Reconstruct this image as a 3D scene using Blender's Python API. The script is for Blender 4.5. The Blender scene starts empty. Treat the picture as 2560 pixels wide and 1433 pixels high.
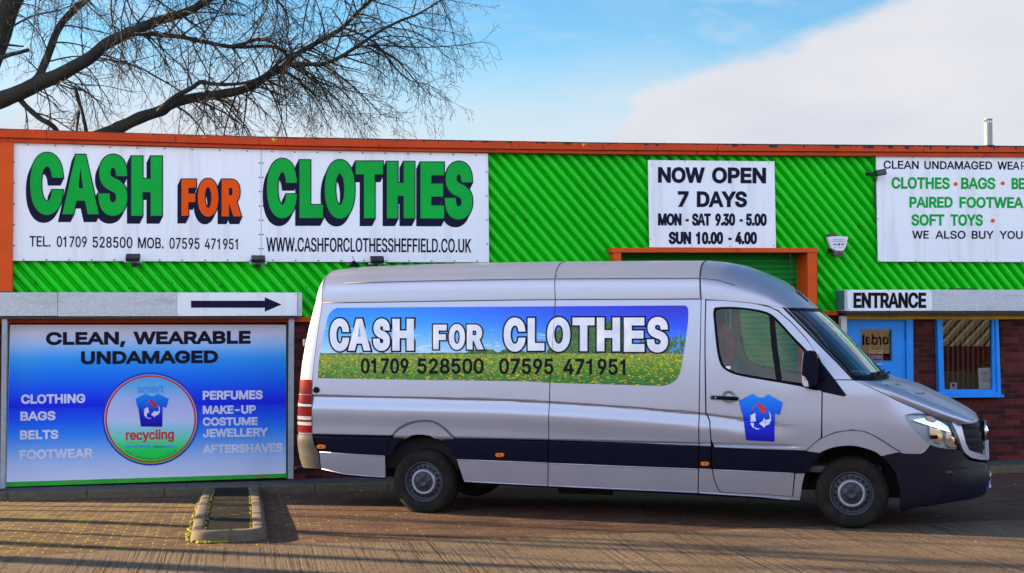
import bpy, bmesh, math, random, os
from mathutils import Vector, Matrix, noise
from mathutils.geometry import tessellate_polygon, delaunay_2d_cdt
random.seed(7)
SC = bpy.context.scene
COL = SC.collection
rad = math.radians

# ------------------------------------------------------------------ camera
F = 3556.0
PITCH, ROLL, CAMH = rad(0.87), rad(-0.249), 2.12
fwd = Vector((0, math.cos(PITCH), math.sin(PITCH)))
up0 = Vector((0, -math.sin(PITCH), math.cos(PITCH)))
rt0 = Vector((1, 0, 0))
cr, sr = math.cos(ROLL), math.sin(ROLL)
rt = rt0 * cr + up0 * sr
up = up0 * cr - rt0 * sr
CAMP = Vector((0, 0, CAMH))
cd = bpy.data.cameras.new('camera'); cam = bpy.data.objects.new('camera', cd); COL.objects.link(cam)
cd.sensor_width = 36.0; cd.lens = 36.0 * F / 2560; cd.clip_end = 5000; cd.clip_start = 0.1
m = Matrix.Identity(4)
for i in range(3):
    m[i][0] = rt[i]; m[i][1] = up[i]; m[i][2] = -fwd[i]; m[i][3] = CAMP[i]
cam.matrix_world = m
SC.camera = cam

# ------------------------------------------------------------------ light
SUN_AZ, SUN_EL = rad(17.6), rad(15.0)          # behind the facade line, from the left
TO_SUN = Vector((-math.cos(SUN_AZ) * math.cos(SUN_EL), math.sin(SUN_AZ) * math.cos(SUN_EL), math.sin(SUN_EL)))
sd = bpy.data.lights.new('sun', 'SUN'); so = bpy.data.objects.new('sun', sd); COL.objects.link(so)
sd.energy = 5.0; sd.angle = rad(0.55); sd.color = (1.0, 0.74, 0.42)
so.rotation_euler = (-TO_SUN).to_track_quat('-Z', 'Y').to_euler()
so.location = (-30, 20, 20)
SC.view_settings.view_transform = 'Standard'; SC.view_settings.look = 'None'
SC.view_settings.exposure = 2.05; SC.view_settings.gamma = 1.0

# ------------------------------------------------------------------ sky
W = bpy.data.worlds.new('World'); SC.world = W; W.use_nodes = True
nt = W.node_tree; nd = nt.nodes; lk = nt.links
for n in list(nd): nd.remove(n)
def N(t, **k):
    n = nd.new(t)
    for a, b in k.items(): setattr(n, a, b)
    return n
def M(op, a, b=None, c=None, clamp=False):
    n = N('ShaderNodeMath', operation=op); n.use_clamp = clamp
    for i, v in enumerate((a, b, c)):
        if v is None: continue
        if isinstance(v, (int, float)): n.inputs[i].default_value = v
        else: lk.new(v, n.inputs[i])
    return n.outputs[0]
sky = N('ShaderNodeTexSky', sky_type='NISHITA'); sky.sun_disc = False
sky.sun_elevation = SUN_EL; sky.sun_rotation = math.atan2(TO_SUN.x, TO_SUN.y)
sky.air_density = 1.0; sky.dust_density = 0.4; sky.ozone_density = 2.0
tc = N('ShaderNodeTexCoord'); sx = N('ShaderNodeSeparateXYZ'); lk.new(tc.outputs['Generated'], sx.inputs[0])
X_, Y_, Z_ = sx.outputs
az = M('ARCTAN2', X_, Y_)                       # 0 straight ahead, positive right
el = M('ARCSINE', Z_)
nz = N('ShaderNodeTexNoise'); nz.inputs['Scale'].default_value = 5.0; nz.inputs['Detail'].default_value = 7
nz.inputs['Roughness'].default_value = 0.55
mp = N('ShaderNodeMapping'); mp.inputs['Scale'].default_value = (1, 1, 2.6); lk.new(tc.outputs['Generated'], mp.inputs[0])
lk.new(mp.outputs[0], nz.inputs['Vector'])
nz2 = N('ShaderNodeTexNoise'); nz2.inputs['Scale'].default_value = 14.0; nz2.inputs['Detail'].default_value = 6
lk.new(mp.outputs[0], nz2.inputs['Vector'])
n1 = M('SUBTRACT', nz.outputs['Fac'], 0.5); n2 = M('SUBTRACT', nz2.outputs['Fac'], 0.5)
# the large cloud bank ahead on the right: its upper edge climbs to the right
fc = N('ShaderNodeFloatCurve')
cv = fc.mapping.curves[0]
pts = [(0.0, 0.16), (0.25, 0.16), (0.50, 0.18), (0.555, 0.26), (0.585, 0.42), (0.612, 0.57), (0.642, 0.645), (0.70, 0.685), (0.767, 0.725), (0.805, 0.76), (0.864, 0.832), (0.92, 0.89), (1.0, 0.98)]
cv.points[0].location = pts[0]; cv.points[1].location = pts[-1]
for p in pts[1:-1]: cv.points.new(*p)
fc.mapping.update()
# az from -0.36..0.36 maps to 0..1 ; el edge = value * 0.25 rad
azn = M('MULTIPLY_ADD', az, 1 / 0.72, 0.5, clamp=True); lk.new(azn, fc.inputs['Value'])
edge = M('MULTIPLY', fc.outputs[0], 0.25)
edge = M('ADD', edge, M('MULTIPLY', n1, 0.06)); edge = M('ADD', edge, M('MULTIPLY', n2, 0.045))
dlt = M('SUBTRACT', edge, el)
bank = N('ShaderNodeMapRange', interpolation_type='SMOOTHSTEP'); lk.new(dlt, bank.inputs[0])
bank.inputs[1].default_value = -0.008; bank.inputs[2].default_value = 0.017
# softer white towards the horizon everywhere, clumps on the left and behind
low = N('ShaderNodeMapRange', interpolation_type='SMOOTHSTEP'); lk.new(M('ADD', el, M('MULTIPLY', n1, -0.10)), low.inputs[0])
low.inputs[1].default_value = 0.20; low.inputs[2].default_value = 0.085
clump = N('ShaderNodeMapRange', interpolation_type='SMOOTHSTEP'); lk.new(nz.outputs['Fac'], clump.inputs[0])
clump.inputs[1].default_value = 0.44; clump.inputs[2].default_value = 0.62
left = N('ShaderNodeMapRange', interpolation_type='SMOOTHSTEP'); lk.new(az, left.inputs[0])
left.inputs[1].default_value = -0.10; left.inputs[2].default_value = -0.24
clm = M('MULTIPLY', clump.outputs[0], M('MAXIMUM', M('MULTIPLY', left.outputs[0], 0.95), 0.12))
wsp = N('ShaderNodeTexNoise'); wsp.inputs['Scale'].default_value = 4.0; wsp.inputs['Detail'].default_value = 9; wsp.inputs['Roughness'].default_value = 0.62; wsp.inputs['Distortion'].default_value = 0.6
mpw = N('ShaderNodeMapping'); mpw.inputs['Scale'].default_value = (1.4, 1, 6.5); mpw.inputs['Rotation'].default_value = (0, rad(-14), 0); lk.new(tc.outputs['Generated'], mpw.inputs[0]); lk.new(mpw.outputs[0], wsp.inputs['Vector'])
wsm = N('ShaderNodeMapRange', interpolation_type='SMOOTHSTEP'); lk.new(wsp.outputs['Fac'], wsm.inputs[0]); wsm.inputs[1].default_value = 0.50; wsm.inputs[2].default_value = 0.72; wsm.inputs[4].default_value = 0.5
clm = M('MAXIMUM', clm, wsm.outputs[0])
lh = N('ShaderNodeMapRange', interpolation_type='SMOOTHSTEP'); lk.new(M('ADD', el, M('MULTIPLY', n1, -0.16)), lh.inputs[0]); lh.inputs[1].default_value = 0.215; lh.inputs[2].default_value = 0.12
lz = N('ShaderNodeMapRange', interpolation_type='SMOOTHSTEP'); lk.new(az, lz.inputs[0]); lz.inputs[1].default_value = -0.06; lz.inputs[2].default_value = -0.24
clm = M('MAXIMUM', clm, M('MULTIPLY', M('MULTIPLY', lh.outputs[0], lz.outputs[0]), 0.95))
msk = M('MAXIMUM', M('MAXIMUM', bank.outputs[0], M('MULTIPLY', low.outputs[0], 0.92)), clm)
hs = N('ShaderNodeHueSaturation'); hs.inputs['Saturation'].default_value = 1.42; hs.inputs['Value'].default_value = 1.6
lk.new(sky.outputs[0], hs.inputs['Color'])
cc = N('ShaderNodeMixRGB'); cc.inputs[1].default_value = (4.6, 4.8, 5.5, 1); cc.inputs[2].default_value = (5.7, 5.75, 6.0, 1)
lk.new(M('MULTIPLY_ADD', n1, 2.2, 0.6, clamp=True), cc.inputs[0])
# bright cloud band added behind the viewer to fill the shaded facade
back = N('ShaderNodeMapRange', interpolation_type='SMOOTHSTEP'); lk.new(Y_, back.inputs[0])
back.inputs[1].default_value = 0.35; back.inputs[2].default_value = -0.25
band = N('ShaderNodeMapRange', interpolation_type='SMOOTHSTEP'); lk.new(el, band.inputs[0])
band.inputs[1].default_value = 0.95; band.inputs[2].default_value = 0.40
bk = M('MULTIPLY', back.outputs[0], band.outputs[0])
zen = N('ShaderNodeMapRange', interpolation_type='SMOOTHSTEP'); lk.new(el, zen.inputs[0])
zen.inputs[1].default_value = 0.45; zen.inputs[2].default_value = 1.0; zen.inputs[3].default_value = 1.0; zen.inputs[4].default_value = 0.9
gain = M('MULTIPLY', M('MULTIPLY_ADD', bk, 2.4, 1.0), zen.outputs[0])
mskb = M('MAXIMUM', msk, M('MULTIPLY', bk, M('MULTIPLY_ADD', n1, 2.5, 0.55, clamp=True)))
mx = N('ShaderNodeMixRGB'); lk.new(mskb, mx.inputs[0]); lk.new(hs.outputs[0], mx.inputs[1]); lk.new(cc.outputs[0], mx.inputs[2])
gain = M('MULTIPLY', gain, 0.70)
gv = N('ShaderNodeVectorMath', operation='MULTIPLY'); lk.new(mx.outputs[0], gv.inputs[0]); lk.new(gain, gv.inputs[1])
bg = N('ShaderNodeBackground'); lk.new(gv.outputs[0], bg.inputs[0]); bg.inputs[1].default_value = 0.050
wo = N('ShaderNodeOutputWorld'); lk.new(bg.outputs[0], wo.inputs[0])

# ------------------------------------------------------------------ materials
def lin(c):
    if isinstance(c[0], float) and max(c) <= 1.0: return tuple(c)
    return tuple(((v / 255) / 12.92 if v / 255 <= 0.04045 else ((v / 255 + 0.055) / 1.055) ** 2.4) for v in c)
MATS = {}
def pm(name, rgb, rough=0.5, metal=0.0, var=0.10, scale=6.0, bump=0.0, bscale=60.0, coat=0.0, spec=0.5, dirt=None, attr=None, emit=0):
    """procedural principled material: base colour broken up by noise, optional fine bump and stains"""
    if name in MATS: return MATS[name]
    mt = bpy.data.materials.new(name); mt.use_nodes = True; t = mt.node_tree; b = t.nodes['Principled BSDF']
    o = t.nodes.new('ShaderNodeTexCoord')
    nn = t.nodes.new('ShaderNodeTexNoise'); nn.inputs['Scale'].default_value = scale; nn.inputs['Detail'].default_value = 6
    t.links.new(o.outputs['Object'], nn.inputs['Vector'])
    rmp = t.nodes.new('ShaderNodeMapRange'); rmp.inputs[1].default_value = 0.3; rmp.inputs[2].default_value = 0.7
    rmp.inputs[3].default_value = 1 - var; rmp.inputs[4].default_value = 1 + var
    t.links.new(nn.outputs['Fac'], rmp.inputs[0])
    mul = t.nodes.new('ShaderNodeVectorMath'); mul.operation = 'MULTIPLY'
    if attr:
        at = t.nodes.new('ShaderNodeVertexColor'); at.layer_name = attr; t.links.new(at.outputs['Color'], mul.inputs[0])
    else:
        mul.inputs[0].default_value = lin(rgb)
    t.links.new(rmp.outputs[0], mul.inputs[1])
    last = mul.outputs[0]
    if dirt:
        col, sc_, lo, hi, amt = dirt
        d = t.nodes.new('ShaderNodeTexNoise'); d.inputs['Scale'].default_value = 1.0; d.inputs['Detail'].default_value = 8; d.inputs['Roughness'].default_value = 0.65
        mpp = t.nodes.new('ShaderNodeMapping'); mpp.inputs['Scale'].default_value = sc_ if isinstance(sc_, tuple) else (sc_,) * 3
        t.links.new(o.outputs['Object'], mpp.inputs[0]); t.links.new(mpp.outputs[0], d.inputs['Vector'])
        r2 = t.nodes.new('ShaderNodeMapRange'); r2.inputs[1].default_value = lo; r2.inputs[2].default_value = hi; r2.inputs[4].default_value = amt
        t.links.new(d.outputs['Fac'], r2.inputs[0])
        mxx = t.nodes.new('ShaderNodeMixRGB'); mxx.inputs[2].default_value = (*lin(col), 1)
        t.links.new(r2.outputs[0], mxx.inputs[0]); t.links.new(last, mxx.inputs[1]); last = mxx.outputs[0]
    t.links.new(last, b.inputs['Base Color'])
    r3 = t.nodes.new('ShaderNodeMapRange'); r3.inputs[3].default_value = max(0.01, rough * 0.85); r3.inputs[4].default_value = min(1, rough * 1.15)
    t.links.new(nn.outputs['Fac'], r3.inputs[0]); t.links.new(r3.outputs[0], b.inputs['Roughness'])
    b.inputs['Metallic'].default_value = metal; b.inputs['Coat Weight'].default_value = coat; b.inputs['Coat Roughness'].default_value = 0.03
    b.inputs['Specular IOR Level'].default_value = spec
    if bump:
        bn = t.nodes.new('ShaderNodeTexNoise'); bn.inputs['Scale'].default_value = bscale; bn.inputs['Detail'].default_value = 4
        t.links.new(o.outputs['Object'], bn.inputs['Vector'])
        bp = t.nodes.new('ShaderNodeBump'); bp.inputs['Strength'].default_value = bump; bp.inputs['Distance'].default_value = 0.01
        t.links.new(bn.outputs['Fac'], bp.inputs['Height']); t.links.new(bp.outputs[0], b.inputs['Normal'])
    MATS[name] = mt
    return mt
def glass_mat(name, tint=(0.75, 0.8, 0.8), ior=1.5, rough=0.0, gain=1.3):
    if name in MATS: return MATS[name]
    mt = bpy.data.materials.new(name); mt.use_nodes = True; t = mt.node_tree
    for n in list(t.nodes): t.nodes.remove(n)
    fr = t.nodes.new('ShaderNodeFresnel'); fr.inputs['IOR'].default_value = ior
    tr = t.nodes.new('ShaderNodeBsdfTransparent'); tr.inputs[0].default_value = (*tint, 1)
    gl = t.nodes.new('ShaderNodeBsdfGlossy'); gl.inputs['Roughness'].default_value = rough
    o = t.nodes.new('ShaderNodeTexCoord'); bn = t.nodes.new('ShaderNodeTexNoise'); bn.inputs['Scale'].default_value = 2.0
    t.links.new(o.outputs['Object'], bn.inputs['Vector'])
    bp = t.nodes.new('ShaderNodeBump'); bp.inputs['Strength'].default_value = 0.012; bp.inputs['Distance'].default_value = 0.01
    t.links.new(bn.outputs['Fac'], bp.inputs['Height']); t.links.new(bp.outputs[0], gl.inputs['Normal'])
    mx_ = t.nodes.new('ShaderNodeMixShader'); out = t.nodes.new('ShaderNodeOutputMaterial')
    mm = t.nodes.new('ShaderNodeMath'); mm.operation = 'MULTIPLY'; mm.inputs[1].default_value = gain; mm.use_clamp = True
    t.links.new(fr.outputs[0], mm.inputs[0]); t.links.new(mm.outputs[0], mx_.inputs[0])
    t.links.new(tr.outputs[0], mx_.inputs[1]); t.links.new(gl.outputs[0], mx_.inputs[2]); t.links.new(mx_.outputs[0], out.inputs[0])
    MATS[name] = mt
    return mt

# ------------------------------------------------------------------ object helpers
def tag(o, label=None, cat=None, group=None, kind=None):
    if label: o['label'] = label
    if cat: o['category'] = cat
    if group: o['group'] = group
    if kind: o['kind'] = kind
    return o
def link_mesh(name, me, parent=None):
    o = bpy.data.objects.new(name, me); COL.objects.link(o)
    if parent: o.parent = parent
    return o
def world_of(o):
    mw = o.matrix_basis.copy()
    while o.parent: o = o.parent; mw = o.matrix_basis @ mw
    return mw
def obj(name, bm, mat, parent=None, smooth=False, local=False, label=None):
    """bmesh in world coordinates (or already local when local=True) -> one mesh object"""
    me = bpy.data.meshes.new(name); bmesh.ops.recalc_face_normals(bm, faces=bm.faces); bm.to_mesh(me); bm.free()
    for mt in (mat if isinstance(mat, (list, tuple)) else [mat]): me.materials.append(mt)
    if parent and not local: me.transform(world_of(parent).inverted())
    o = link_mesh(name, me, parent)
    if not parent and not local and len(me.vertices):
        c = sum((v.co for v in me.vertices), Vector()) / len(me.vertices); c.z = min(v.co.z for v in me.vertices)
        me.transform(Matrix.Translation(-c)); o.location = c
    if smooth: me.polygons.foreach_set('use_smooth', [True] * len(me.polygons))
    if label: o['label'] = label
    return o
def empty(name, loc, rot=0.0):
    o = bpy.data.objects.new(name, None); COL.objects.link(o); o.location = loc; o.rotation_euler = (0, 0, rot); o.empty_display_size = 0.2
    return o
def pyobj(name, verts, faces, mat, parent=None, smooth=False, local=True):
    me = bpy.data.meshes.new(name); me.from_pydata([tuple(v) for v in verts], [], faces); me.update()
    for mt in (mat if isinstance(mat, (list, tuple)) else [mat]): me.materials.append(mt)
    if parent and not local: me.transform(world_of(parent).inverted())
    o = link_mesh(name, me, parent)
    if not parent and len(me.vertices):
        c = sum((v.co for v in me.vertices), Vector()) / len(me.vertices); c.z = min(v.co.z for v in me.vertices)
        me.transform(Matrix.Translation(-c)); o.location = c
    if smooth: me.polygons.foreach_set('use_smooth', [True] * len(me.polygons))
    return o
def add_box(bm, c, s, rot=None, bev=0.0):
    r = bmesh.ops.create_cube(bm, size=1.0)
    vs = r['verts']; bmesh.ops.scale(bm, vec=s, verts=vs)
    if bev:
        es = list({e for v in vs for e in v.link_edges})
        r2 = bmesh.ops.bevel(bm, geom=es, offset=bev, segments=2, affect='EDGES', profile=0.5)
        vs = list({v for f in r2['faces'] for v in f.verts} | {v for v in vs if v.is_valid})
    mt = Matrix.Translation(Vector(c)) @ (rot if rot else Matrix.Identity(4))
    bmesh.ops.transform(bm, matrix=mt, verts=vs)
def add_tube(bm, pts, r, seg=8, cap=True):
    pts = [Vector(p) for p in pts]; rs = r if isinstance(r, (list, tuple)) else [r] * len(pts)
    rings = []
    for i, p in enumerate(pts):
        d = (pts[min(i + 1, len(pts) - 1)] - pts[max(i - 1, 0)]).normalized()
        a = d.cross(Vector((0, 0, 1)));  a = a if a.length > 1e-3 else d.cross(Vector((0, 1, 0)))
        a.normalize(); b = d.cross(a)
        rings.append([bm.verts.new(p + (a * math.cos(2 * math.pi * k / seg) + b * math.sin(2 * math.pi * k / seg)) * rs[i]) for k in range(seg)])
    for i in range(len(rings) - 1):
        for k in range(seg):
            bm.faces.new((rings[i][k], rings[i][(k + 1) % seg], rings[i + 1][(k + 1) % seg], rings[i + 1][k]))
    if cap and seg > 2:
        bm.faces.new(rings[0]); bm.faces.new(rings[-1])
def crom(pts, n=6, closed=False):
    """Catmull-Rom through the given points"""
    P = [Vector(p) for p in pts]; out = []
    L = len(P); R = L if closed else L - 1
    for i in range(R):
        p1, p2 = P[i], P[(i + 1) % L]
        p0 = P[i - 1] if (i or closed) else p1 * 2 - p2
        p3 = P[(i + 2) % L] if (closed or i + 2 < L) else p2 * 2 - p1
        for k in range(n):
            t = k / n
            out.append(0.5 * ((2 * p1) + (p2 - p0) * t + (2 * p0 - 5 * p1 + 4 * p2 - p3) * t * t + (3 * p1 - p0 - 3 * p2 + p3) * t ** 3))
    if not closed: out.append(P[-1])
    return [tuple(v) for v in out]

# ------------------------------------------------------------------ picture rays -> places on real surfaces
def ray(u, v):
    return fwd + rt * ((u - 1280) / F) + up * ((716.5 - v) / F)
FB, FY0 = rad(10.7), 18.88
FT = Vector((math.cos(FB), math.sin(FB), 0)); FN = Vector((math.sin(FB), -math.cos(FB), 0)); FO = Vector((0, FY0, 0))
def hit(u, v, off=0.0):
    d = ray(u, v); t = (off - (CAMP - FO).dot(FN)) / d.dot(FN)
    return CAMP + d * t
def hitz(u, v, z=0.0):
    d = ray(u, v); return CAMP + d * ((z - CAMH) / d.z)
def hity(u, v, y):
    d = ray(u, v); return CAMP + d * (y / d.y)
def fp(s, z, off=0.0): return FO + FT * s + FN * off + Vector((0, 0, z))
def sz(u, v, off=0.0):
    p = hit(u, v, off) - FO; return p.dot(FT), p.z
def prism_pts(bm, front, vec):
    """front: ordered 3D loop; extruded by vec"""
    a = [bm.verts.new(p) for p in front]; b = [bm.verts.new(p + vec) for p in front]
    bm.faces.new(a); bm.faces.new(list(reversed(b)))
    n = len(a)
    for i in range(n): bm.faces.new((a[i], b[i], b[(i + 1) % n], a[(i + 1) % n]))
def fprism(bm, poly, off, depth):
    prism_pts(bm, [hit(u, v, off) for u, v in poly], -FN * depth)
def rect(x0, y0, x1, y1): return [(x0, y0), (x1, y0), (x1, y1), (x0, y1)]
def fobj(name, polys, off, depth, mat, parent=None, label=None):
    bm = bmesh.new()
    for p in polys: fprism(bm, p, off, depth)
    return obj(name, bm, mat, parent, label=label)

# ------------------------------------------------------------------ lettering
FONT = None
try:
    FONT = bpy.data.fonts.load(os.path.join(bpy.utils.system_resource('DATAFILES', path='fonts'), 'Inter.woff2'))
except Exception:
    FONT = None
_gl = {}; _adv = {}
def area(p): return 0.5 * sum(p[i][0] * p[(i + 1) % len(p)][1] - p[(i + 1) % len(p)][0] * p[i][1] for i in range(len(p)))
def raw_loops(s):
    """outline loops of a string in em units, baseline at 0"""
    c = bpy.data.curves.new('lettering', 'FONT'); c.body = s; c.size = 1.0
    if FONT: c.font = FONT
    o = bpy.data.objects.new('lettering', c); COL.objects.link(o)
    cu = o.to_curve(bpy.context.evaluated_depsgraph_get())
    loops = []
    for sp in cu.splines:
        bp = sp.bezier_points; n = len(bp); L = []
        if n:
            for i in range(n):
                a, b = bp[i], bp[(i + 1) % n]
                p0, p1, p2, p3 = a.co, a.handle_right, b.co, b.handle_left
                straight = abs((p1 - p0).cross(p2 - p0).z) < 1e-6 and abs((p3 - p0).cross(p2 - p0).z) < 1e-6
                k = 1 if straight else 5
                for j in range(k):
                    t = j / k
                    q = p0 * (1 - t) ** 3 + p1 * 3 * t * (1 - t) ** 2 + p3 * 3 * t * t * (1 - t) + p2 * t ** 3
                    L.append((q.x, q.y))
        else:
            L = [(p.co.x, p.co.y) for p in sp.points]
        R = []
        for q in L:
            if not R or abs(q[0] - R[-1][0]) + abs(q[1] - R[-1][1]) > 1e-5: R.append(q)
        if len(R) > 2 and abs(R[0][0] - R[-1][0]) + abs(R[0][1] - R[-1][1]) < 1e-5: R.pop()
        if len(R) > 2: loops.append(R)
    o.to_curve_clear(); bpy.data.objects.remove(o); bpy.data.curves.remove(c)
    # outer outlines run counter-clockwise
    if loops and area(max(loops, key=lambda l: abs(area(l)))) < 0: loops = [l[::-1] for l in loops]
    return loops
def _rx(s): return max(q[0] for l in raw_loops(s) for q in l)
_hh = _rx('HH'); _H = raw_loops('H')[0]; _lsb = min(q[0] for q in _H); _cap = max(q[1] for q in _H)
_stem = min(abs(a[0] - b[0]) for a in _H for b in _H if abs(a[0] - b[0]) > 0.02)
def glyph(ch):
    if ch in _gl: return _gl[ch]
    if ch == 'I': r = ([[(_lsb, 0), (_lsb + _stem, 0), (_lsb + _stem, _cap), (_lsb, _cap)]], 2 * _lsb + _stem)
    elif ch == '1':
        x = _cap * .36; c = _cap
        r = ([[(x, 0), (x + _stem, 0), (x + _stem, c), (x + _stem * .25, c), (x - .03 * c, .90 * c), (x - .11 * c, .845 * c), (x - .22 * c, .825 * c), (x - .22 * c, .725 * c), (x, .725 * c)]], _rx('H0H') - _hh)
    elif ch == 'A':
        ad = _rx('HAH') - _hh; w = ad * .96; c = _cap; k = .02 * ad
        q = lambda x, y: (k + x * w, y * c)
        r = ([[q(0, 0), q(.125, 0), q(.125 + .43 * .26, .26), q(.875 - .43 * .26, .26), q(.875, 0), q(1, 0), q(.57, 1), q(.43, 1)],
              [q(.125 + .43 * .37, .37), q(.5, .87), q(.875 - .43 * .37, .37)]], ad)
    else: r = (raw_loops(ch), _rx('H' + ch + 'H') - _hh)
    _gl[ch] = r
    return r
_tl = {}
def text_loops(s):
    if s in _tl: return _tl[s]
    x = 0; out = []
    for ch in s:
        L, ad = glyph(ch); out += [[(q[0] + x, q[1]) for q in l] for l in L]; x += ad
    _tl[s] = out
    return out
CAPH = max(q[1] for l in text_loops('H') for q in l)
def offset_loop(l, d):
    """grow an outer (ccw) loop by d, shrink a hole"""
    if abs(d) < 1e-9: return l
    n = len(l); out = []
    for i in range(n):
        x, y = l[i]; x0, y0 = l[i - 1]; x1, y1 = l[(i + 1) % n]
        a = (x - x0, y - y0); b = (x1 - x, y1 - y)
        la = math.hypot(*a) or 1e-9; lb = math.hypot(*b) or 1e-9
        na = (a[1] / la, -a[0] / la); nb = (b[1] / lb, -b[0] / lb)
        mx_, my_ = na[0] + nb[0], na[1] + nb[1]; q = mx_ * na[0] + my_ * na[1]
        q = max(q, 0.45)
        out.append((x + mx_ / q * d, y + my_ / q * d))
    return out
def grow_loop(l, d):
    if area(l) > 0 or d <= 0: return offset_loop(l, d)
    per = sum(math.hypot(l[i][0] - l[i - 1][0], l[i][1] - l[i - 1][1]) for i in range(len(l)))
    inr = 2 * abs(area(l)) / per                 # rough inner radius of the counter: never close it
    return offset_loop(l, min(d, .58 * inr if len(l) == 3 else .72 * inr))
def winding(x, y, loops):
    w = 0
    for l in loops:
        x1, y1 = l[-1]
        for x2, y2 in l:
            if y1 <= y:
                if y2 > y and (x2 - x1) * (y - y1) - (x - x1) * (y2 - y1) > 0: w += 1
            elif y2 <= y and (x2 - x1) * (y - y1) - (x - x1) * (y2 - y1) < 0: w -= 1
            x1, y1 = x2, y2
    return w
def fill(loops):
    """non-zero fill of possibly overlapping outlines"""
    co = []; ed = []
    for l in loops:
        k = len(co); n = len(l); co += [Vector(q) for q in l]; ed += [(k + i, k + (i + 1) % n) for i in range(n)]
    r = delaunay_2d_cdt(co, ed, [], 0, 1e-6)
    vs, fs = r[0], r[2]; out = []
    for f in fs:
        cx = sum(vs[i].x for i in f) / len(f); cy = sum(vs[i].y for i in f) / len(f)
        if winding(cx, cy, loops): out.append(f)
    return vs, out
def letters(bm, s, x0, x1, yt0, yb0, yt1, yb1, mapf, bold=0.0, grow=0.0, bbox=False, lift=0.0, shift=(0, 0)):
    """lay a string into the picture-space box and place every vertex with mapf(u, v, lift).
    x0..x1 is the ink width; yt/yb are cap top and baseline at the left (0) and right (1) end"""
    loops = text_loops(s)
    if not loops: return
    xs = [q[0] for l in loops for q in l]; ys = [q[1] for l in loops for q in l]
    xa, xb = min(xs), max(xs)
    ya, yb = (min(ys), max(ys)) if bbox else (0.0, CAPH)
    w = (x1 - x0) - 2 * bold; h = ((yb0 - yt0) + (yb1 - yt1)) / 2 - 2 * bold
    sc = sorted(([((x - xa) / (xb - xa) * w, (y - ya) / (yb - ya) * h) for x, y in l] for l in loops), key=lambda l: min(q[0] for q in l))
    groups = []
    for l in sc:
        a, b = min(q[0] for q in l), max(q[0] for q in l)
        if groups and a < groups[-1][1] - 1e-4: groups[-1][0].append(l); groups[-1][1] = max(b, groups[-1][1])
        else: groups.append([[l], b])
    for i, (g_, _) in enumerate(groups):
        vv, tris = fill([grow_loop(l, bold + grow) for l in g_])
        vs = []
        for p in vv:
            x, y = p.x, p.y
            t = (x + bold) / (x1 - x0)
            yb_ = yb0 + (yb1 - yb0) * t; yt_ = yt0 + (yt1 - yt0) * t
            u = x0 + bold + x + shift[0]; v = yb_ - (y + bold) * (yb_ - yt_) / (h + 2 * bold) + shift[1]
            vs.append(bm.verts.new(mapf(u, v, lift + (i % 2) * 0.0004)))
        for f in tris:
            try: bm.faces.new([vs[k] for k in f])
            except ValueError: pass
    loose = [v for v in bm.verts if not v.link_faces]
    bmesh.ops.delete(bm, geom=loose, context='VERTS')
def flat_poly(bm, loops, mapf, lift):
    """filled picture-space polygon (first loop outer, rest holes) on a surface"""
    lp = [[Vector((x, y, 0)) for x, y in l] for l in loops]; flat = [q for l in loops for q in l]
    vs = [bm.verts.new(mapf(u, v, lift)) for u, v in flat]
    for a, b, c in tessellate_polygon(lp):
        try: bm.faces.new((vs[a], vs[b], vs[c]))
        except ValueError: pass
def ellipse(cx, cy, rx, ry, n=64): return [(cx + rx * math.cos(2 * math.pi * k / n), cy + ry * math.sin(2 * math.pi * k / n)) for k in range(n)]
def fmap(off): return lambda u, v, l: hit(u, v, off + l)
def text_obj(name, lines, mapf, mat, parent, lift=0.003):
    for L in lines:
        bm = bmesh.new()
        s, x0, x1, yt0, yb0, yt1, yb1 = L[:7]; k = L[7] if len(L) > 7 else {}
        letters(bm, s, x0, x1, yt0, yb0, yt1, yb1, mapf, lift=lift, **k)
        obj(name, bm, mat, parent)
def plin(c, k=1.0): return tuple(min(.86, v * k) for v in lin(c))
PK = 1.16
def colour_grid(name, rows, cols, mapf, colf, mat, parent, lift, lf, rf, ytop, ybot):
    """fine printed sheet: grid in picture space between left(v) and right(v); one colour per vertex"""
    V = []; C = []; Fc = []
    for j in range(rows + 1):
        v = ytop + (ybot - ytop) * j / rows
        a, b = lf(v), rf(v)
        for i in range(cols + 1):
            u = a + (b - a) * i / cols
            vv = v(u) if callable(v) else v
            V.append(mapf(u, vv, lift)); C.append((*plin(colf(u, vv), PK), 1.0))
    for j in range(rows):
        for i in range(cols):
            k = j * (cols + 1) + i; Fc.append((k, k + 1, k + cols + 2, k + cols + 1))
    me = bpy.data.meshes.new(name)
    if parent:
        inv = world_of(parent).inverted(); V = [inv @ Vector(p) for p in V]
    me.from_pydata([tuple(p) for p in V], [], Fc); me.update()
    ca = me.color_attributes.new('print', 'FLOAT_COLOR', 'POINT')
    ca.data.foreach_set('color', [x for c in C for x in c])
    me.materials.append(mat)
    return link_mesh(name, me, parent)
def ramp(stops, t):
    if t <= stops[0][0]: return stops[0][1]
    for (a, ca), (b, cb) in zip(stops, stops[1:]):
        if t <= b:
            k = (t - a) / (b - a); return tuple(x + (y - x) * k for x, y in zip(ca, cb))
    return stops[-1][1]

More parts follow.
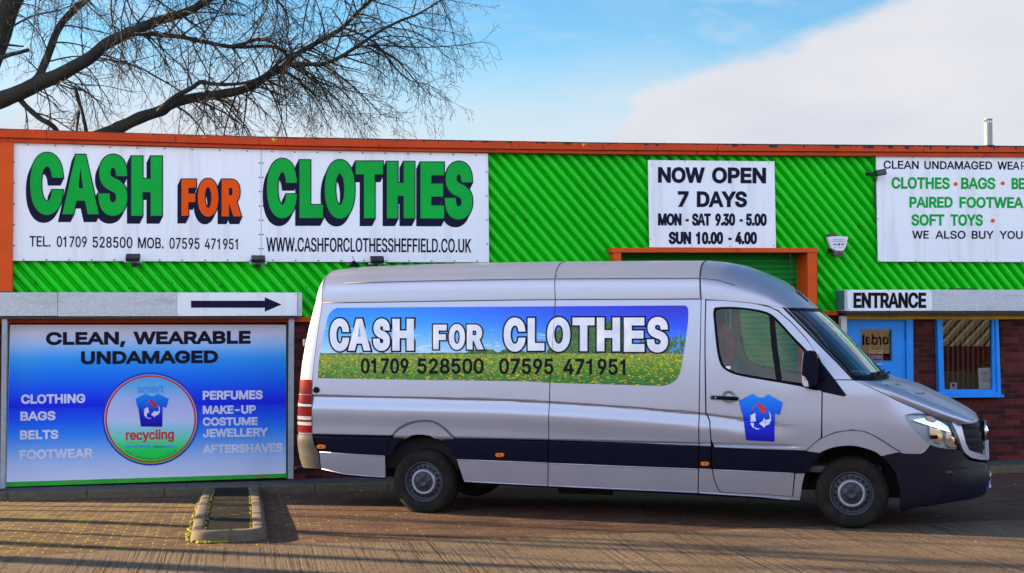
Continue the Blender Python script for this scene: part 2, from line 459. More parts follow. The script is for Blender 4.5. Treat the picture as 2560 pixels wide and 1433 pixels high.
# ================================================================== ground
KERB = 0.60
def gz(off):
    if off <= 3.9: 
        t = max(0.0, min(1.0, (3.9 - off) / (3.9 - KERB))); return -0.17 * t ** 1.25
    return 0.0
def gpt(s, off, dz=0.0): return fp(s, gz(off) + dz, off)
def sheet(name, s0, s1, offs, mat, dz, ns=2, edge=None, kind='structure'):
    V = []; Fc = []
    for j, o in enumerate(offs):
        for i in range(ns + 1):
            s = s0 + (s1 - s0) * i / ns
            oo = o + (edge(s, j) if edge else 0)
            V.append(gpt(s, oo, dz))
    for j in range(len(offs) - 1):
        for i in range(ns):
            k = j * (ns + 1) + i; Fc.append((k, k + 1, k + ns + 2, k + ns + 1))
    # local frame turned with the facade so the patterns follow it
    R = Matrix.Translation(FO) @ Matrix.Rotation(FB, 4, 'Z')
    o = pyobj(name, [R.inverted() @ v for v in V], Fc, mat, None, smooth=True)
    me = o.data; me.transform(Matrix.Translation(o.location)); o.location = (0, 0, 0); o.matrix_world = R
    return tag(o, kind=kind)

def paver_mat():
    mt = bpy.data.materials.new('block_paving'); mt.use_nodes = True; t = mt.node_tree; b = t.nodes['Principled BSDF']; L = t.links.new
    o = t.nodes.new('ShaderNodeTexCoord')
    br = t.nodes.new('ShaderNodeTexBrick'); br.offset = 0.5; br.squash = 1.0
    br.inputs['Scale'].default_value = 1.0; br.inputs['Brick Width'].default_value = 0.205; br.inputs['Row Height'].default_value = 0.103
    br.inputs['Mortar Size'].default_value = 0.0085; br.inputs['Mortar Smooth'].default_value = 0.25; br.inputs['Bias'].default_value = 0.0
    br.inputs['Color1'].default_value = (0, 0, 0, 1); br.inputs['Color2'].default_value = (1, 1, 1, 1); br.inputs['Mortar'].default_value = (0.5, 0.5, 0.5, 1)
    # slight wander so joints are not ruler straight
    w = t.nodes.new('ShaderNodeTexNoise'); w.inputs['Scale'].default_value = 3.0; L(o.outputs['Object'], w.inputs['Vector'])
    wv = t.nodes.new('ShaderNodeVectorMath'); wv.operation = 'MULTIPLY_ADD'; wv.inputs[1].default_value = (0.018, 0.018, 0); L(w.outputs['Color'], wv.inputs[0]); L(o.outputs['Object'], wv.inputs[2])
    L(wv.outputs[0], br.inputs['Vector'])
    c1 = t.nodes.new('ShaderNodeMixRGB'); c1.inputs[1].default_value = (0.075, 0.027, 0.016, 1); c1.inputs[2].default_value = (0.125, 0.055, 0.031, 1); L(br.outputs['Color'], c1.inputs[0])
    n = t.nodes.new('ShaderNodeTexNoise'); n.inputs['Scale'].default_value = 45; n.inputs['Detail'].default_value = 5; L(o.outputs['Object'], n.inputs['Vector'])
    r = t.nodes.new('ShaderNodeMapRange'); r.inputs[3].default_value = 0.55; r.inputs[4].default_value = 1.35; L(n.outputs['Fac'], r.inputs[0])
    vm = t.nodes.new('ShaderNodeVectorMath'); vm.operation = 'MULTIPLY'; L(c1.outputs[0], vm.inputs[0]); L(r.outputs[0], vm.inputs[1])
    # big stains
    n5 = t.nodes.new('ShaderNodeTexNoise'); n5.inputs['Scale'].default_value = 0.9; n5.inputs['Detail'].default_value = 5; L(o.outputs['Object'], n5.inputs['Vector'])
    r5 = t.nodes.new('ShaderNodeMapRange'); r5.inputs[1].default_value = 0.35; r5.inputs[2].default_value = 0.65; r5.inputs[3].default_value = 0.7; r5.inputs[4].default_value = 1.1; L(n5.outputs['Fac'], r5.inputs[0])
    vm2 = t.nodes.new('ShaderNodeVectorMath'); vm2.operation = 'MULTIPLY'; L(vm.outputs[0], vm2.inputs[0]); L(r5.outputs[0], vm2.inputs[1])
    # moss in the joints, thicker on the left bay
    ms = t.nodes.new('ShaderNodeTexNoise'); ms.inputs['Scale'].default_value = 4.0; ms.inputs['Detail'].default_value = 9; ms.inputs['Roughness'].default_value = 0.7; L(o.outputs['Object'], ms.inputs['Vector'])
    sxx = t.nodes.new('ShaderNodeSeparateXYZ'); L(o.outputs['Object'], sxx.inputs[0])
    lf = t.nodes.new('ShaderNodeMapRange'); lf.inputs[1].default_value = 1.0; lf.inputs[2].default_value = -5.0; lf.inputs[3].default_value = -0.14; lf.inputs[4].default_value = 0.10; L(sxx.outputs[0], lf.inputs[0])
    ad = t.nodes.new('ShaderNodeMath'); ad.operation = 'ADD'; L(ms.outputs['Fac'], ad.inputs[0]); L(lf.outputs[0], ad.inputs[1])
    mr = t.nodes.new('ShaderNodeMapRange'); mr.inputs[1].default_value = 0.45; mr.inputs[2].default_value = 0.60; L(ad.outputs[0], mr.inputs[0])
    jc = t.nodes.new('ShaderNodeMixRGB'); jc.inputs[1].default_value = (0.016, 0.011, 0.008, 1); jc.inputs[2].default_value = (0.27, 0.225, 0.006, 1); L(mr.outputs[0], jc.inputs[0])
    fin = t.nodes.new('ShaderNodeMixRGB'); L(br.outputs['Fac'], fin.inputs[0]); L(vm2.outputs[0], fin.inputs[1]); L(jc.outputs[0], fin.inputs[2])
    # moss sits mostly in the cross joints, only in patches along the courses
    sy = t.nodes.new('ShaderNodeSeparateXYZ'); L(wv.outputs[0], sy.inputs[0])
    q1 = t.nodes.new('ShaderNodeMath'); q1.operation = 'DIVIDE'; q1.inputs[1].default_value = 0.103; L(sy.outputs[1], q1.inputs[0])
    q2 = t.nodes.new('ShaderNodeMath'); q2.operation = 'PINGPONG'; q2.inputs[1].default_value = 0.5; L(q1.outputs[0], q2.inputs[0])
    q3 = t.nodes.new('ShaderNodeMapRange'); q3.inputs[1].default_value = 0.10; q3.inputs[2].default_value = 0.05; q3.inputs[3].default_value = 0.0; q3.inputs[4].default_value = 0.085; L(q2.outputs[0], q3.inputs[0])
    q4 = t.nodes.new('ShaderNodeMath'); q4.operation = 'SUBTRACT'; L(ad.outputs[0], q4.inputs[0]); L(q3.outputs[0], q4.inputs[1]); L(q4.outputs[0], mr.inputs[0])
    # film of moss spreading over the bricks on the left
    m2 = t.nodes.new('ShaderNodeMapRange'); m2.inputs[1].default_value = 0.60; m2.inputs[2].default_value = 0.74; m2.inputs[4].default_value = 0.65; L(ad.outputs[0], m2.inputs[0])
    fin2 = t.nodes.new('ShaderNodeMixRGB'); fin2.inputs[2].default_value = (0.155, 0.125, 0.006, 1); L(m2.outputs[0], fin2.inputs[0]); L(fin.outputs[0], fin2.inputs[1])
    L(fin2.outputs[0], b.inputs['Base Color']); b.inputs['Roughness'].default_value = 0.85; b.inputs['Specular IOR Level'].default_value = 0.3
    h = t.nodes.new('ShaderNodeMath'); h.operation = 'MULTIPLY_ADD'; h.inputs[1].default_value = -1.0; L(br.outputs['Fac'], h.inputs[0])
    hn = t.nodes.new('ShaderNodeMath'); hn.operation = 'MULTIPLY'; hn.inputs[1].default_value = 0.5; L(n.outputs['Fac'], hn.inputs[0]); L(hn.outputs[0], h.inputs[2])
    bp = t.nodes.new('ShaderNodeBump'); bp.inputs['Strength'].default_value = 0.9; bp.inputs['Distance'].default_value = 0.006; L(h.outputs[0], bp.inputs['Height']); L(bp.outputs[0], b.inputs['Normal'])
    return mt
def road_mat():
    mt = bpy.data.materials.new('brushed_concrete'); mt.use_nodes = True; t = mt.node_tree; b = t.nodes['Principled BSDF']; L = t.links.new
    o = t.nodes.new('ShaderNodeTexCoord')
    def nz_(scale, vec, det=6, rough=0.6):
        mp_ = t.nodes.new('ShaderNodeMapping'); mp_.inputs['Scale'].default_value = vec; L(o.outputs['Object'], mp_.inputs[0])
        q = t.nodes.new('ShaderNodeTexNoise'); q.inputs['Scale'].default_value = scale; q.inputs['Detail'].default_value = det; q.inputs['Roughness'].default_value = rough; L(mp_.outputs[0], q.inputs['Vector']); return q.outputs['Fac']
    ridge = nz_(17.0, (1, 0.008, 1), 2, 0.6)      # brush ridges run away from the building
    ridge2 = nz_(41.0, (1, 0.02, 1), 3, 0.7)
    fine = nz_(55.0, (1, 0.5, 1), 8, 0.75); blot = nz_(0.8, (1, 1, 1)); wear = nz_(1.3, (1, 0.5, 1))
    r = t.nodes.new('ShaderNodeMapRange'); r.inputs[1].default_value = 0.38; r.inputs[2].default_value = 0.52; r.inputs[3].default_value = 0.0; r.inputs[4].default_value = 1.0; rr_ = t.nodes.new('ShaderNodeMath'); rr_.operation = 'MULTIPLY_ADD'; rr_.inputs[1].default_value = 0.55; L(ridge2, rr_.inputs[0]); rs_ = t.nodes.new('ShaderNodeMath'); rs_.operation = 'MULTIPLY'; rs_.inputs[1].default_value = 0.45; L(ridge, rs_.inputs[0]); L(rs_.outputs[0], rr_.inputs[2]); L(rr_.outputs[0], r.inputs[0])
    wr = t.nodes.new('ShaderNodeMapRange'); wr.inputs[1].default_value = 0.36; wr.inputs[2].default_value = 0.58; wr.inputs[3].default_value = 0.15; wr.inputs[4].default_value = 1.0; L(wear, wr.inputs[0])
    inv = t.nodes.new('ShaderNodeMath'); inv.operation = 'SUBTRACT'; inv.inputs[0].default_value = 1.0; L(r.outputs[0], inv.inputs[1])
    gr = t.nodes.new('ShaderNodeMath'); gr.operation = 'MULTIPLY'; L(inv.outputs[0], gr.inputs[0]); L(wr.outputs[0], gr.inputs[1])
    c = t.nodes.new('ShaderNodeMixRGB'); c.inputs[1].default_value = (0.128, 0.087, 0.055, 1); c.inputs[2].default_value = (0.032, 0.022, 0.017, 1); L(gr.outputs[0], c.inputs[0])
    r2 = t.nodes.new('ShaderNodeMapRange'); r2.inputs[1].default_value = 0.3; r2.inputs[2].default_value = 0.7; r2.inputs[3].default_value = 0.25; r2.inputs[4].default_value = 1.85; L(fine, r2.inputs[0])
    r3 = t.nodes.new('ShaderNodeMapRange'); r3.inputs[1].default_value = 0.3; r3.inputs[2].default_value = 0.7; r3.inputs[3].default_value = 0.7; r3.inputs[4].default_value = 1.15; L(blot, r3.inputs[0])
    v1 = t.nodes.new('ShaderNodeVectorMath'); v1.operation = 'MULTIPLY'; L(c.outputs[0], v1.inputs[0]); L(r2.outputs[0], v1.inputs[1])
    v2 = t.nodes.new('ShaderNodeVectorMath'); v2.operation = 'MULTIPLY'; L(v1.outputs[0], v2.inputs[0]); L(r3.outputs[0], v2.inputs[1])
    L(v2.outputs[0], b.inputs['Base Color']); b.inputs['Roughness'].default_value = 0.88; b.inputs['Specular IOR Level'].default_value = 0.25
    h = t.nodes.new('ShaderNodeMath'); h.operation = 'MULTIPLY_ADD'; h.inputs[1].default_value = -1.0; L(gr.outputs[0], h.inputs[0])
    hn = t.nodes.new('ShaderNodeMath'); hn.operation = 'MULTIPLY'; hn.inputs[1].default_value = 0.55; L(fine, hn.inputs[0]); L(hn.outputs[0], h.inputs[2])
    bp = t.nodes.new('ShaderNodeBump'); bp.inputs['Strength'].default_value = 0.9; bp.inputs['Distance'].default_value = 0.008; L(h.outputs[0], bp.inputs['Height']); L(bp.outputs[0], b.inputs['Normal'])
    return mt
M_PAVE = paver_mat(); M_ROAD = road_mat()
M_SLAB = pm('paving_slab', (0.060, 0.058, 0.062), 0.85, var=0.25, scale=9, bump=0.3, bscale=80, dirt=((0.05, 0.05, 0.045), 2.5, 0.45, 0.7, 0.8))
M_KERB = pm('kerb_stone', (0.105, 0.075, 0.050), 0.88, var=0.25, scale=14, bump=0.35, bscale=120, dirt=((0.08, 0.07, 0.05), 3.0, 0.5, 0.75, 0.8))
M_TAR = pm('tarmac_infill', (0.013, 0.012, 0.010), 0.95, spec=.1, var=0.6, scale=60, bump=0.9, bscale=70, dirt=((0.20, 0.17, 0.01), 5.0, 0.62, 0.74, 0.8))
M_MOSS = pm('moss', (0.22, 0.20, 0.006), 0.95, var=0.5, scale=40, bump=0.6, bscale=200)
M_BLACK = pm('black_grime', (0.012, 0.010, 0.010), 0.8, var=0.4)
M_EARTH = pm('yard_ground', (0.11, 0.10, 0.085), 0.95, var=0.3, scale=0.5, bump=0.2)

g = bmesh.new(); bmesh.ops.create_grid(g, x_segments=8, y_segments=8, size=900)
go = obj('ground', g, M_EARTH); go.location = (0, 300, -0.36); tag(go, kind='structure')
offs = [KERB + 0.02 + (5.68 - KERB) * i / 24 for i in range(25)]
tag(sheet('paved_yard', -14, 16, offs, M_PAVE, 0.0, ns=2, edge=None), kind='structure')
def redge(s, j):
    if j: return 0
    return 0.05 * noise.noise((s * 0.9, 3.1, 0)) + 0.02 * noise.noise((s * 5, 1.7, 0)) + 0.12 * max(0, (-s - 3.0) / 3.0) ** 1.5 - 0.04
tag(sheet('road', -30, 30, [5.66] + [5.9 + 1.6 * i for i in range(16)] + [60], M_ROAD, 0.006, ns=160, edge=redge), kind='structure')
# pavement along the shop front and its kerb
bm = bmesh.new()
for i in range(-16, 20):
    s0, s1 = i * 0.9 + 0.3, i * 0.9 + 1.194
    p = [fp(s0, -0.075, -0.06), fp(s1, -0.075, -0.06), fp(s1, -0.075, KERB - 0.126), fp(s0, -0.075, KERB - 0.126)]
    prism_pts(bm, p, Vector((0, 0, -0.2)))
tag(obj('pavement', bm, M_SLAB), kind='structure')
bm = bmesh.new()
for i in range(-16, 20):
    s0, s1 = i * 0.915 + 0.12, i * 0.915 + 1.03
    c = fp((s0 + s1) / 2, -0.072 - 0.15, KERB - 0.0625)
    add_box(bm, c, (s1 - s0, 0.125, 0.30), Matrix.Rotation(FB, 4, 'Z'), bev=0.012)
tag(obj('kerb', bm, M_KERB), kind='structure')

# traffic island: kerb-edged finger with a tarmac infill and a rounded nose
def island():
    root = empty('kerb_island', gpt(-3.68, 3.0)); tag(root, 'kerb-edged tarmac island reaching from the pavement to the concrete road', 'traffic island')
    sl, sr_, o0, o1 = -3.985, -3.30, KERB + 0.01, 5.30
    H_ = 0.10
    def outline(inset, n=7):
        r = max(0.03, 0.20 - inset); a, b = sl + inset, sr_ - inset; e = o1 - inset
        P = [(b, o0)]
        P += [(b - r + r * math.cos(t), e - r + r * math.sin(t)) for t in [math.pi / 2 * k / n for k in range(n + 1)]]
        P += [(a + r - r * math.sin(t), e - r + r * math.cos(t)) for t in [math.pi / 2 * k / n for k in range(n + 1)]]
        P += [(a, o0)]
        # extra points along the straight sides so the top follows the slope of the yard
        Q = []
        for p, q in zip(P, P[1:]):
            k = 10 if abs(p[1] - q[1]) > 1 else 1
            for j in range(k): Q.append((p[0] + (q[0] - p[0]) * j / k, p[1] + (q[1] - p[1]) * j / k))
        Q.append(P[-1]); return Q
    def top(o): return gz(o) + H_
    prof = [(-0.012, -0.12), (0.0, 0.45), (0.008, 0.8), (0.028, 0.97), (0.055, 1.0), (0.115, 1.0), (0.123, 0.93)]
    bm = bmesh.new(); rings = []
    for ins, hh in prof:
        rings.append([bm.verts.new(fp(s + 0.004 * noise.noise((s * 7, o * 7, ins)), gz(o) + H_ * hh + 0.004 * noise.noise((s * 3, o * 2, 5)), o)) for s, o in outline(ins)])
    for a, b in zip(rings, rings[1:]):
        for i in range(len(a) - 1): bm.faces.new((a[i], a[i + 1], b[i + 1], b[i]))
    obj('kerb_edge', bm, M_KERB, root, smooth=True)
    bm = bmesh.new(); P = outline(0.12)
    n = len(P); V = []
    rows = 40
    for j in range(rows + 1):
        o = o0 + (o1 - 0.125 - o0) * j / rows
        for i in range(9):
            s = sl + 0.12 + (sr_ - sl - 0.24) * i / 8
            V.append(bm.verts.new(fp(s, top(o) - 0.012 + 0.010 * noise.noise((s * 22, o * 22, 0)), o)))
    for j in range(rows):
        for i in range(8):
            k = j * 9 + i; bm.faces.new((V[k], V[k + 1], V[k + 10], V[k + 9]))
    obj('tarmac_infill', bm, M_TAR, root, smooth=True)
    for o in (1.5, 2.4, 3.3, 4.2, 5.0):
        for a_ in (sl, sr_):
            k_ = 1 if a_ == sl else -1; bm = bmesh.new(); jo = o + .03 * noise.noise((o, a_, 1))
            add_tube(bm, [fp(a_ + k_ * i_, gz(jo) + H_ * h_ + .002, jo) for i_, h_ in ((-.010, .1), (.0015, .5), (.030, .985), (.06, 1.01), (.115, 1.01))], .003, seg=5); obj('kerb_joint', bm, M_BLACK, root)
    bm = bmesh.new(); add_tube(bm, [fp(-3.63, gz(o1) + H_ * h_ + .002, o1 - i_) for i_, h_ in ((-.010, .1), (.0015, .5), (.030, .985), (.06, 1.01), (.115, 1.01))], .003, seg=5); obj('kerb_joint', bm, M_BLACK, root)
    # moss cushions along the foot and the inner joints
    bm = bmesh.new(); rnd = random.Random(3)
    def cushion(s, o, z, r):
        q = bmesh.ops.create_icosphere(bm, subdivisions=1, radius=1.0)
        for v in q['verts']: v.co = fp(s, z, o) + Vector((v.co.x * r * 1.3, v.co.y * r * 1.3, v.co.z * r * 0.55)) * (1 + 0.3 * rnd.uniform(-1, 1))
    for k in range(190):
        o = rnd.uniform(0.9, 5.25); cushion(sl - 0.012 + rnd.uniform(-0.02, 0.012), o, gz(o) + 0.005, rnd.uniform(0.008, 0.022) * (1.3 if o > 4.2 else 0.8))
    for k in range(90):
        t = rnd.uniform(0, 0.5) ** 1.5; cushion(sl + 0.02 + t * 0.9, o1 + 0.015 + rnd.uniform(-0.02, 0.02) - (0.10 if t < 0.06 else 0), gz(o1) + 0.008, rnd.uniform(0.008, 0.024))
    for k in range(170):
        o = rnd.uniform(0.8, 5.1); sd_ = rnd.choice((sl + 0.128, sr_ - 0.128)); cushion(sd_ + rnd.uniform(-0.012, 0.012), o, top(o) - 0.008, rnd.uniform(0.005, 0.013))
    mo = obj('moss', bm, M_MOSS, root, smooth=True); mo['kind'] = 'stuff'
island()
# bits of litter, grit and dead leaves
bm = bmesh.new(); rnd = random.Random(11)
for k in range(150):
    s = rnd.uniform(-6.5, 6.5); o = rnd.choice((rnd.uniform(0.7, 1.3), rnd.uniform(0.7, 9.0)))
    r = rnd.uniform(0.006, 0.017); p = gpt(s, o, 0.012); a = rnd.uniform(0, 6.3)
    e1 = Vector((math.cos(a), math.sin(a), rnd.uniform(-.3, .3))) * r; e2 = Vector((-math.sin(a), math.cos(a), rnd.uniform(-.2, .2))) * r * rnd.uniform(.4, 1)
    prism_pts(bm, [p - e1 - e2 * .4, p + e2 * -1, p + e1, p + e2 * .8], Vector((0, 0, 0.003)))
tag(obj('litter', bm, pm('litter_scrap', (0.30, 0.25, 0.19), 0.8, var=0.5, scale=3)), kind='stuff')

# ================================================================== shop building
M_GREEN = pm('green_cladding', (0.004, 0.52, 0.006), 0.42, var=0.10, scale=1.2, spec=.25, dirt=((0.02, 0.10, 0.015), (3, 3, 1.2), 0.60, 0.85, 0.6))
M_ORANGE = pm('orange_paint', (0.60, 0.070, 0.006), 0.6, spec=.2, var=0.12, scale=3, bump=0.1, bscale=40, dirt=((0.03, 0.012, 0.008), (5, 5, 9), 0.62, 0.72, 0.8))
def peel_mat():
    """old orange paint, flaking to an earlier yellow coat and grimy along streaks"""
    mt = pm('flaking_orange_paint', (0.48, 0.047, 0.007), 0.65, spec=.2, var=0.15, scale=2.5, bump=0.15, bscale=30, dirt=((0.02, 0.010, 0.008), (9, 9, 3), 0.60, 0.70, 0.85))
    t = mt.node_tree; b = t.nodes['Principled BSDF']; src = b.inputs['Base Color'].links[0].from_socket
    o = t.nodes.new('ShaderNodeTexCoord'); n = t.nodes.new('ShaderNodeTexNoise'); n.inputs['Scale'].default_value = 4.2; n.inputs['Detail'].default_value = 8; n.inputs['Roughness'].default_value = 0.7
    t.links.new(o.outputs['Object'], n.inputs['Vector'])
    r = t.nodes.new('ShaderNodeMapRange'); r.inputs[1].default_value = 0.665; r.inputs[2].default_value = 0.675; t.links.new(n.outputs['Fac'], r.inputs[0])
    x = t.nodes.new('ShaderNodeMixRGB'); x.inputs[2].default_value = (0.60, 0.36, 0.03, 1); t.links.new(r.outputs[0], x.inputs[0]); t.links.new(src, x.inputs[1]); t.links.new(x.outputs[0], b.inputs['Base Color'])
    return mt
M_PEEL = peel_mat()
M_PEBBLE = pm('pebbledash_panel', (0.52, 0.53, 0.56), 0.9, var=0.22, scale=70, bump=0.7, bscale=130, dirt=((0.16, 0.16, 0.15), (1.2, 1.2, 6), 0.55, 0.8, 0.6))
M_STEELGREY = pm('grey_painted_column', (0.30, 0.32, 0.36), 0.6, var=0.15, scale=12, dirt=((0.10, 0.09, 0.09), 6, 0.55, 0.75, 0.7))
M_SOFFIT = pm('dark_soffit', (0.03, 0.03, 0.04), 0.8, var=0.3)
M_WHITE = pm('white_sign_sheet', (0.74, 0.75, 0.80), 0.5, var=0.035, scale=1.4, dirt=((0.40, 0.40, 0.44), (6, 6, 0.5), 0.50, 0.85, 0.6), coat=0.1)
M_NAVY = pm('navy_vinyl', (0.005, 0.005, 0.026), 0.6, var=0.1, spec=.12)
M_SGREEN = pm('green_vinyl', (0.001, 0.34, 0.040), 0.6, var=0.12, scale=1.5, spec=.12)
M_SORANGE = pm('orange_vinyl', (0.72, 0.075, 0.003), 0.6, var=0.05, spec=.12)
M_BLUE = pm('blue_gloss_paint', (0.006, 0.23, 0.72), 0.45, var=0.08, scale=5, spec=.3)
M_YEL = pm('yellow_beam_paint', (0.55, 0.33, 0.015), 0.55, var=0.25, scale=6)
M_SCREW = pm('screw_head', (0.12, 0.13, 0.20), 0.4, metal=0.6)
M_GLASS = glass_mat('window_glass', (0.78, 0.80, 0.80))
M_TEAL = pm('teal_panel_end', (0.04, 0.15, 0.13), 0.5, var=0.15)
def brick_mat():
    mt = bpy.data.materials.new('red_brick'); mt.use_nodes = True; t = mt.node_tree; b = t.nodes['Principled BSDF']; L = t.links.new
    o = t.nodes.new('ShaderNodeTexCoord'); mp_ = t.nodes.new('ShaderNodeMapping')
    mp_.inputs['Rotation'].default_value = (0, 0, -FB); L(o.outputs['Object'], mp_.inputs[0])
    s = t.nodes.new('ShaderNodeSeparateXYZ'); L(mp_.outputs[0], s.inputs[0]); c = t.nodes.new('ShaderNodeCombineXYZ'); L(s.outputs[0], c.inputs[0]); L(s.outputs[2], c.inputs[1])
    br = t.nodes.new('ShaderNodeTexBrick'); br.offset = 0.5; br.inputs['Scale'].default_value = 1.0
    br.inputs['Brick Width'].default_value = 0.222; br.inputs['Row Height'].default_value = 0.0735; br.inputs['Mortar Size'].default_value = 0.005; br.inputs['Mortar Smooth'].default_value = 0.2
    br.inputs['Color1'].default_value = (0, 0, 0, 1); br.inputs['Color2'].default_value = (1, 1, 1, 1); br.inputs['Bias'].default_value = -0.2
    L(c.outputs[0], br.inputs['Vector'])
    rp = t.nodes.new('ShaderNodeValToRGB'); e = rp.color_ramp.elements
    e[0].position = 0.0; e[0].color = (0.040, 0.008, 0.009, 1); e[1].position = 1.0; e[1].color = (0.22, 0.040, 0.025, 1)
    q = e.new(0.45); q.color = (0.085, 0.014, 0.013, 1); q = e.new(0.8); q.color = (0.125, 0.022, 0.017, 1)
    L(br.outputs['Color'], rp.inputs[0])
    n = t.nodes.new('ShaderNodeTexNoise'); n.inputs['Scale'].default_value = 40; n.inputs['Detail'].default_value = 5; L(o.outputs['Object'], n.inputs['Vector'])
    r = t.nodes.new('ShaderNodeMapRange'); r.inputs[3].default_value = 0.6; r.inputs[4].default_value = 1.4; L(n.outputs['Fac'], r.inputs[0])
    v = t.nodes.new('ShaderNodeVectorMath'); v.operation = 'MULTIPLY'; L(rp.outputs[0], v.inputs[0]); L(r.outputs[0], v.inputs[1])
    f = t.nodes.new('ShaderNodeMixRGB'); f.inputs[2].default_value = (0.050, 0.034, 0.036, 1); L(br.outputs['Fac'], f.inputs[0]); L(v.outputs[0], f.inputs[1]); L(f.outputs[0], b.inputs['Base Color'])
    b.inputs['Roughness'].default_value = 0.8; b.inputs['Specular IOR Level'].default_value = 0.15
    h = t.nodes.new('ShaderNodeMath'); h.operation = 'MULTIPLY_ADD'; h.inputs[1].default_value = -1.0; L(br.outputs['Fac'], h.inputs[0]); L(n.outputs['Fac'], h.inputs[2])
    bp = t.nodes.new('ShaderNodeBump'); bp.inputs['Strength'].default_value = 0.6; bp.inputs['Distance'].default_value = 0.006; L(h.outputs[0], bp.inputs['Height']); L(bp.outputs[0], b.inputs['Normal'])
    return mt
M_BRICK = brick_mat()

BLD = empty('shop_building', fp(0.5, -0.09, 0.0)); tag(BLD, 'long single-storey shop with green diagonal cladding, orange trim and blue door', 'shop building')
S_L, S_R = -7.78, 9.6

# --- corrugated cladding, ribs running down to the right
def cladding(name, rects_sz, parent):
    th = rad(-49.0); dv = Vector((math.cos(th), math.sin(th))); nv = Vector((-dv.y, dv.x))   # rib direction, across direction
    P = 0.1225; prof = [(0.0, 0.0), (0.026, 0.005), (0.052, 0.001), (0.076, -0.066), (0.088, -0.070)]
    bm_all = bmesh.new()
    for (s0, z0, s1, z1) in rects_sz:
        bm = bmesh.new()
        cs = [Vector((s, z)) for s in (s0, s1) for z in (z0, z1)]
        w0 = min(c.dot(nv) for c in cs); w1 = max(c.dot(nv) for c in cs); l0 = min(c.dot(dv) for c in cs) - .1; l1 = max(c.dot(dv) for c in cs) + .1
        k0 = int(math.floor(w0 / P)) - 1; k1 = int(math.ceil(w1 / P)) + 1
        W_ = [(k * P + a, d) for k in range(k0, k1) for a, d in prof]
        prev = None
        for w, d in W_:
            a = bm.verts.new((*(nv * w + dv * l0), d)); b = bm.verts.new((*(nv * w + dv * l1), d))
            if prev: bm.faces.new((prev[0], prev[1], b, a))
            prev = (a, b)
        for co, no in (((s0, 0, 0), (-1, 0, 0)), ((s1, 0, 0), (1, 0, 0)), ((0, z0, 0), (0, -1, 0)), ((0, z1, 0), (0, 1, 0))):
            bmesh.ops.bisect_plane(bm, geom=bm.verts[:] + bm.edges[:] + bm.faces[:], plane_co=co, plane_no=no, clear_outer=True)
        tmp = bpy.data.meshes.new('tmp'); bm.to_mesh(tmp); bm.free(); bm_all.from_mesh(tmp); bpy.data.meshes.remove(tmp)
    for v in bm_all.verts: v.co = fp(v.co.x, v.co.y, v.co.z)
    return obj(name, bm_all, M_GREEN, parent)
sA = sz(1532, 640)[0]; sB = sz(2043, 640)[0]; ztop = 4.34
zl = sz(700, 795)[1]; zr = sz(2300, 777)[1]; zd = sz(1800, 628)[1]
cladding('cladding', [(S_L, zl, sA, ztop), (sA, zd, sB, ztop), (sB, zr, S_R, ztop)], BLD)
rnd = random.Random(9)
for k in range(90):
    s_, z_ = rnd.uniform(-6.3, 7.6), rnd.uniform(2.3, 4.2)
    if not (s_ > -0.3 or z_ < 2.7) or (sA < s_ < sB and z_ < zd): continue
    bm = bmesh.new(); p = fp(s_, z_, -.02); add_tube(bm, [p, p + FN * .03], [.012 * rnd.uniform(.7, 1.6), .008], seg=7); obj('fixing', bm, pm('rusty_fixing', (.03, .035, .012), .8), BLD)
# seams between cladding sheets
# --- brick wall with the door and window openings, and the plain side and back walls
def sz_poly(px, off): return [sz(u, v, off) for u, v in px]
BOFF = -0.09
zb = -0.10
door_hole = [(2118, 797), (2283, 797)]
d0 = sz(2119, 799, BOFF); d1 = sz(2282, 799, BOFF)
w0 = sz(2344, 798, BOFF); w1 = sz(2502, 986, BOFF)
bm = bmesh.new()
ztb = zr + 0.09
def wall_rect(a, z0, b, z1): prism_pts(bm, [fp(a, z0, BOFF), fp(b, z0, BOFF), fp(b, z1, BOFF), fp(a, z1, BOFF)], -FN * 0.2)
wall_rect(S_L, zb, sA + 0.04, zl + 0.12)
wall_rect(sB - 0.02, zb, d0[0], ztb)
wall_rect(d1[0], zb, w0[0], ztb)
wall_rect(w0[0], zb, w1[0], w1[1])
wall_rect(w1[0], zb, S_R, ztb)
obj('brick_wall', bm, M_BRICK, BLD)
# --- rear volume: side and back walls and flat roof
bm = bmesh.new()
DEP = 13.0
for a in (S_L, S_R): prism_pts(bm, [fp(a, zb, -0.05), fp(a, zb, -DEP), fp(a, 4.25, -DEP), fp(a, 4.25, -0.05)], FT * (0.2 if a < 0 else -0.2))
prism_pts(bm, [fp(S_L + .2, zb, -DEP), fp(S_R - .2, zb, -DEP), fp(S_R - .2, 4.25, -DEP), fp(S_L + .2, 4.25, -DEP)], FN * 0.2)
obj('side_wall', bm, M_BRICK, BLD)
bm = bmesh.new()
prism_pts(bm, [fp(S_L - .03, 4.26, 0.02), fp(S_R + .03, 4.26, 0.02), fp(S_R + .03, 4.26, -DEP - .03), fp(S_L - .03, 4.26, -DEP - .03)], Vector((0, 0, 0.08)))
obj('roof', bm, pm('roof_felt', (0.06, 0.06, 0.065), 0.9, var=0.3, scale=2), BLD)
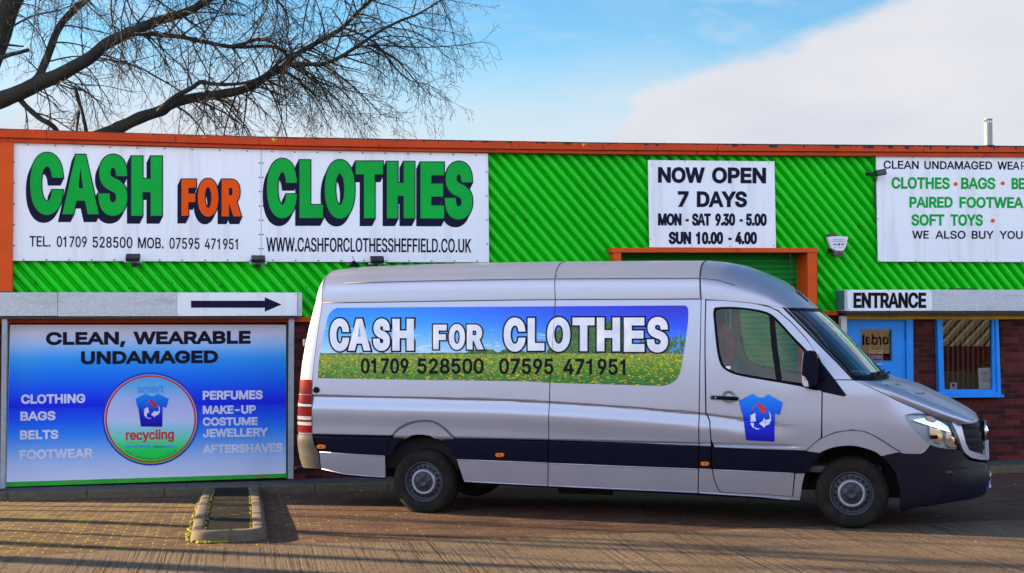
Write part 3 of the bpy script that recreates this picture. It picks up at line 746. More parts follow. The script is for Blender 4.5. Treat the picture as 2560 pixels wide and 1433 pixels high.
# --- orange roof trim in two tiers
def poly_interp(T, u):
    if u <= T[0][0]: (a, b), (c, d) = T[0], T[1]
    elif u >= T[-1][0]: (a, b), (c, d) = T[-2], T[-1]
    else:
        for (a, b), (c, d) in zip(T, T[1:]):
            if u <= c: break
    return b + (d - b) * (u - a) / (c - a)
T_top = [(-520, 303), (0, 322), (350, 333.5), (713, 344.5), (1000, 349.5), (1280, 353.5), (1500, 357), (2000, 361.5), (2560, 365.5), (2900, 368)]
T_mid = [(-520, 326), (0, 343), (350, 353), (700, 363), (1000, 368.5), (1280, 372), (1500, 374.7), (2000, 378), (2560, 380.7), (2900, 382)]
T_bot = [(-520, 339), (0, 354.5), (350, 363), (700, 372.5), (1000, 378), (1280, 381.5), (1500, 384.8), (2000, 388.5), (2560, 391.5), (2900, 393)]
US = [-255, 0, 116, 350, 540, 713, 860, 1000, 1150, 1280, 1500, 1794, 2000, 2309, 2560, 2900]
def strip_obj(name, Ta, Tb, off, depth, mat, gaps=()):
    bm = bmesh.new()
    for a, b in zip(US, US[1:]):
        g0 = 0.6 if a in gaps else 0; g1 = 0.6 if b in gaps else 0
        fprism(bm, [(a + g0, poly_interp(Ta, a)), (b - g1, poly_interp(Ta, b)), (b - g1, poly_interp(Tb, b)), (a + g0, poly_interp(Tb, a))], off, depth)
    bmesh.ops.remove_doubles(bm, verts=bm.verts, dist=0.0005)
    dup = [f for f in bm.faces if all(len(e.link_faces) > 2 for e in f.edges)]
    return obj(name, bm, mat, BLD)
strip_obj('roof_trim', T_top, T_mid, 0.17, 0.16, M_PEEL, gaps=(116, 713, 1280, 1794, 2309))
strip_obj('roof_trim', [(u, v + 1.8) for u, v in T_mid], T_bot, 0.125, 0.12, M_PEEL, gaps=(713, 1794))
# ragged tar line along the very top edge
bm = bmesh.new(); rnd = random.Random(5)
u = -250.0
while u < 2640:
    w = rnd.uniform(5, 22); dark = 1.0 + max(0, (u - 700) / 1900) * 4.2
    h = rnd.uniform(0.5, 1.0) * dark + (rnd.random() < 0.12) * dark * 1.4
    t0, t1 = poly_interp(T_top, u), poly_interp(T_top, u + w)
    fprism(bm, [(u, t0 - 0.8), (u + w, t1 - 0.8), (u + w - 1.5, t1 + h * rnd.uniform(.5, 1)), (u + w * .5, t0 + h), (u + 1, t0 + h * rnd.uniform(.3, 1))], 0.1725, 0.003)
    u += w
obj('trim_tar_edge', bm, M_BLACK, BLD)
# corner post
fobj('corner_post', [[(-46, 354), (33, 356), (30, 729), (-48, 729)]], 0.115, 0.11, M_ORANGE, BLD)
# --- left canopy box on grey columns
bm = bmesh.new()
for a, b in ((-255, 143.4), (144.6, 743), (744, 755)):
    va = 731 + (0 if a < 500 else 1); 
    fprism(bm, [(a, va), (b, va + (0.4 if a < 500 else 0)), (b, 789.7), (a, 790.7)], 0.34, 0.33)
obj('canopy_fascia', bm, M_PEBBLE, BLD)
fobj('canopy_soffit', [[(-255, 792), (750, 791), (750, 796), (-255, 797)]], 0.325, 0.31, M_SOFFIT, BLD)
fobj('canopy_column', [[(5, 797), (17.5, 797), (12, 1221), (0, 1222)]], 0.30, 0.09, M_STEELGREY, BLD)
fobj('canopy_column', [[(722, 795), (735.5, 795), (733.5, 1197), (720, 1197.5)]], 0.28, 0.09, M_STEELGREY, BLD)
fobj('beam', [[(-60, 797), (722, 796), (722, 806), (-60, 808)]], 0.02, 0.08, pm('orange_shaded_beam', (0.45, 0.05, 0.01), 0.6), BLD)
fobj('beam', [[(735.5, 793), (845, 792), (845, 804), (735.5, 805)]], 0.035, 0.08, M_ORANGE, BLD)
# panel bay: dark surround and the flaking green sill
for P_ in ([(14, 806), (26, 806), (16, 1219), (3, 1219)], [(715, 806), (722, 806), (720, 1197), (715, 1197)]): fobj('bay_frame', [P_], 0.015, 0.09, pm('dark_green_frame', (0.012, 0.05, 0.02), 0.7, var=0.3), BLD)
M_SILL = pm('flaking_green_paint', (0.012, 0.36, 0.02), 0.55, var=0.2, scale=8, dirt=((0.25, 0.06, 0.025), (6, 6, 14), 0.60, 0.66, 0.9))
fobj('bay_sill', [[(13, 1206.5), (716, 1185.0), (718, 1194), (12, 1217.5)]], 0.075, 0.10, M_SILL, BLD)
# --- right canopy
bm = bmesh.new()
fprism(bm, [(2113, 724.5), (2900, 724), (2900, 777), (2113, 777.5)], 0.33, 0.32)
obj('canopy_fascia', bm, M_PEBBLE, BLD)
p0, p1 = hit(2113, 726, 0.30), hit(2113, 776, 0.30)
bm = bmesh.new(); prism_pts(bm, [p0 - FT * .003, p1 - FT * .003, p1 - FT * .003 - FN * .285, p0 - FT * .003 - FN * .285], -FT * .012); obj('canopy_end', bm, M_TEAL, BLD)
fobj('canopy_soffit', [[(2116, 778.5), (2900, 778), (2900, 783), (2116, 784)]], 0.315, 0.30, M_SOFFIT, BLD)
fobj('beam', [[(2113, 785), (2900, 782), (2900, 798), (2113, 798)]], 0.0, 0.16, M_YEL, BLD)
fobj('beam', [[(2043, 777), (2096, 777), (2096, 788), (2043, 788)]], 0.02, 0.08, M_ORANGE, BLD)
fobj('canopy_column', [[(2103.5, 790), (2117, 790), (2119, 1165), (2105, 1165)]], 0.10, 0.09, pm('pale_column', (0.5, 0.5, 0.52), 0.6), BLD)
# flat thing lying on the canopy
fobj('canopy_bracket', [[(2380, 721), (2444, 721.5), (2444, 724), (2380, 724)]], 0.2, 0.1, M_BLACK, BLD)
# --- roller shutter in its deep orange frame
bm = bmesh.new()
fprism(bm, [(1530, 620), (2044.5, 620), (2044.5, 631), (1530, 631)], 0.20, 0.42)
obj('shutter_header', bm, M_ORANGE, BLD)
fobj('shutter_post', [[(1534, 631.5), (1553, 631.5), (1553, 1160), (1534, 1160)]], 0.18, 0.40, M_ORANGE, BLD)
fobj('shutter_post', [[(2019, 631.5), (2042, 631.5), (2045, 1160), (2022, 1160)]], 0.18, 0.40, M_ORANGE, BLD)
s0, s1 = sz(1545, 700, -0.2)[0], sz(2030, 700, -0.2)[0]
bm = bmesh.new(); z = -0.09; prev = None
while z < zd + .08:
    for dz_, o_ in ((0.0, 0.0), (0.022, 0.014), (0.052, 0.014), (0.072, 0.0)):
        a = bm.verts.new(fp(s0, z + dz_, -0.215 + o_)); b = bm.verts.new(fp(s1, z + dz_, -0.215 + o_))
        if prev: bm.faces.new((prev[0], prev[1], b, a))
        prev = (a, b)
    z += 0.076
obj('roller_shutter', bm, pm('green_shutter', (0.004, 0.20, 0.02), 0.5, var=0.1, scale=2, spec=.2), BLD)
# --- entrance door
DO = -0.07
def ring(outer, inner): return outer, inner
def frame_poly(bm, outer, inner, off, depth):
    """rectangular frame from an outer and an inner 4-corner outline"""
    for i in range(4):
        j = (i + 1) % 4
        fprism(bm, [outer[i], outer[j], inner[j], inner[i]], off, depth)
door = empty('door', hit(2195, 1165, DO)); door.parent = BLD; door.matrix_parent_inverse = Matrix.Identity(4); door.location = BLD.matrix_basis.inverted() @ door.location
bm = bmesh.new()
fprism(bm, [(2117.5, 798), (2283, 798), (2283, 801.5), (2117.5, 801.5)], DO + .05, .13)
fprism(bm, [(2117.5, 801.5), (2121.5, 801.5), (2123, 1168), (2119, 1168)], DO + .05, .13)
fprism(bm, [(2266, 801.5), (2282.5, 801.5), (2286, 1168), (2270, 1168)], DO + .05, .13)
obj('door_frame', bm, M_BLUE, door)
gl = [(2154.5, 825), (2229, 825), (2229, 902), (2154.5, 902)]
gi = [(2151, 822), (2233, 822), (2233, 905), (2151, 905)]
bm = bmesh.new(); frame_poly(bm, [(2122, 802), (2265.5, 802), (2269.5, 1167), (2123.5, 1167)], gi, DO + .015, .05); obj('door_leaf', bm, M_BLUE, door)
bm = bmesh.new(); frame_poly(bm, gi, gl, DO + .022, .05); obj('glazing_bead', bm, pm('dark_blue_bead', (0.01, 0.14, 0.42), 0.4), door)
fobj('glass', [gl], DO - .01, .004, M_GLASS, door)
bm = bmesh.new(); fprism(bm, rect(2262.5, 832, 2266, 850), DO + .03, .03); obj('hinge', bm, pm('blue_hinge', (0.01, 0.12, 0.35), 0.4, metal=0.3), door)
bm = bmesh.new(); add_tube(bm, [hit(2189, 912, DO + .03), hit(2196, 911, DO + .05), hit(2205, 911, DO + .05)], 0.008); obj('handle', bm, pm('steel_handle', (0.6, 0.6, 0.6), 0.3, metal=0.9), door)
# --- shop window
win = empty('window', hit(2420, 992, DO)); win.parent = BLD; win.location = BLD.matrix_basis.inverted() @ win.location
go_, gi_ = [(2343, 798), (2496.5, 798), (2503, 986), (2349, 986)], [(2355.5, 800), (2480, 800), (2482, 974), (2361.5, 974)]
gm_ = [(2350, 799), (2489, 799), (2494, 981), (2355, 981)]
bm = bmesh.new(); frame_poly(bm, go_, gm_, DO + .06, .11); obj('frame', bm, M_BLUE, win)
bm = bmesh.new(); frame_poly(bm, gm_, gi_, DO + .035, .08); obj('sash', bm, M_BLUE, win)
fobj('sill', [[(2347, 987), (2510, 986.5), (2511, 993.5), (2347, 994.5)]], DO + .13, .16, M_BLUE, win)
fobj('glass', [[(2355, 799.5), (2480.5, 799.5), (2482.5, 974.5), (2361, 974.5)]], DO, .004, M_GLASS, win)
# dim rooms behind door and window
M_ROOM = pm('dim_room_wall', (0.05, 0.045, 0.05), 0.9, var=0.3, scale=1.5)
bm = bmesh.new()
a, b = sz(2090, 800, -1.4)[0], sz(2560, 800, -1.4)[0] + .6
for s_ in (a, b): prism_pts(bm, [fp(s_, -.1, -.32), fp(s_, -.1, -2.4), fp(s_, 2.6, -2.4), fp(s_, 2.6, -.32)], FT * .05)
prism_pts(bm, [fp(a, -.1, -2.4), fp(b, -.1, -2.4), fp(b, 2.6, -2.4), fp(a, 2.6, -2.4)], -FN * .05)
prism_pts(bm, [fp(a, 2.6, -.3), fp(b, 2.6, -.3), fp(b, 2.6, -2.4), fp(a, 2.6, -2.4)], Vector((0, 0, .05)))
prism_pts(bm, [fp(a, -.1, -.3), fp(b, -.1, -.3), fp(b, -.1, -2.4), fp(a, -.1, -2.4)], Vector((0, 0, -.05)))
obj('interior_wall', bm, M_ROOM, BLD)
# vertical blinds inside the window
bm = bmesh.new()
for i in range(10):
    u = 2358 + i * 12.6
    s_, z_ = sz(u, 800, -.20)
    w = 0.055 if i < 9 else 0.03
    add_box(bm, fp(s_, 1.45, -.22), (w, 0.004, 1.5), Matrix.Rotation(FB + rad(35), 4, 'Z'))
obj('blind', bm, pm('grey_blind', (0.12, 0.12, 0.15), 0.8, var=0.2), win)
# brown filing units inside
bm = bmesh.new(); add_box(bm, fp(sz(2385, 930, -1.2)[0], 0.75, -1.3), (0.5, 0.35, 0.75), Matrix.Rotation(FB, 4, 'Z')); add_box(bm, fp(sz(2448, 930, -1.2)[0], 0.65, -1.4), (0.4, 0.35, 0.9), Matrix.Rotation(FB, 4, 'Z'), bev=.01)
obj('counter', bm, pm('brown_counter', (0.16, 0.065, 0.02), 0.6), BLD)
fobj('pipe', [[(2463, 1100), (2471.5, 1100), (2473, 1149), (2464, 1150)]], .14, .05, M_STEELGREY, BLD)
# --- metal flue on the roof
fl = hit(2471, 375, -5.0); ft_ = hit(2471, 299, -5.0)
rr = (hit(2480.5, 330, -5) - hit(2462, 330, -5)).length / 2
bm = bmesh.new(); add_tube(bm, [(fl.x, fl.y, 4.3), (fl.x, fl.y, ft_.z - .06)], rr, seg=20)
for k in range(8):
    a = k * math.pi / 4; add_box(bm, (fl.x + rr * .9 * math.cos(a), fl.y + rr * .9 * math.sin(a), ft_.z - .03), (.012, .012, .06))
add_tube(bm, [(fl.x, fl.y, ft_.z - .008), (fl.x, fl.y, ft_.z + .01)], rr * 1.05, seg=20)
fo = obj('flue', bm, pm('galvanised_flue', (0.22, 0.225, 0.25), 0.5, metal=0.4, var=0.1), BLD, smooth=False)
bm = bmesh.new(); add_tube(bm, [(fl.x, fl.y, 4.33), (fl.x, fl.y, hit(2471, 364, -5).z)], [rr * 1.9, rr * 1.5], seg=16); obj('flue_collar', bm, M_BLACK, fo)

# ================================================================== signs
def screws(name, pts, off, parent, r=0.011):
    for u, v in pts:
        bm = bmesh.new(); p = hit(u, v, off); add_tube(bm, [p, p + FN * 0.008], [r, r * .7], seg=8); obj(name, bm, M_SCREW, parent)
def along(a, b, n): return [(a[0] + (b[0] - a[0]) * (i + .5) / n, a[1] + (b[1] - a[1]) * (i + .5) / n) for i in range(n)]
def sign(name, label, cat, poly, off, thick=0.02, seam=None):
    c = sum((hit(u, v, off) for u, v in poly), Vector()) / len(poly); c.z = min(hit(u, v, off).z for u, v in poly)
    r = empty(name, c); tag(r, label, cat)
    if seam:
        for P in seam: fobj('panel', [P], off, thick, M_WHITE, r)
    else: fobj('panel', [poly], off, thick, M_WHITE, r)
    return r
BS = 0.062
TOPS = [(31, 356), (330, 366), (652.4, 373.8)]; TOPS2 = [(653.4, 373.9), (960, 379.3), (1220, 384)]
big = sign('shop_sign', 'long white two-panel sign with big green lettering at the left of the shop front', 'sign', [(31, 356), (1220, 384), (1223, 656), (31, 652)], BS,
           seam=[TOPS + [(652.4, 654.2), (31, 652)], TOPS2 + [(1223, 656), (653.4, 654.3)]])
screws('screw', along((35, 361), (652, 379), 9) + along((652, 379), (1218, 388), 10) + along((31, 649), (1221, 653), 21) + along((35, 380), (35, 640), 5) + along((649, 390), (649, 640), 7) + along((657, 390), (657, 640), 7) + along((1216, 400), (1218, 640), 4), BS, big)
Z1 = 1 / 1.99
LET = [('C', 150, 312, 760, 1070), ('A', 315, 487, 770, 1066), ('S', 490, 633, 769, 1074), ('H', 653, 806, 778, 1074),
       ('C', 1328, 1475, 790, 1086), ('L', 1490, 1607, 797, 1085), ('O', 1616, 1765, 796, 1088), ('T', 1770, 1905, 803, 1086), ('H', 1925, 2062, 805, 1086), ('E', 2092, 2209, 808, 1087), ('S', 2214, 2350, 804, 1092)]
FORL = [('F', 903, 975, 893, 1074), ('O', 984, 1086, 889, 1078), ('R', 1103, 1196, 893, 1077)]
def glyphs(bm, L, bold, grow=0, lift=0.003, shift=(0, 0)):
    for ch, a, b, t, d in L:
        rd = ch in 'CSO'
        letters(bm, ch, a * Z1, b * Z1, t * Z1, d * Z1, t * Z1, d * Z1, fmap(BS), bold=bold, grow=grow, bbox=True, lift=lift, shift=shift)
bm = bmesh.new()
STEPS = 9
for k in range(STEPS):
    q = (k + 1) / STEPS
    glyphs(bm, LET, 9.3, 2.3, 0.002 + 0.0004 * (STEPS - k), (-8.5 * q, 17.5 * q)); glyphs(bm, FORL, 6.0, 2.3, 0.002 + 0.0004 * (STEPS - k), (-8.0 * q, 17.0 * q))
glyphs(bm, LET, 9.3, 2.6, 0.0064); glyphs(bm, FORL, 6.0, 2.6, 0.0064)
obj('letter_shadow', bm, M_NAVY, big)
bm = bmesh.new(); glyphs(bm, LET, 9.3, 0, 0.008); obj('lettering', bm, M_SGREEN, big)
bm = bmesh.new(); glyphs(bm, FORL, 6.0, 0, 0.008); obj('lettering', bm, M_SORANGE, big)
text_obj('lettering', [('TEL.', 74, 126, 590, 616.5, 590.5, 617, {'bold': .5}), ('01709', 142, 217, 590.5, 617.5, 591.5, 618.5, {'bold': .5}), ('528500', 231.5, 331, 592, 619, 593, 620.5, {'bold': .5}),
                       ('MOB.', 345, 409, 593.5, 620.5, 594.5, 621.5, {'bold': .5}), ('07595', 423.5, 499, 594.5, 622, 595.5, 623, {'bold': .5}), ('471951', 512, 594.5, 596, 623, 597, 624, {'bold': .5}),
                       ('WWW.CASHFORCLOTHESSHEFFIELD.CO.UK', 666, 1178, 593.5, 629, 597.5, 631.5, {'bold': .7})], fmap(BS), M_NAVY, big)

nowo = sign('opening_hours_sign', 'white square sign with opening days and hours above the orange shutter frame', 'sign', [(1620, 400.4), (1936, 403.7), (1940, 620), (1624, 618.6)], BS)
screws('screw', [(1630, 412), (1712, 403), (1822, 405), (1922, 407), (1626, 598), (1730, 615), (1826, 616), (1934, 614)], BS, nowo, .008)
text_obj('lettering', [('NOW', 1645, 1762, 417.8, 457, 418.8, 458, {'bold': 2.6}), ('OPEN', 1780, 1915.3, 418.4, 458.3, 419.4, 459, {'bold': 2.6}), ('7', 1694.6, 1722, 478, 517.5, 478, 517.6, {'bold': 2.6}), ('DAYS', 1742, 1867.7, 478.3, 518, 478.8, 518.4, {'bold': 2.6}),
                       ('MON', 1645, 1704, 533.7, 564, 533.9, 564, {'bold': 2}), ('-', 1714, 1722, 533.7, 564, 533.7, 564, {'bold': 1.5}), ('SAT', 1730, 1777, 533.8, 564.3, 533.8, 564.3, {'bold': 2}), ('9.30', 1788, 1838, 534, 564.6, 534, 564.6, {'bold': 2}), ('-', 1849, 1857, 534, 564.6, 534, 564.6, {'bold': 1.5}), ('5.00', 1865, 1917, 534.2, 564.8, 534.2, 564.8, {'bold': 2}),
                       ('SUN', 1671.8, 1728, 579.7, 610.4, 579.7, 610.5, {'bold': 2.1}), ('10.00', 1740, 1808, 580, 610.6, 580, 610.6, {'bold': 2.1}), ('-', 1821, 1829, 580, 610.6, 580, 610.6, {'bold': 1.5}), ('4.00', 1838, 1892.5, 580, 610.7, 580, 610.7, {'bold': 2.1})], fmap(BS), M_NAVY, nowo)

buy = sign('goods_sign', 'white sign listing wanted goods, cut by the right edge, above the canopy', 'sign', [(2190, 390), (2900, 395), (2906, 656.5), (2195.6, 654)], BS)
screws('screw', [(2282, 393), (2370, 393.5), (2458, 394), (2546, 395), (2199, 652), (2290, 652), (2377, 652.5), (2467, 652.5), (2555, 653), (2194, 452), (2195, 547)], BS, buy, .009)
text_obj('lettering', [('CLEAN', 2209, 2297, 401.6, 422, 402.6, 423, {'bold': .7}), ('UNDAMAGED', 2311, 2480.5, 402.7, 423, 403.8, 424, {'bold': .7}), ('WEA', 2494, 2549, 404, 424.2, 404.5, 424.4, {'bold': .7}), ('RABLE', 2553, 2640, 404.5, 424.5, 405, 425),
                       ('WE', 2280.5, 2322, 577, 597, 577, 597, {'bold': .7}), ('ALSO', 2338.5, 2414, 577, 597, 577.3, 597.2, {'bold': .7}), ('BUY', 2429.5, 2484, 577.3, 597.3, 577.5, 597.5, {'bold': .7}), ('YOU', 2499, 2557, 577.5, 597.5, 577.8, 597.6, {'bold': .7})], fmap(BS), M_NAVY, buy)
GB = {'bold': 1.5}
text_obj('lettering', [('CLOTHES', 2228.8, 2374.5, 443, 472, 444, 473, GB), ('BAGS', 2402.7, 2488.4, 444, 473, 444.3, 473.2, GB), ('BE', 2529, 2562, 445, 473.5, 445, 473.5, GB), ('LTS', 2566, 2622, 445, 473.5, 445, 473.5, GB),
                       ('PAIRED', 2273.5, 2382, 492, 519.5, 492.3, 519.7, GB), ('FOOTWEA', 2398.6, 2558.5, 492.5, 520, 493, 520.5, GB), ('R', 2562, 2582, 493, 520.5, 493, 520.5, GB), ('SOFT', 2278.5, 2361, 535.8, 564.4, 535.8, 564.6, GB), ('TOYS', 2376, 2457.4, 536, 564.7, 536, 564.8, GB)], fmap(BS), M_SGREEN, buy)
bm = bmesh.new()
for c in ((2389, 460.4), (2507, 458.4), (2482, 552)): flat_poly(bm, [ellipse(*c, 5, 5, 20)], fmap(BS), .003)
obj('bullet', bm, M_SORANGE, buy)

AO = 0.352
arr = sign('arrow_sign', 'white strip sign with a black arrow pointing right, on the left canopy', 'sign', [(443, 731.5), (743, 732.5), (743, 789.2), (443, 790.2)], AO, .010)
bm = bmesh.new(); flat_poly(bm, [[(477.5, 752), (662, 752), (662, 743), (704, 761.5), (662, 779.5), (662, 769.8), (477.5, 769.5)]], fmap(AO), .002); obj('arrow', bm, M_NAVY, arr)
screws('screw', [(446, 735), (595, 734), (739, 735.5), (446, 786.5), (600, 787), (739, 786)], AO, arr, .006)
ent = sign('entrance_sign', 'white ENTRANCE sign with heavy black letters on the right canopy', 'sign', [(2118, 724.8), (2329, 725.2), (2331, 777), (2119.5, 777.6)], AO - .01, .010)
text_obj('lettering', [('ENTRANCE', 2133.7, 2315.7, 731.7, 770.2, 731.7, 770.3, {'bold': 2.1})], fmap(AO - .01), pm('black_vinyl', (0.004, 0.003, 0.008), 0.6, spec=.12), ent)
screws('screw', [(2120.5, 727), (2221, 727), (2326.5, 728), (2122, 775), (2224, 775), (2328, 775)], AO - .01, ent, .007)

# --- blue printed panel under the left canopy
PO = 0.05
pan = empty('printed_panel', hit(366, 1196, PO)); tag(pan, 'big blue and white printed panel with round recycling emblem under the left canopy', 'sign')
fobj('panel', [[(25, 812), (715, 812.6), (715.3, 1184), (16, 1205.5)]], PO - .002, .02, M_WHITE, pan)
BL = [(0, (196, 190, 212)), (.06, (186, 186, 214)), (.13, (140, 175, 222)), (.22, (45, 140, 232)), (.33, (6, 108, 234)), (.45, (4, 62, 222)), (.505, (2, 34, 214)), (.525, (2, 26, 206)), (.54, (4, 52, 216)), (.62, (14, 84, 222)), (.70, (40, 120, 226)), (.80, (112, 158, 226)), (.88, (160, 180, 226)), (.94, (182, 190, 228)), (1, (196, 198, 232))]
M_PRINT = pm('printed_sheet', (1, 1, 1), 0.5, var=0.03, scale=1.5, attr='print', spec=.2)
def pan_col(u, v):
    y1 = 1205.5 - (u - 16) * (21.5 / 699); t = (v - 812) / (y1 - 812)
    c = ramp(BL, t); k = 1.0
    if u < 262: t2 = max(0, 1 - abs(u - 60) / 60); c = tuple(a + (205 - a) * 0.18 * t2 * max(0, 1 - t * 1.6) for a in c)
    return c
def grid_panel(u0, u1, n):
    return colour_grid('print', 70, n, fmap(PO), pan_col, M_PRINT, pan, .001, lambda t: u0 + (25 - 16) * (1 - t) * 0 + (9 * (1 - t) if u0 < 20 else 0), lambda t: u1, 0.0, 1.0)
# rows are fractions of the panel height so they follow its slanting foot
def pan_map(u, t, l): return hit(u, 812 + (1205.5 - (u - 16) * (21.5 / 699) - 812) * t, PO + l)
def pan_colt(u, t): return pan_col(u, 812 + (1205.5 - (u - 16) * (21.5 / 699) - 812) * t)
for a, b in ((16.5, 261.75), (261.9, 492.5), (492.65, 714.8)):
    colour_grid('print', 80, 10, pan_map, pan_colt, M_PRINT, pan, .001, (lambda t, a=a: a + (9 * (1 - t) if a < 20 else 0)), (lambda t, b=b: b), 0.0, 1.0)
text_obj('lettering', [('CLEAN,', 115, 313, 830.7, 863, 829.3, 861.6, {'bold': 2.5}), ('WEARABLE', 334, 626.6, 829.2, 861.6, 827, 859.7, {'bold': 2.5}), ('UNDAMAGED', 202.5, 545, 878.6, 911.3, 876, 907.8, {'bold': 2.5})], fmap(PO), pm('black_print', (0.006, 0.006, 0.02), 0.6, spec=.12), pan, lift=.004)
WB = {'bold': 1.4}
text_obj('lettering', [('CLOTHING', 52.6, 213, 986.7, 1010, 984.8, 1007.7, WB), ('BAGS', 51, 138.6, 1029.5, 1052.3, 1028, 1050.6, WB), ('BELTS', 50, 146, 1076.3, 1099.3, 1074.7, 1097, WB), ('FOOTWEAR', 49, 231.5, 1125.6, 1149, 1121, 1143.8, WB),
                       ('PERFUMES', 507, 656.7, 977.6, 999.6, 976, 998, WB), ('MAKE-UP', 507, 639.7, 1014.6, 1035.4, 1013, 1034, WB), ('COSTUME', 507, 644, 1044, 1065, 1043, 1063, WB), ('JEWELLERY', 507, 669.4, 1072.7, 1094, 1069.5, 1091, WB), ('AFTERSHAVES', 507, 707.5, 1112.6, 1134, 1108, 1130, WB)], fmap(PO), pm('pale_print', (0.62, 0.63, 0.82), 0.4), pan, lift=.004)
# round emblem
CX, CY, RX, RY = 376.6, 1047.7, 120.3, 116.4
M_EBLUE = pm('deep_blue_print', (0.012, 0.010, 0.42), 0.4); M_ERED = pm('red_print', (0.56, 0.006, 0.02), 0.4); M_EWHITE = pm('white_print', (0.70, 0.72, 0.86), 0.4); M_SKYP = pm('sky_blue_print', (0.02, 0.30, 0.85), 0.4); M_DGREEN = pm('dark_green_print', (0.01, 0.22, 0.12), 0.4)
EB = [(0, (50, 150, 215)), (.14, (90, 160, 218)), (.30, (160, 172, 220)), (.44, (176, 178, 222)), (.52, (176, 190, 224)), (.60, (140, 190, 212)), (.72, (95, 200, 165)), (.84, (30, 196, 84)), (1, (4, 200, 30))]
V = []; C = []; Fc = []; NR, NA = 34, 72
for i in range(NR + 1):
    for k in range(NA):
        r = i / NR; a = 2 * math.pi * k / NA; u = CX + RX * r * math.cos(a); v = CY + RY * r * math.sin(a)
        V.append(hit(u, v, PO + .003)); C.append((*plin(ramp(EB, (v - CY + RY) / (2 * RY)), PK), 1))
for i in range(NR):
    for k in range(NA):
        a, b = i * NA + k, i * NA + (k + 1) % NA
        Fc.append((a, b, b + NA, a + NA) if i else (a, b + NA, a + NA))
inv = world_of(pan).inverted(); me = bpy.data.meshes.new('emblem'); me.from_pydata([tuple(inv @ p) for p in V], [], Fc); me.update()
ca = me.color_attributes.new('print', 'FLOAT_COLOR', 'POINT'); ca.data.foreach_set('color', [x for c in C for x in c]); me.materials.append(M_PRINT)
emb = link_mesh('emblem', me, pan)
def ringp(bm, rx0, ry0, rx1, ry1, mapf, lift):
    A = ellipse(CX, CY, rx0, ry0, 96); B = ellipse(CX, CY, rx1, ry1, 96); va = [bm.verts.new(mapf(*p, lift)) for p in A]; vb = [bm.verts.new(mapf(*p, lift)) for p in B]
    for i in range(96): bm.faces.new((va[i], va[(i + 1) % 96], vb[(i + 1) % 96], vb[i]))
bm = bmesh.new(); ringp(bm, RX, RY, RX - 4.4, RY - 4.4, fmap(PO), .005); obj('ring', bm, M_EBLUE, emb)
bm = bmesh.new(); ringp(bm, 113.8, 109.4, 109.4, 105.0, fmap(PO), .005); obj('ring', bm, M_ERED, emb)
SHIRT = [(245, 385), (255, 372), (545, 226), (562, 221), (585, 228), (640, 280), (700, 303), (760, 306), (825, 288), (880, 243), (905, 236), (1222, 412), (1230, 425), (1162, 682), (1140, 694), (1050, 655), (1040, 1275), (1025, 1290), (420, 1258), (403, 1240), (410, 618), (330, 655), (305, 645)]
RARW = [[(615, 460), (700, 437), (750, 445), (790, 480), (818, 525), (858, 515), (852, 673), (695, 610), (725, 590), (715, 550), (690, 515), (660, 480), (640, 468)], [(540, 605), (545, 560), (575, 510), (610, 485), (635, 488), (610, 500), (575, 545), (550, 590)]]
WARW = [[(895, 595), (940, 650), (968, 710), (965, 745), (935, 765), (942, 730), (930, 670), (905, 610)], [(970, 755), (960, 830), (930, 890), (890, 920), (823, 940), (823, 985), (703, 888), (825, 760), (828, 812), (890, 800), (940, 780)],
        [(490, 718), (612, 645), (655, 840), (605, 815), (585, 870), (575, 935), (580, 1000), (540, 955), (510, 905), (500, 850), (505, 790), (520, 735)], [(590, 945), (610, 980), (640, 997), (690, 1002), (735, 998), (690, 1015), (640, 1020), (605, 1000)]]
SG = [(0, (6, 140, 238)), (.25, (6, 110, 230)), (.5, (6, 70, 214)), (.68, (6, 20, 196)), (1, (14, 4, 150))]
def shirt(parent, mapf, fit, lift, tagname='shirt_logo'):
    """t-shirt print with three chasing arrows; fit(x, y) -> picture place"""
    bm = bmesh.new(); P = [Vector((x, y, 0)) for x, y in SHIRT]
    vs = [bm.verts.new(p) for p in P]; f = bm.faces.new(vs); bmesh.ops.triangulate(bm, faces=[f])
    for k in range(1, 16):
        y = 222 + (1290 - 222) * k / 16
        bmesh.ops.bisect_plane(bm, geom=bm.verts[:] + bm.edges[:] + bm.faces[:], plane_co=(0, y, 0), plane_no=(0, 1, 0))
    for k in range(1, 5):
        bmesh.ops.bisect_plane(bm, geom=bm.verts[:] + bm.edges[:] + bm.faces[:], plane_co=(245 + 197 * k, 0, 0), plane_no=(1, 0, 0))
    cl = bm.verts.layers.float_color.new('print')
    for v in bm.verts:
        v[cl] = (*plin(ramp(SG, (v.co.y - 222) / 1068)), 1); u, w = fit(v.co.x, v.co.y); v.co = mapf(u, w, lift)
    o = obj(tagname, bm, M_PRINT, parent)
    for nm, A, mt in (('arrow', RARW, M_ERED), ('arrow', WARW, M_EWHITE)):
        bm = bmesh.new()
        for L in A: flat_poly(bm, [[fit(x, y) for x, y in L]], mapf, lift + .002)
        obj(nm, bm, mt, o)
    return o
shirt(emb, fmap(PO), lambda x, y: (338.5 + (x - 245) / 985 * 83.5, 985 + (y - 222) / 1068 * 84.7 - (x - 245) / 985 * 3.0), .005)
text_obj('lettering', [('smart', 343.8, 409.7, 963.8, 983, 962.6, 981.8, {'bold': .9, 'bbox': True})], fmap(PO), M_SKYP, emb, lift=.006)
text_obj('lettering', [('recycling', 314.8, 435, 1074.8, 1107.5, 1073, 1105, {'bold': 1.0, 'bbox': True})], fmap(PO), M_ERED, emb, lift=.006)
bm = bmesh.new()
for k in range(18):
    u = 315 + k * 5.8
    if 353 < u < 366: continue
    flat_poly(bm, [rect(u, 1106.2 - k * .08, u + 3, 1107.4 - k * .08)], fmap(PO), .006)
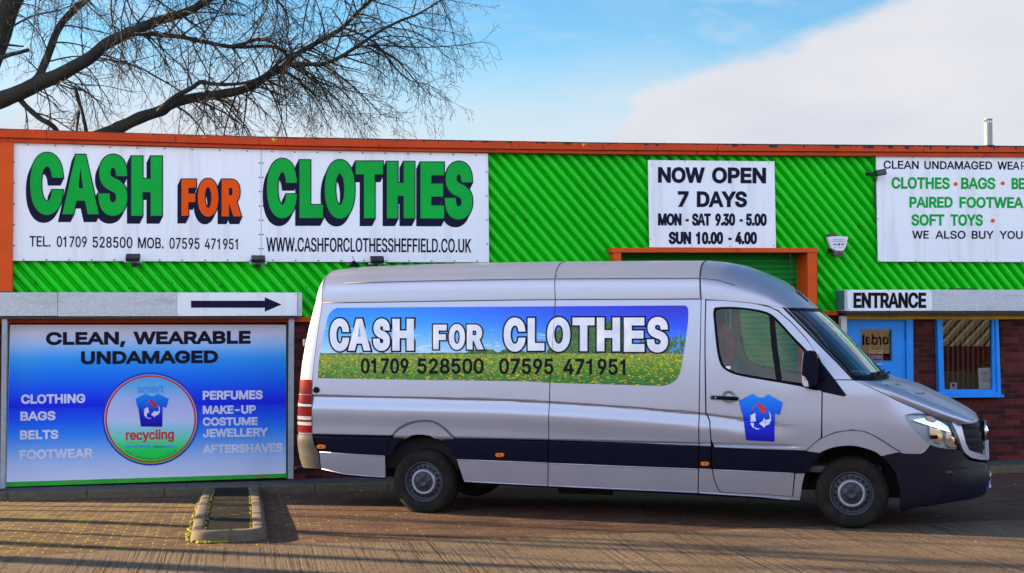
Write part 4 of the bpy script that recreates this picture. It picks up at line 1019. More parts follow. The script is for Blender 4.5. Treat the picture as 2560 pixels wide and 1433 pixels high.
obj('dotted_line', bm, M_ERED, emb)
text_obj('lettering', [('blue sky thinking on', 314.4, 386, 1113, 1121, 1112.4, 1120.4, {'bold': .35, 'bbox': True}), ('issues', 410.5, 433.3, 1113.5, 1119, 1113.5, 1118.6, {'bold': .35, 'bbox': True})], fmap(PO), M_SKYP, emb, lift=.006)
text_obj('lettering', [('green', 388, 408.5, 1114.5, 1121.2, 1114.5, 1121.2, {'bold': .35, 'bbox': True})], fmap(PO), M_DGREEN, emb, lift=.006)
# web address along the foot of the ring
bm = bmesh.new(); loops = text_loops('www.smartrecycling.org.uk'); xs = [q[0] for l in loops for q in l]; xa, xb = min(xs), max(xs)
def arc_map(x, y):
    t = (x - xa) / (xb - xa); a = rad(128 - 76.5 * t * 1.02); r = 101.5 - y * 10.5
    return CX + r * 1.01 * math.cos(a), CY + r * math.sin(a)
vv, tris = fill(loops); vs = [bm.verts.new(hit(*arc_map(p.x, p.y), PO + .006)) for p in vv]
for f in tris: bm.faces.new([vs[k] for k in f])
obj('lettering', bm, pm('teal_print', (0.01, 0.16, 0.20), 0.4), emb)

# --- notices behind glass, plant in the window
opn = empty('open_sign', hit(2189, 901, DO)); tag(opn, 'small red OPEN notice hanging in the glass of the blue door', 'sign')
OO = DO - .02
fobj('card', [[(2173.5, 876.5), (2207.5, 875.5), (2207.5, 901), (2173.5, 901.5)]], OO, .003, M_EWHITE, opn)
fobj('red_field', [[(2175, 878), (2206, 877), (2206, 899.8), (2175, 900.2)]], OO + .001, .001, M_ERED, opn)
text_obj('lettering', [('OPEN', 2177, 2204.5, 888.3, 897.8, 888, 897.4, {'bold': .9}), ("Come", 2177, 2187.5, 880, 885.5, 879.6, 885.2, {'bbox': True, 'bold': .2}), ('in', 2189.5, 2192.5, 880, 884, 880, 884, {'bbox': True, 'bold': .2}), ("WE'RE", 2194.5, 2204.5, 880.5, 885.5, 880.2, 885, {'bold': .3})], fmap(OO), M_EWHITE, opn, lift=.003)
bm = bmesh.new()
for u in (2175.5, 2204): add_tube(bm, [hit(u, 826, OO), hit(u, 876, OO)], .003, seg=5)
obj('cord', bm, M_EWHITE, opn)
nt_ = empty('notice', hit(2465, 972, DO)); tag(nt_, 'white paper notice with five printed lines behind the lower right of the shop window', 'notice')
fobj('paper', [[(2445, 920), (2481.5, 919.5), (2483.5, 972), (2447.5, 972.5)]], OO, .002, pm('white_paper', (0.85, 0.85, 0.88), 0.7), nt_)
text_obj('lettering', [('NO MONEY', 2452, 2474, 930, 934, 930, 934), ('IS LEFT', 2456, 2471.5, 934.8, 938.8, 934.8, 938.8), ('OVER', 2457.5, 2470, 940.2, 944.2, 940.2, 944.2), ('NIGHT ON', 2453, 2475.5, 945.5, 949.5, 945.5, 949.5), ('PREMISES', 2453.5, 2476, 950.8, 955, 950.8, 955)], fmap(OO), pm('blue_ink', (0.02, 0.03, 0.16), 0.6), nt_, lift=.002)
stk = empty('sticker', hit(2384, 973, DO)); tag(stk, 'small white sticker with a blue disc at the lower left of the shop window', 'sticker')
fobj('paper', [rect(2375.5, 957, 2392.5, 973.5)], OO, .002, pm('white_paper', (0.7, 0.7, 0.7), 0.7), stk)
bm = bmesh.new(); flat_poly(bm, [ellipse(2384, 963.5, 4.6, 4.6, 20)], fmap(OO), .002); flat_poly(bm, [rect(2379, 970, 2389, 971.6)], fmap(OO), .002); obj('blue_disc', bm, pm('blue_ink_disc', (0.05, 0.06, 0.30), 0.6), stk)
pl = empty('pot_plant', hit(2466, 921, -.2)); tag(pl, 'bright green bushy pot plant above the paper notice inside the window', 'plant')
bm = bmesh.new(); rnd = random.Random(2); c0 = hit(2466, 914, -.20)
for k in range(160):
    d = Vector((rnd.gauss(0, 1), rnd.gauss(0, .6), abs(rnd.gauss(0, .9)))).normalized() * rnd.uniform(.03, .085)
    p = c0 + Vector((d.x * 1.1, d.y, d.z * .75 - .02)); t_ = d.normalized(); w_ = t_.cross(Vector((rnd.uniform(-1, 1), rnd.uniform(-1, 1), 1))).normalized() * .007
    bm.faces.new([bm.verts.new(q) for q in (p - t_ * .02, p + w_, p + t_ * .028, p - w_)])
obj('leaves', bm, pm('leaf_green', (0.05, 0.30, 0.02), 0.5, var=.4, scale=30), pl)
bm = bmesh.new(); add_tube(bm, [c0 - Vector((0, 0, .14)), c0 - Vector((0, 0, .02))], [.045, .06], seg=14); obj('pot', bm, pm('plant_pot', (0.2, 0.2, 0.22), .5), pl)

# --- floodlights under the big sign
M_LAMPBLK = pm('black_lamp_housing', (0.012, 0.012, 0.016), 0.4); M_LAMPGL = pm('lamp_glass', (0.42, 0.45, 0.50), 0.15, coat=.5)
def flood(u, v, label):
    p = hit(u, v, 0.0); r = empty('floodlight', p); tag(r, label, 'floodlight', 'floodlights under the big shop sign')
    r.rotation_euler = (0, 0, FB)
    bm = bmesh.new(); add_box(bm, (0, -0.23, 0.055), (0.175, 0.13, 0.045), Matrix.Rotation(rad(28), 4, 'X'), bev=.008)
    for k in range(7): add_box(bm, (-.07 + k * .0233, -0.235, 0.028), (.006, .11, .03), Matrix.Rotation(rad(28), 4, 'X'))
    obj('housing', bm, M_LAMPBLK, r, local=True)
    bm = bmesh.new(); add_box(bm, (0, -0.16, -0.002), (0.225, 0.10, 0.020), Matrix.Rotation(rad(-6), 4, 'X'), bev=.004); obj('glass', bm, M_LAMPGL, r, local=True)
    bm = bmesh.new(); add_tube(bm, [(0, 0.0, -.035), (0, -.14, -.035), (0, -.22, 0.03)], .011, seg=8); add_box(bm, (0, -.006, -.035), (.07, .012, .05)); obj('bracket', bm, M_LAMPBLK, r, local=True)
flood(336, 656, 'black floodlight under the telephone numbers, left of the three'); flood(645, 659.5, 'black floodlight below the seam of the two sign panels, middle of three'); flood(939, 661, 'black floodlight under the web address, just above the van roof')
# --- security lamp beside the goods sign, with its drooping cable
sl_ = empty('security_lamp', hit(2190, 432, .05)); tag(sl_, 'small black security lamp on a stub arm at the edge of the goods sign', 'lamp')
bm = bmesh.new(); c_ = hit(2200, 432, .22); add_box(bm, c_, (.15, .12, .085), Matrix.Rotation(FB, 4, 'Z') @ Matrix.Rotation(rad(-10), 4, 'Y'), bev=.015); obj('housing', bm, M_LAMPBLK, sl_)
bm = bmesh.new(); add_tube(bm, [hit(2168, 434, .02), hit(2180, 436, .10), hit(2190, 434, .2)], .014, seg=8); add_box(bm, hit(2170, 434, .02), (.06, .03, .05), Matrix.Rotation(FB, 4, 'Z')); obj('bracket', bm, M_LAMPBLK, sl_)
bm = bmesh.new(); add_tube(bm, crom([tuple(hit(u, v, o)) for u, v, o in ((2194, 440, .15), (2190, 452, .05), (2186, 470, .03), (2187, 500, .03), (2190, 520, .035), (2188, 545, .03), (2183, 553, .02))], 5), .008, seg=6); obj('cable', bm, M_LAMPBLK, sl_)
# --- alarm box
al = empty('alarm_box', hit(2095, 636, .05)); tag(al, 'white bell-shaped security alarm box on the green cladding', 'alarm box')
ZA = 1 / 11.944
def az_(x, y): return (2060 + x * ZA, 560 + y * ZA)
fobj('case', [[az_(*p) for p in crom([(160, 385), (420, 368), (690, 382), (706, 430), (645, 690), (610, 745), (580, 790), (450, 798), (320, 785), (290, 745), (225, 715), (135, 440)], 3, True)]], .13, .07, pm('white_alarm_case', (0.62, 0.66, 0.74), .35, coat=.3), al)
M_MAROON = pm('maroon_plastic', (0.045, 0.008, 0.012), .4)
fobj('strobe', [[az_(*p) for p in crom([(320, 790), (590, 795), (575, 870), (520, 960), (420, 972), (320, 955), (275, 870)], 3, True)]], .115, .08, M_MAROON, al)
fobj('strobe_lens', [[az_(335, 808), az_(440, 812), (az_(430, 862)), az_(345, 855)], [az_(485, 815), az_(580, 808), az_(565, 858), az_(490, 862)]], .118, .005, pm('pink_lens', (0.25, 0.06, 0.08), .3), al)
fobj('rust_patch', [[az_(*p) for p in crom([(90, 330), (200, 275), (330, 290), (370, 360), (180, 400), (130, 560), (240, 740), (150, 880), (90, 850), (130, 700), (85, 520)], 3, True)]], .012, .01, M_MAROON, al)
text_obj('lettering', [('South Yorkshire', *[az_(265, 0)[0], az_(625, 0)[0]], az_(0, 452)[1], az_(0, 482)[1], az_(0, 452)[1], az_(0, 480)[1]), ('Security Solutions', az_(240, 0)[0], az_(655, 0)[0], az_(0, 503)[1], az_(0, 533)[1], az_(0, 503)[1], az_(0, 533)[1]), ('0114 201 3636', az_(303, 0)[0], az_(600, 0)[0], az_(0, 692)[1], az_(0, 720)[1], az_(0, 692)[1], az_(0, 720)[1])], fmap(.13), pm('blue_ink2', (.03, .03, .25), .5), al, lift=.003)
text_obj('lettering', [('SY', az_(288, 0)[0], az_(390, 0)[0], az_(0, 585)[1], az_(0, 635)[1], az_(0, 585)[1], az_(0, 635)[1], {'bold': .4}), ('SS', az_(505, 0)[0], az_(610, 0)[0], az_(0, 580)[1], az_(0, 632)[1], az_(0, 580)[1], az_(0, 632)[1], {'bold': .4})], fmap(.13), M_ERED, al, lift=.003)
bm = bmesh.new()
for k in range(5):
    a = -math.pi / 2 + k * 2 * math.pi / 5; x, y = 448 + 24 * math.cos(a), 610 + 24 * math.sin(a); flat_poly(bm, [[az_(*q) for q in ellipse(x, y, 17, 17, 10)]], fmap(.13), .003 + k * .0003)
obj('rose_mark', bm, pm('blue_ink2', (.03, .03, .25), .5), al)

# ================================================================== the van
VA = rad(16.4); VX, VY = -0.93, 14.79
VAN = empty('van', (VX, VY, 0.0), -VA); tag(VAN, 'silver high-roof long-wheelbase panel van with a meadow picture and CASH FOR CLOTHES on its side', 'van')
MV = Matrix.Translation((VX, VY, 0)) @ Matrix.Rotation(-VA, 4, 'Z'); MVI = MV.inverted()
VO = MVI @ CAMP; YC = 0.93
def vray(u, v): return (MVI.to_3x3() @ ray(u, v))
def vplane(u, v, y): d = vray(u, v); t = (y - VO.y) / d.y; return VO + d * t
M_SILVER = pm('silver_paint', (0.375, 0.38, 0.465), 0.38, metal=0.62, var=0.03, scale=1.5, coat=0.25)
M_TRIM = pm('black_plastic_trim', (0.003, 0.003, 0.013), 0.5, spec=.09, var=0.15, scale=10)
M_BUMPER = pm('dark_bumper_plastic', (0.006, 0.006, 0.016), 0.38, spec=.22, var=0.15, scale=8)
M_DARK = pm('dark_cavity', (0.006, 0.006, 0.007), 0.9)
M_RUBBER = pm('tyre_rubber', (0.009, 0.008, 0.0075), 0.85, spec=.2, var=0.3, scale=12, bump=0.2, bscale=60, dirt=((0.05, 0.038, 0.026), 9, 0.45, 0.75, 0.5))
M_SEAL = pm('window_rubber', (0.004, 0.004, 0.006), 0.5, spec=.1)
M_VGLASS = glass_mat('van_glass', (0.74, 0.80, 0.78), gain=1.15)
M_FOLD_SHADE = pm('shaded_paint_fold', (0.10, 0.092, 0.10), .55, metal=.2)  # dark copy of the body paint: shade of the arch fold put into the colour
M_RED = pm('red_lens', (0.19, 0.0006, 0.0008), 0.4, spec=.12); M_CLEAR = pm('clear_lens', (0.50, 0.50, 0.52), 0.2, coat=.4)
M_AMBER = pm('amber_lens', (0.75, 0.16, 0.008), 0.25, coat=.6)
M_STEEL = pm('wheel_silver', (0.30, 0.31, 0.36), 0.38, metal=0.45, var=0.1, scale=15, dirt=((0.12, 0.10, 0.09), 12, 0.55, 0.8, .5))
M_DISC = pm('dusty_wheel_disc', (0.06, 0.063, 0.09), 0.45, metal=0.35, var=0.25, scale=14, dirt=((0.05, 0.045, 0.04), 10, 0.45, 0.75, .6))
M_HUB = pm('dark_hub_cap', (0.018, 0.018, 0.035), 0.5, var=.2)
def herm(tab, x):
    n = len(tab)
    if x <= tab[0][0]: return tab[0][1] + (x - tab[0][0]) * (tab[1][1] - tab[0][1]) / (tab[1][0] - tab[0][0]) * 0.0
    if x >= tab[-1][0]: return tab[-1][1]
    for i in range(n - 1):
        if x <= tab[i + 1][0]: break
    def sl(j):
        a, b = max(0, j - 1), min(n - 1, j + 1); return (tab[b][1] - tab[a][1]) / (tab[b][0] - tab[a][0])
    x0, y0 = tab[i]; x1, y1 = tab[i + 1]; h = x1 - x0; t = (x - x0) / h
    return (2 * t ** 3 - 3 * t * t + 1) * y0 + (t ** 3 - 2 * t * t + t) * h * sl(i) + (-2 * t ** 3 + 3 * t * t) * y1 + (t ** 3 - t * t) * h * sl(i + 1)
def sst(a, b, x):
    t = max(0.0, min(1.0, (x - a) / (b - a))); return t * t * (3 - 2 * t)
SIDE = [(0.10, 0.02), (0.28, -0.010), (0.45, -0.032), (0.62, -0.048), (0.80, -0.056), (1.0, -0.060), (1.2, -0.052), (1.5, -0.032), (1.8, -0.005), (2.0, 0.020), (2.2, 0.052), (2.4, 0.10)]
CRE = [(-1.3, 1.214), (0, 1.176), (1.3, 1.150), (2.82, 1.052), (3.9, 0.905), (4.2, .87)]   # body crease, falling to the front; refined below
_cp = [(780, 987), (1050, 993), (1320, 1001), (1742, 1031), (1996, 1067)]
CRE = [(p.x, p.z) for p in (vplane(u, v, -.055) for u, v in _cp)]
_nz = [(2463, 1143), (2444, 1046), (2470, 1196), (2452, 1235), (2425, 1246)]
NOSE = sorted([(p.z, p.x) for p in (vplane(u, v, YC) for u, v in _nz)])
NOSE = [(0.15, NOSE[0][1] - .25)] + NOSE + [(1.3, NOSE[-1][1] - .35)]
def xn(z): return herm(NOSE, z)
def Ys(x, z):
    y = herm(SIDE, z)
    # crease: small overhang, then a facet that faces up
    zc = herm(CRE, x) if x > CRE[0][0] else CRE[0][1]
    k = 1 - sst(3.2, 3.9, x)
    d = zc - z
    if k > 0 and d > 0: y += k * (0.013 * sst(0, 0.016, d) - 0.024 * sst(0.016, 0.15, d) + 0.011 * sst(.15, .34, d))
    # undercut above the black band
    y += (1 - sst(3.6, 3.9, x)) * (0.012 * sst(0.805, 0.780, z) - 0.016 * sst(0.776, 0.768, z))
    # the cab leans in towards the windscreen
    y += 0.12 * sst(3.0, 4.7, x) * sst(1.25, 2.0, z)
    # rounded nose
    e = xn(z); x0 = 4.50
    if x > x0:
        s = min(0.9999, (x - x0) / (e - x0)); y += (YC - y) * (1 - (1 - s ** 2.3) ** (1 / 2.3))
    return y
def Nrm(x, z, e=0.004):
    dx = (Ys(x + e, z) - Ys(x - e, z)) / (2 * e); dz = (Ys(x, z + e) - Ys(x, z - e)) / (2 * e)
    return Vector((dx, -1, dz)).normalized()
def vhit(u, v):
    """local (x, z) where the picture ray meets the near side of the body"""
    d = vray(u, v); d = d / d.y
    def P(y): return VO + d * (y - VO.y)
    def g(y): p = P(y); return y - Ys(p.x, p.z)
    a = -0.12; 
    y = a
    while y < 0.98:
        if g(y) >= 0: break
        y += 0.01
    lo, hi = y - 0.01, y
    for _ in range(14):
        m_ = (lo + hi) / 2
        if g(m_) >= 0: hi = m_
        else: lo = m_
    p = P(hi); return p.x, p.z
_lat = {}
def vl(i, j):
    if (i, j) not in _lat: _lat[(i, j)] = vhit(i * 8.0, j * 8.0)
    return _lat[(i, j)]
def vxz(u, v):
    i, j = int(u // 8), int(v // 8); a, b = u / 8 - i, v / 8 - j
    p, q, r, s = vl(i, j), vl(i + 1, j), vl(i, j + 1), vl(i + 1, j + 1)
    return tuple((p[k] * (1 - a) + q[k] * a) * (1 - b) + (r[k] * (1 - a) + s[k] * a) * b for k in (0, 1))
def vmap(u, v, l):
    x, z = vxz(u, v); return MV @ (Vector((x, Ys(x, z), z)) + Nrm(x, z) * l)
def toxz(poly): return [vhit(u, v) for u, v in poly]
ZL = [0.3, .38, .46, .54, .62, .70] + [.76 + .0075 * i for i in range(8)] + [.86, .92] + [.96 + .0125 * i for i in range(26)] + [1.34 + .08 * i for i in range(16)]
XL = [-1.4 + .15 * i for i in range(40)] + [4.5 + .03 * i for i in range(36)]
def panel(name, loops, mat, parent=None, off=0.0, rim=0.014, far=True, xl=None, zl=None, px=True, label=None, dy=None):
    """sheet metal cut to an outline (picture-space loops) and wrapped on the body side; mirrored to the far side"""
    parent = parent or VAN
    L = [toxz(l) for l in loops] if px else loops
    flat = [q for l in L for q in l]
    bm = bmesh.new(); vs = [bm.verts.new((x, 0, z)) for x, z in flat]
    for a, b, c in tessellate_polygon([[Vector((x, z, 0)) for x, z in l] for l in L]):
        try: bm.faces.new((vs[a], vs[b], vs[c]))
        except ValueError: pass
    x0, x1 = min(q[0] for q in flat), max(q[0] for q in flat); z0, z1 = min(q[1] for q in flat), max(q[1] for q in flat)
    for x in (xl or XL):
        if x0 < x < x1: bmesh.ops.bisect_plane(bm, geom=bm.verts[:] + bm.edges[:] + bm.faces[:], plane_co=(x, 0, 0), plane_no=(1, 0, 0), dist=1e-5)
    for z in (zl or ZL):
        if z0 < z < z1: bmesh.ops.bisect_plane(bm, geom=bm.verts[:] + bm.edges[:] + bm.faces[:], plane_co=(0, 0, z), plane_no=(0, 0, 1), dist=1e-5)
    bmesh.ops.remove_doubles(bm, verts=bm.verts, dist=1e-5)
    bm.verts.index_update()
    V, Nn = [], []
    for v in bm.verts:
        x, z = v.co.x, v.co.z; n = Nrm(x, z)
        p = Vector((x, Ys(x, z), z)) + n * (off + (dy(x, z) if dy else 0)); V.append(p); Nn.append(n)
    Fc = []
    for f in bm.faces:
        idx = [v.index for v in f.verts]
        nn = (V[idx[1]] - V[idx[0]]).cross(V[idx[2]] - V[idx[0]])
        if nn.dot(Nn[idx[0]]) < 0: idx.reverse()
        Fc.append(idx)
    if rim:
        for e in bm.edges:
            if len(e.link_faces) == 1:
                i, j = e.verts[0].index, e.verts[1].index; k = len(V)
                a, b = V[i], V[j]
                V += [a.copy(), b.copy(), b - Nn[j] * rim, a - Nn[i] * rim]; Nn += [Vector((0, 0, 0))] * 4
                # outward facing
                fn = (V[k + 1] - V[k]).cross(V[k + 2] - V[k])
                ctr = e.link_faces[0].calc_center_median(); x, z = ctr.x, ctr.z
                inw = Vector((x, Ys(x, z), z)) - (a + b) / 2
                Fc.append([k, k + 1, k + 2, k + 3] if fn.dot(inw) < 0 else [k + 3, k + 2, k + 1, k])
    bm.free()
    res = []
    for side in ((0, 1) if far else (0,)):
        vv = V if not side else [Vector((p.x, 2 * YC - p.y, p.z)) for p in V]
        ff = Fc if not side else [f[::-1] for f in Fc]
        nn = Nn if not side else [Vector((n.x, -n.y, n.z)) for n in Nn]
        me = bpy.data.meshes.new(name); me.from_pydata([tuple(p) for p in vv], [], ff); me.update()
        me.polygons.foreach_set('use_smooth', [True] * len(me.polygons))
        me.normals_split_custom_set_from_vertices([tuple(n) for n in nn])
        me.materials.append(mat); o = link_mesh(name, me, parent)
        if label: o['label'] = label
        res.append(o)
    return res
# --- outlines in the picture (2560 wide)
ARCH_R = [(979, 1089), (990, 1074), (1013, 1060), (1035, 1053.5), (1060, 1051.5), (1083, 1053), (1111, 1069), (1137, 1096)]
ARCH_R = [(978, 1089)] + crom([(982, 1084), (995, 1070.5), (1013, 1059.5), (1035, 1052.6), (1060, 1050), (1083, 1052), (1105, 1063), (1122, 1078), (1135, 1092)], 3) + [(1138, 1096)]
FL_RO = crom([(984, 1090), (1000, 1075), (1017, 1065.5), (1037, 1058), (1060, 1055.5), (1082, 1057.5), (1102, 1067), (1118, 1081), (1134, 1095)], 3)
FL_RI = crom([(1102, 1099.5), (1087, 1093), (1072, 1088), (1051, 1086), (1030, 1088), (1010, 1096.5)], 3)
SEAM = [(829, 673), (815, 713), (805.5, 757.5), (795.6, 821.6), (783.7, 912), (780.5, 949), (780, 1016), (781, 1086)]
def topl(u): return poly_interp([(790, 758.7), (805.5, 758.3), (1310, 750.3), (1752, 748.4), (1764, 748.6)], u)
A_top = [(806, topl(806)), (1000, topl(1000)), (1200, topl(1200)), (1387.3, topl(1387))]
panel('side_panel', [[*A_top, (1373, 980), (1371, 1099.5), (1320, 1099), (1200, 1096.5), *reversed(ARCH_R), (900, 1087.5), (781.8, 1085.5), (780.6, 1016), (781, 949), (784.3, 912), (796.2, 821.6)]], M_SILVER)
B_top = [(1389.3, topl(1389)), (1560, topl(1560)), (1752, topl(1752))]
panel('side_panel', [[*B_top, (1751, 800), (1747, 1000), (1746, 1113), (1560, 1106.5), (1373, 1100), (1375, 980)]], M_SILVER)
# pillar strip behind the cab door
panel('door_pillar', [[(1754, topl(1754)), (1763, topl(1763)), (1760.8, 854.5), (1763, 1033), (1773, 1053), (1776, 1100), (1776.5, 1115), (1748.5, 1113.3), (1749.5, 1000), (1753, 800)]], M_SILVER)
# wheel arch flares
panel('wheel_arch_trim', [[*FL_RO, *FL_RI]], M_SILVER, off=0.020, rim=.03, dy=lambda x, z: -.012 * sst(.85, .98, z))
FL_FO = crom([(2017, 1127), (2034, 1111.6), (2055, 1097), (2089, 1083.5), (2130, 1077.5), (2164, 1082), (2198, 1099), (2230, 1120), (2247, 1129.5)], 3)
FL_FI = crom([(2203.5, 1139.5), (2190, 1130), (2172, 1122.5), (2137, 1114), (2102, 1114.5), (2074, 1120.5), (2048, 1131.5)], 3)
panel('arch_fold_shade', [[(2014, 1126), (2036, 1107), (2056, 1093), (2087, 1080), (2130, 1073.5), (2166, 1078.5), (2200, 1095.5), (2231, 1116.3), (2250, 1129)] + FL_FO[::-1]], M_FOLD_SHADE, off=-.008, rim=0)  # dark strip painted in for the shaded fold round the arch
panel('wheel_arch_trim', [[*FL_FO, *FL_FI]], M_SILVER, off=0.022, rim=.03, dy=lambda x, z: -.012 * sst(.80, .95, z))
panel('arch_fold_shade', [ARCH_R + FL_RO[::-1]], M_FOLD_SHADE, off=-.008, rim=0)
# black band and its lips round the arches
LIP_RL = crom([(983, 1091), (976, 1105), (968, 1122), (963.5, 1138.5)], 3)
panel('side_trim', [[(783, 1087.5), (900, 1089.3), (977, 1091), *LIP_RL[1:], (880, 1134.5), (800, 1128)]], M_TRIM, off=.008)
panel('arch_lip', [[(984.5, 1091.5), (1009, 1097.5), (995, 1109), (984, 1124), (974, 1141), (965.5, 1138.5), (969, 1124), (977, 1106)]], M_TRIM, off=.014)
M_top = [(1135, 1097.5), (1200, 1098.3), (1320, 1102), (1370.5, 1103.5)]
panel('side_trim', [[(1104, 1101), *M_top, (1369.5, 1156), (1320, 1153.8), (1141.5, 1147.3), (1131, 1134), (1120, 1117)]], M_TRIM, off=.008)
panel('side_trim', [[(1373, 1103.6), (1560, 1109.5), (1745.5, 1115.5), (1745, 1170.7), (1560, 1164), (1372, 1156.2)]], M_TRIM, off=.008)
panel('side_trim', [[(1748, 1115.7), (1776.5, 1116.6), (1778.5, 1171.8), (1747.5, 1170.8)]], M_TRIM, off=.008)
# silver sills
panel('sill', [[(799, 1129.8), (880, 1136), (962.5, 1140.2), (963.5, 1192.5), (915, 1189.3), (859.5, 1184.3), (803.5, 1171.8)]], M_SILVER, off=.004)
panel('sill', [[(1142.5, 1149), (1320, 1155.6), (1369.5, 1157.7), (1368.7, 1213.7), (1320, 1211.5), (1160.5, 1203)]], M_SILVER, off=.004)
panel('sill', [[(1372, 1158), (1560, 1165.8), (1745, 1172.5), (1744, 1231), (1560, 1222.7), (1371, 1213.9)]], M_SILVER, off=.004)
panel('sill', [[(1747.5, 1172.6), (1779, 1173.7), (1784, 1195), (1790, 1213), (1797, 1228), (1806, 1232), (1900, 1236), (1980, 1242), (1999, 1243.5), (2000, 1250.5), (1975, 1249.3), (1900, 1241), (1747, 1231.5)]], M_SILVER, off=.004)
panel('sill', [[(1988.5, 1184), (2012, 1184), (2005, 1212), (2001, 1243), (1983, 1241.5)]], M_SILVER, off=.006)
for P_ in ([(800, 1129.8), (880, 1136), (962.5, 1140.5)], [(1143, 1149), (1320, 1155.8), (1369.3, 1157.9)], [(1372.3, 1158.2), (1560, 1166), (1745, 1172.8)], [(1748, 1172.8), (1779, 1174)], [(1783, 1174.4), (1900, 1179.8), (1985, 1183.6)],
           [(805, 1172), (860, 1184.5), (915, 1189.5), (963, 1192.6)], [(1161.5, 1203.3), (1320, 1211.5), (1368.5, 1213.8)], [(1371.5, 1214), (1560, 1222.8), (1744, 1231)], [(1748, 1231.5), (1900, 1241), (1975, 1249)]):
    bm = bmesh.new(); add_tube(bm, [vmap(u, v, .006) for u, v in P_], .0065, seg=8); obj('sill_highlight_tube', bm, M_SILVER, VAN, smooth=True)  # thin tubes added along the sill edges to catch a bright highlight line
# lower black edge under the sills
panel('sill_edge', [[(803, 1173), (860, 1186), (963, 1194), (963, 1198), (860, 1191), (806, 1178)]], M_TRIM, off=-.01)
panel('sill_edge', [[(1161, 1204.5), (1371, 1215.3), (1560, 1224), (1747, 1233), (1900, 1242.5), (1999, 1252), (1999, 1256), (1900, 1248), (1560, 1229), (1371, 1220), (1163, 1209)]], M_TRIM, off=-.01)
# --- cab door with its window opening
door_win = crom([(1783, 785), (1785, 772.5), (1794, 768.3), (1839.5, 767.8), (1895, 774.5), (1927, 785), (1951, 806), (1979, 837), (2010.5, 869.5)], 3) + crom([(2046, 905), (2052, 925), (2053, 975), (2000, 966), (1944, 956), (1880, 945.5), (1839.5, 937), (1815, 926), (1801, 910.5), (1793, 880), (1788, 840)], 3)
door_top = [(1766, 751.6), (1800, 752), (1836, 754.6), (1886, 759.8), (1920, 768), (1943, 777.5), (1978, 807.5), (2013, 845.5), (2040, 882)]
door_front = [(2050, 905), (2053, 940), (2053.5, 981), (2053, 1040), (2052, 1093.5), (2036, 1107), (2014, 1126)]
door_back = [(1786, 1118.5), (1779, 1100), (1776, 1052), (1766.5, 1031), (1764, 854.5)]
DR, DRF = panel('door', [[*door_top, *door_front, (1900, 1122.6), *door_back], door_win], M_SILVER, off=.002)
panel('side_trim', [[(1779, 1116.8), (1900, 1124), (2014, 1128), (1999, 1152), (1986, 1181), (1900, 1177.7), (1781.5, 1172)]], M_TRIM, DR, off=.01, far=False)
panel('door_sill', [[(1782, 1174), (1900, 1179.5), (1985.5, 1183), (1980, 1240.5), (1900, 1234.3), (1808, 1230.5), (1799, 1226), (1792, 1211), (1786, 1193)]], M_SILVER, DR, off=.006, far=False)
panel('arch_lip', [[(2016, 1128.3), (2046.5, 1132.5), (2029, 1154), (2013, 1182.5), (1988, 1182.3), (2001, 1153)]], M_TRIM, off=.016)
win_in = [(u, v) for u, v in crom([(1789, 787), (1791, 777), (1798, 773.6), (1839.5, 772.8), (1893, 779.5), (1924, 790), (1947, 810.5), (1975, 841.5), (2007, 875)], 3)] + crom([(2036, 905), (2042, 935), (2040, 964), (2000, 957.5), (1944, 949.5), (1880, 939), (1841, 931.5), (1819, 921.5), (1806.5, 907), (1799, 878), (1794, 842)], 3)
panel('window_seal', [door_win, win_in], M_SEAL, DR, off=.004, far=False); panel('window_seal', [door_win, win_in], M_SEAL, VAN, off=.004)[0].hide_render = False
panel('window_bar', [[(1922, 786), (1937, 799), (1944, 870), (1956, 955), (1941, 952), (1929, 872)]], M_SEAL, DR, off=.006, far=False)
panel('window_glass', [win_in], M_VGLASS, DR, off=-.004, rim=0, far=False); panel('window_glass', [win_in], M_VGLASS, DRF, off=-.004, rim=0, far=True)[0].hide_render = False
# door handle on its dished grip
bm = bmesh.new()
cx_, cz_ = vhit(1822, 993.5)
for k in range(1): pass
rings = []
for r_, dp in ((0.069, 0.004), (0.066, 0.0045), (0.05, -0.006), (0.025, -.014), (0.004, -.016)):
    rings.append([])
    for k in range(40):
        x, z = cx_ + r_ * math.cos(2 * math.pi * k / 40), cz_ + r_ * .98 * math.sin(2 * math.pi * k / 40); rings[-1].append(bm.verts.new(MV @ (Vector((x, Ys(x, z), z)) + Nrm(x, z) * (dp + .012))))
for a, b in zip(rings, rings[1:]):
    for k in range(40): bm.faces.new((a[k], a[(k + 1) % 40], b[(k + 1) % 40], b[k]))
bm.faces.new(rings[-1])
obj('handle_dish', bm, pm('shaded_grip', (0.30, 0.30, 0.33), .4, metal=.5), DR, smooth=True)
bm = bmesh.new()
hp = [vmap(u, v, l) for u, v, l in ((1779, 993.5, .012), (1783, 993.5, .034), (1800, 994.3, .042), (1822, 995.5, .046), (1838, 996.5, .036), (1845, 997, .014))]
add_tube(bm, crom([tuple(p) for p in hp], 4), [.012] + [.019] * 19 + [.012], seg=10); obj('handle', bm, M_TRIM, DR, smooth=True)
bm = bmesh.new(); add_tube(bm, [vmap(1791, 993.7, .05), vmap(1791, 993.7, .061)], .008, seg=12); obj('lock', bm, M_STEEL, DR)
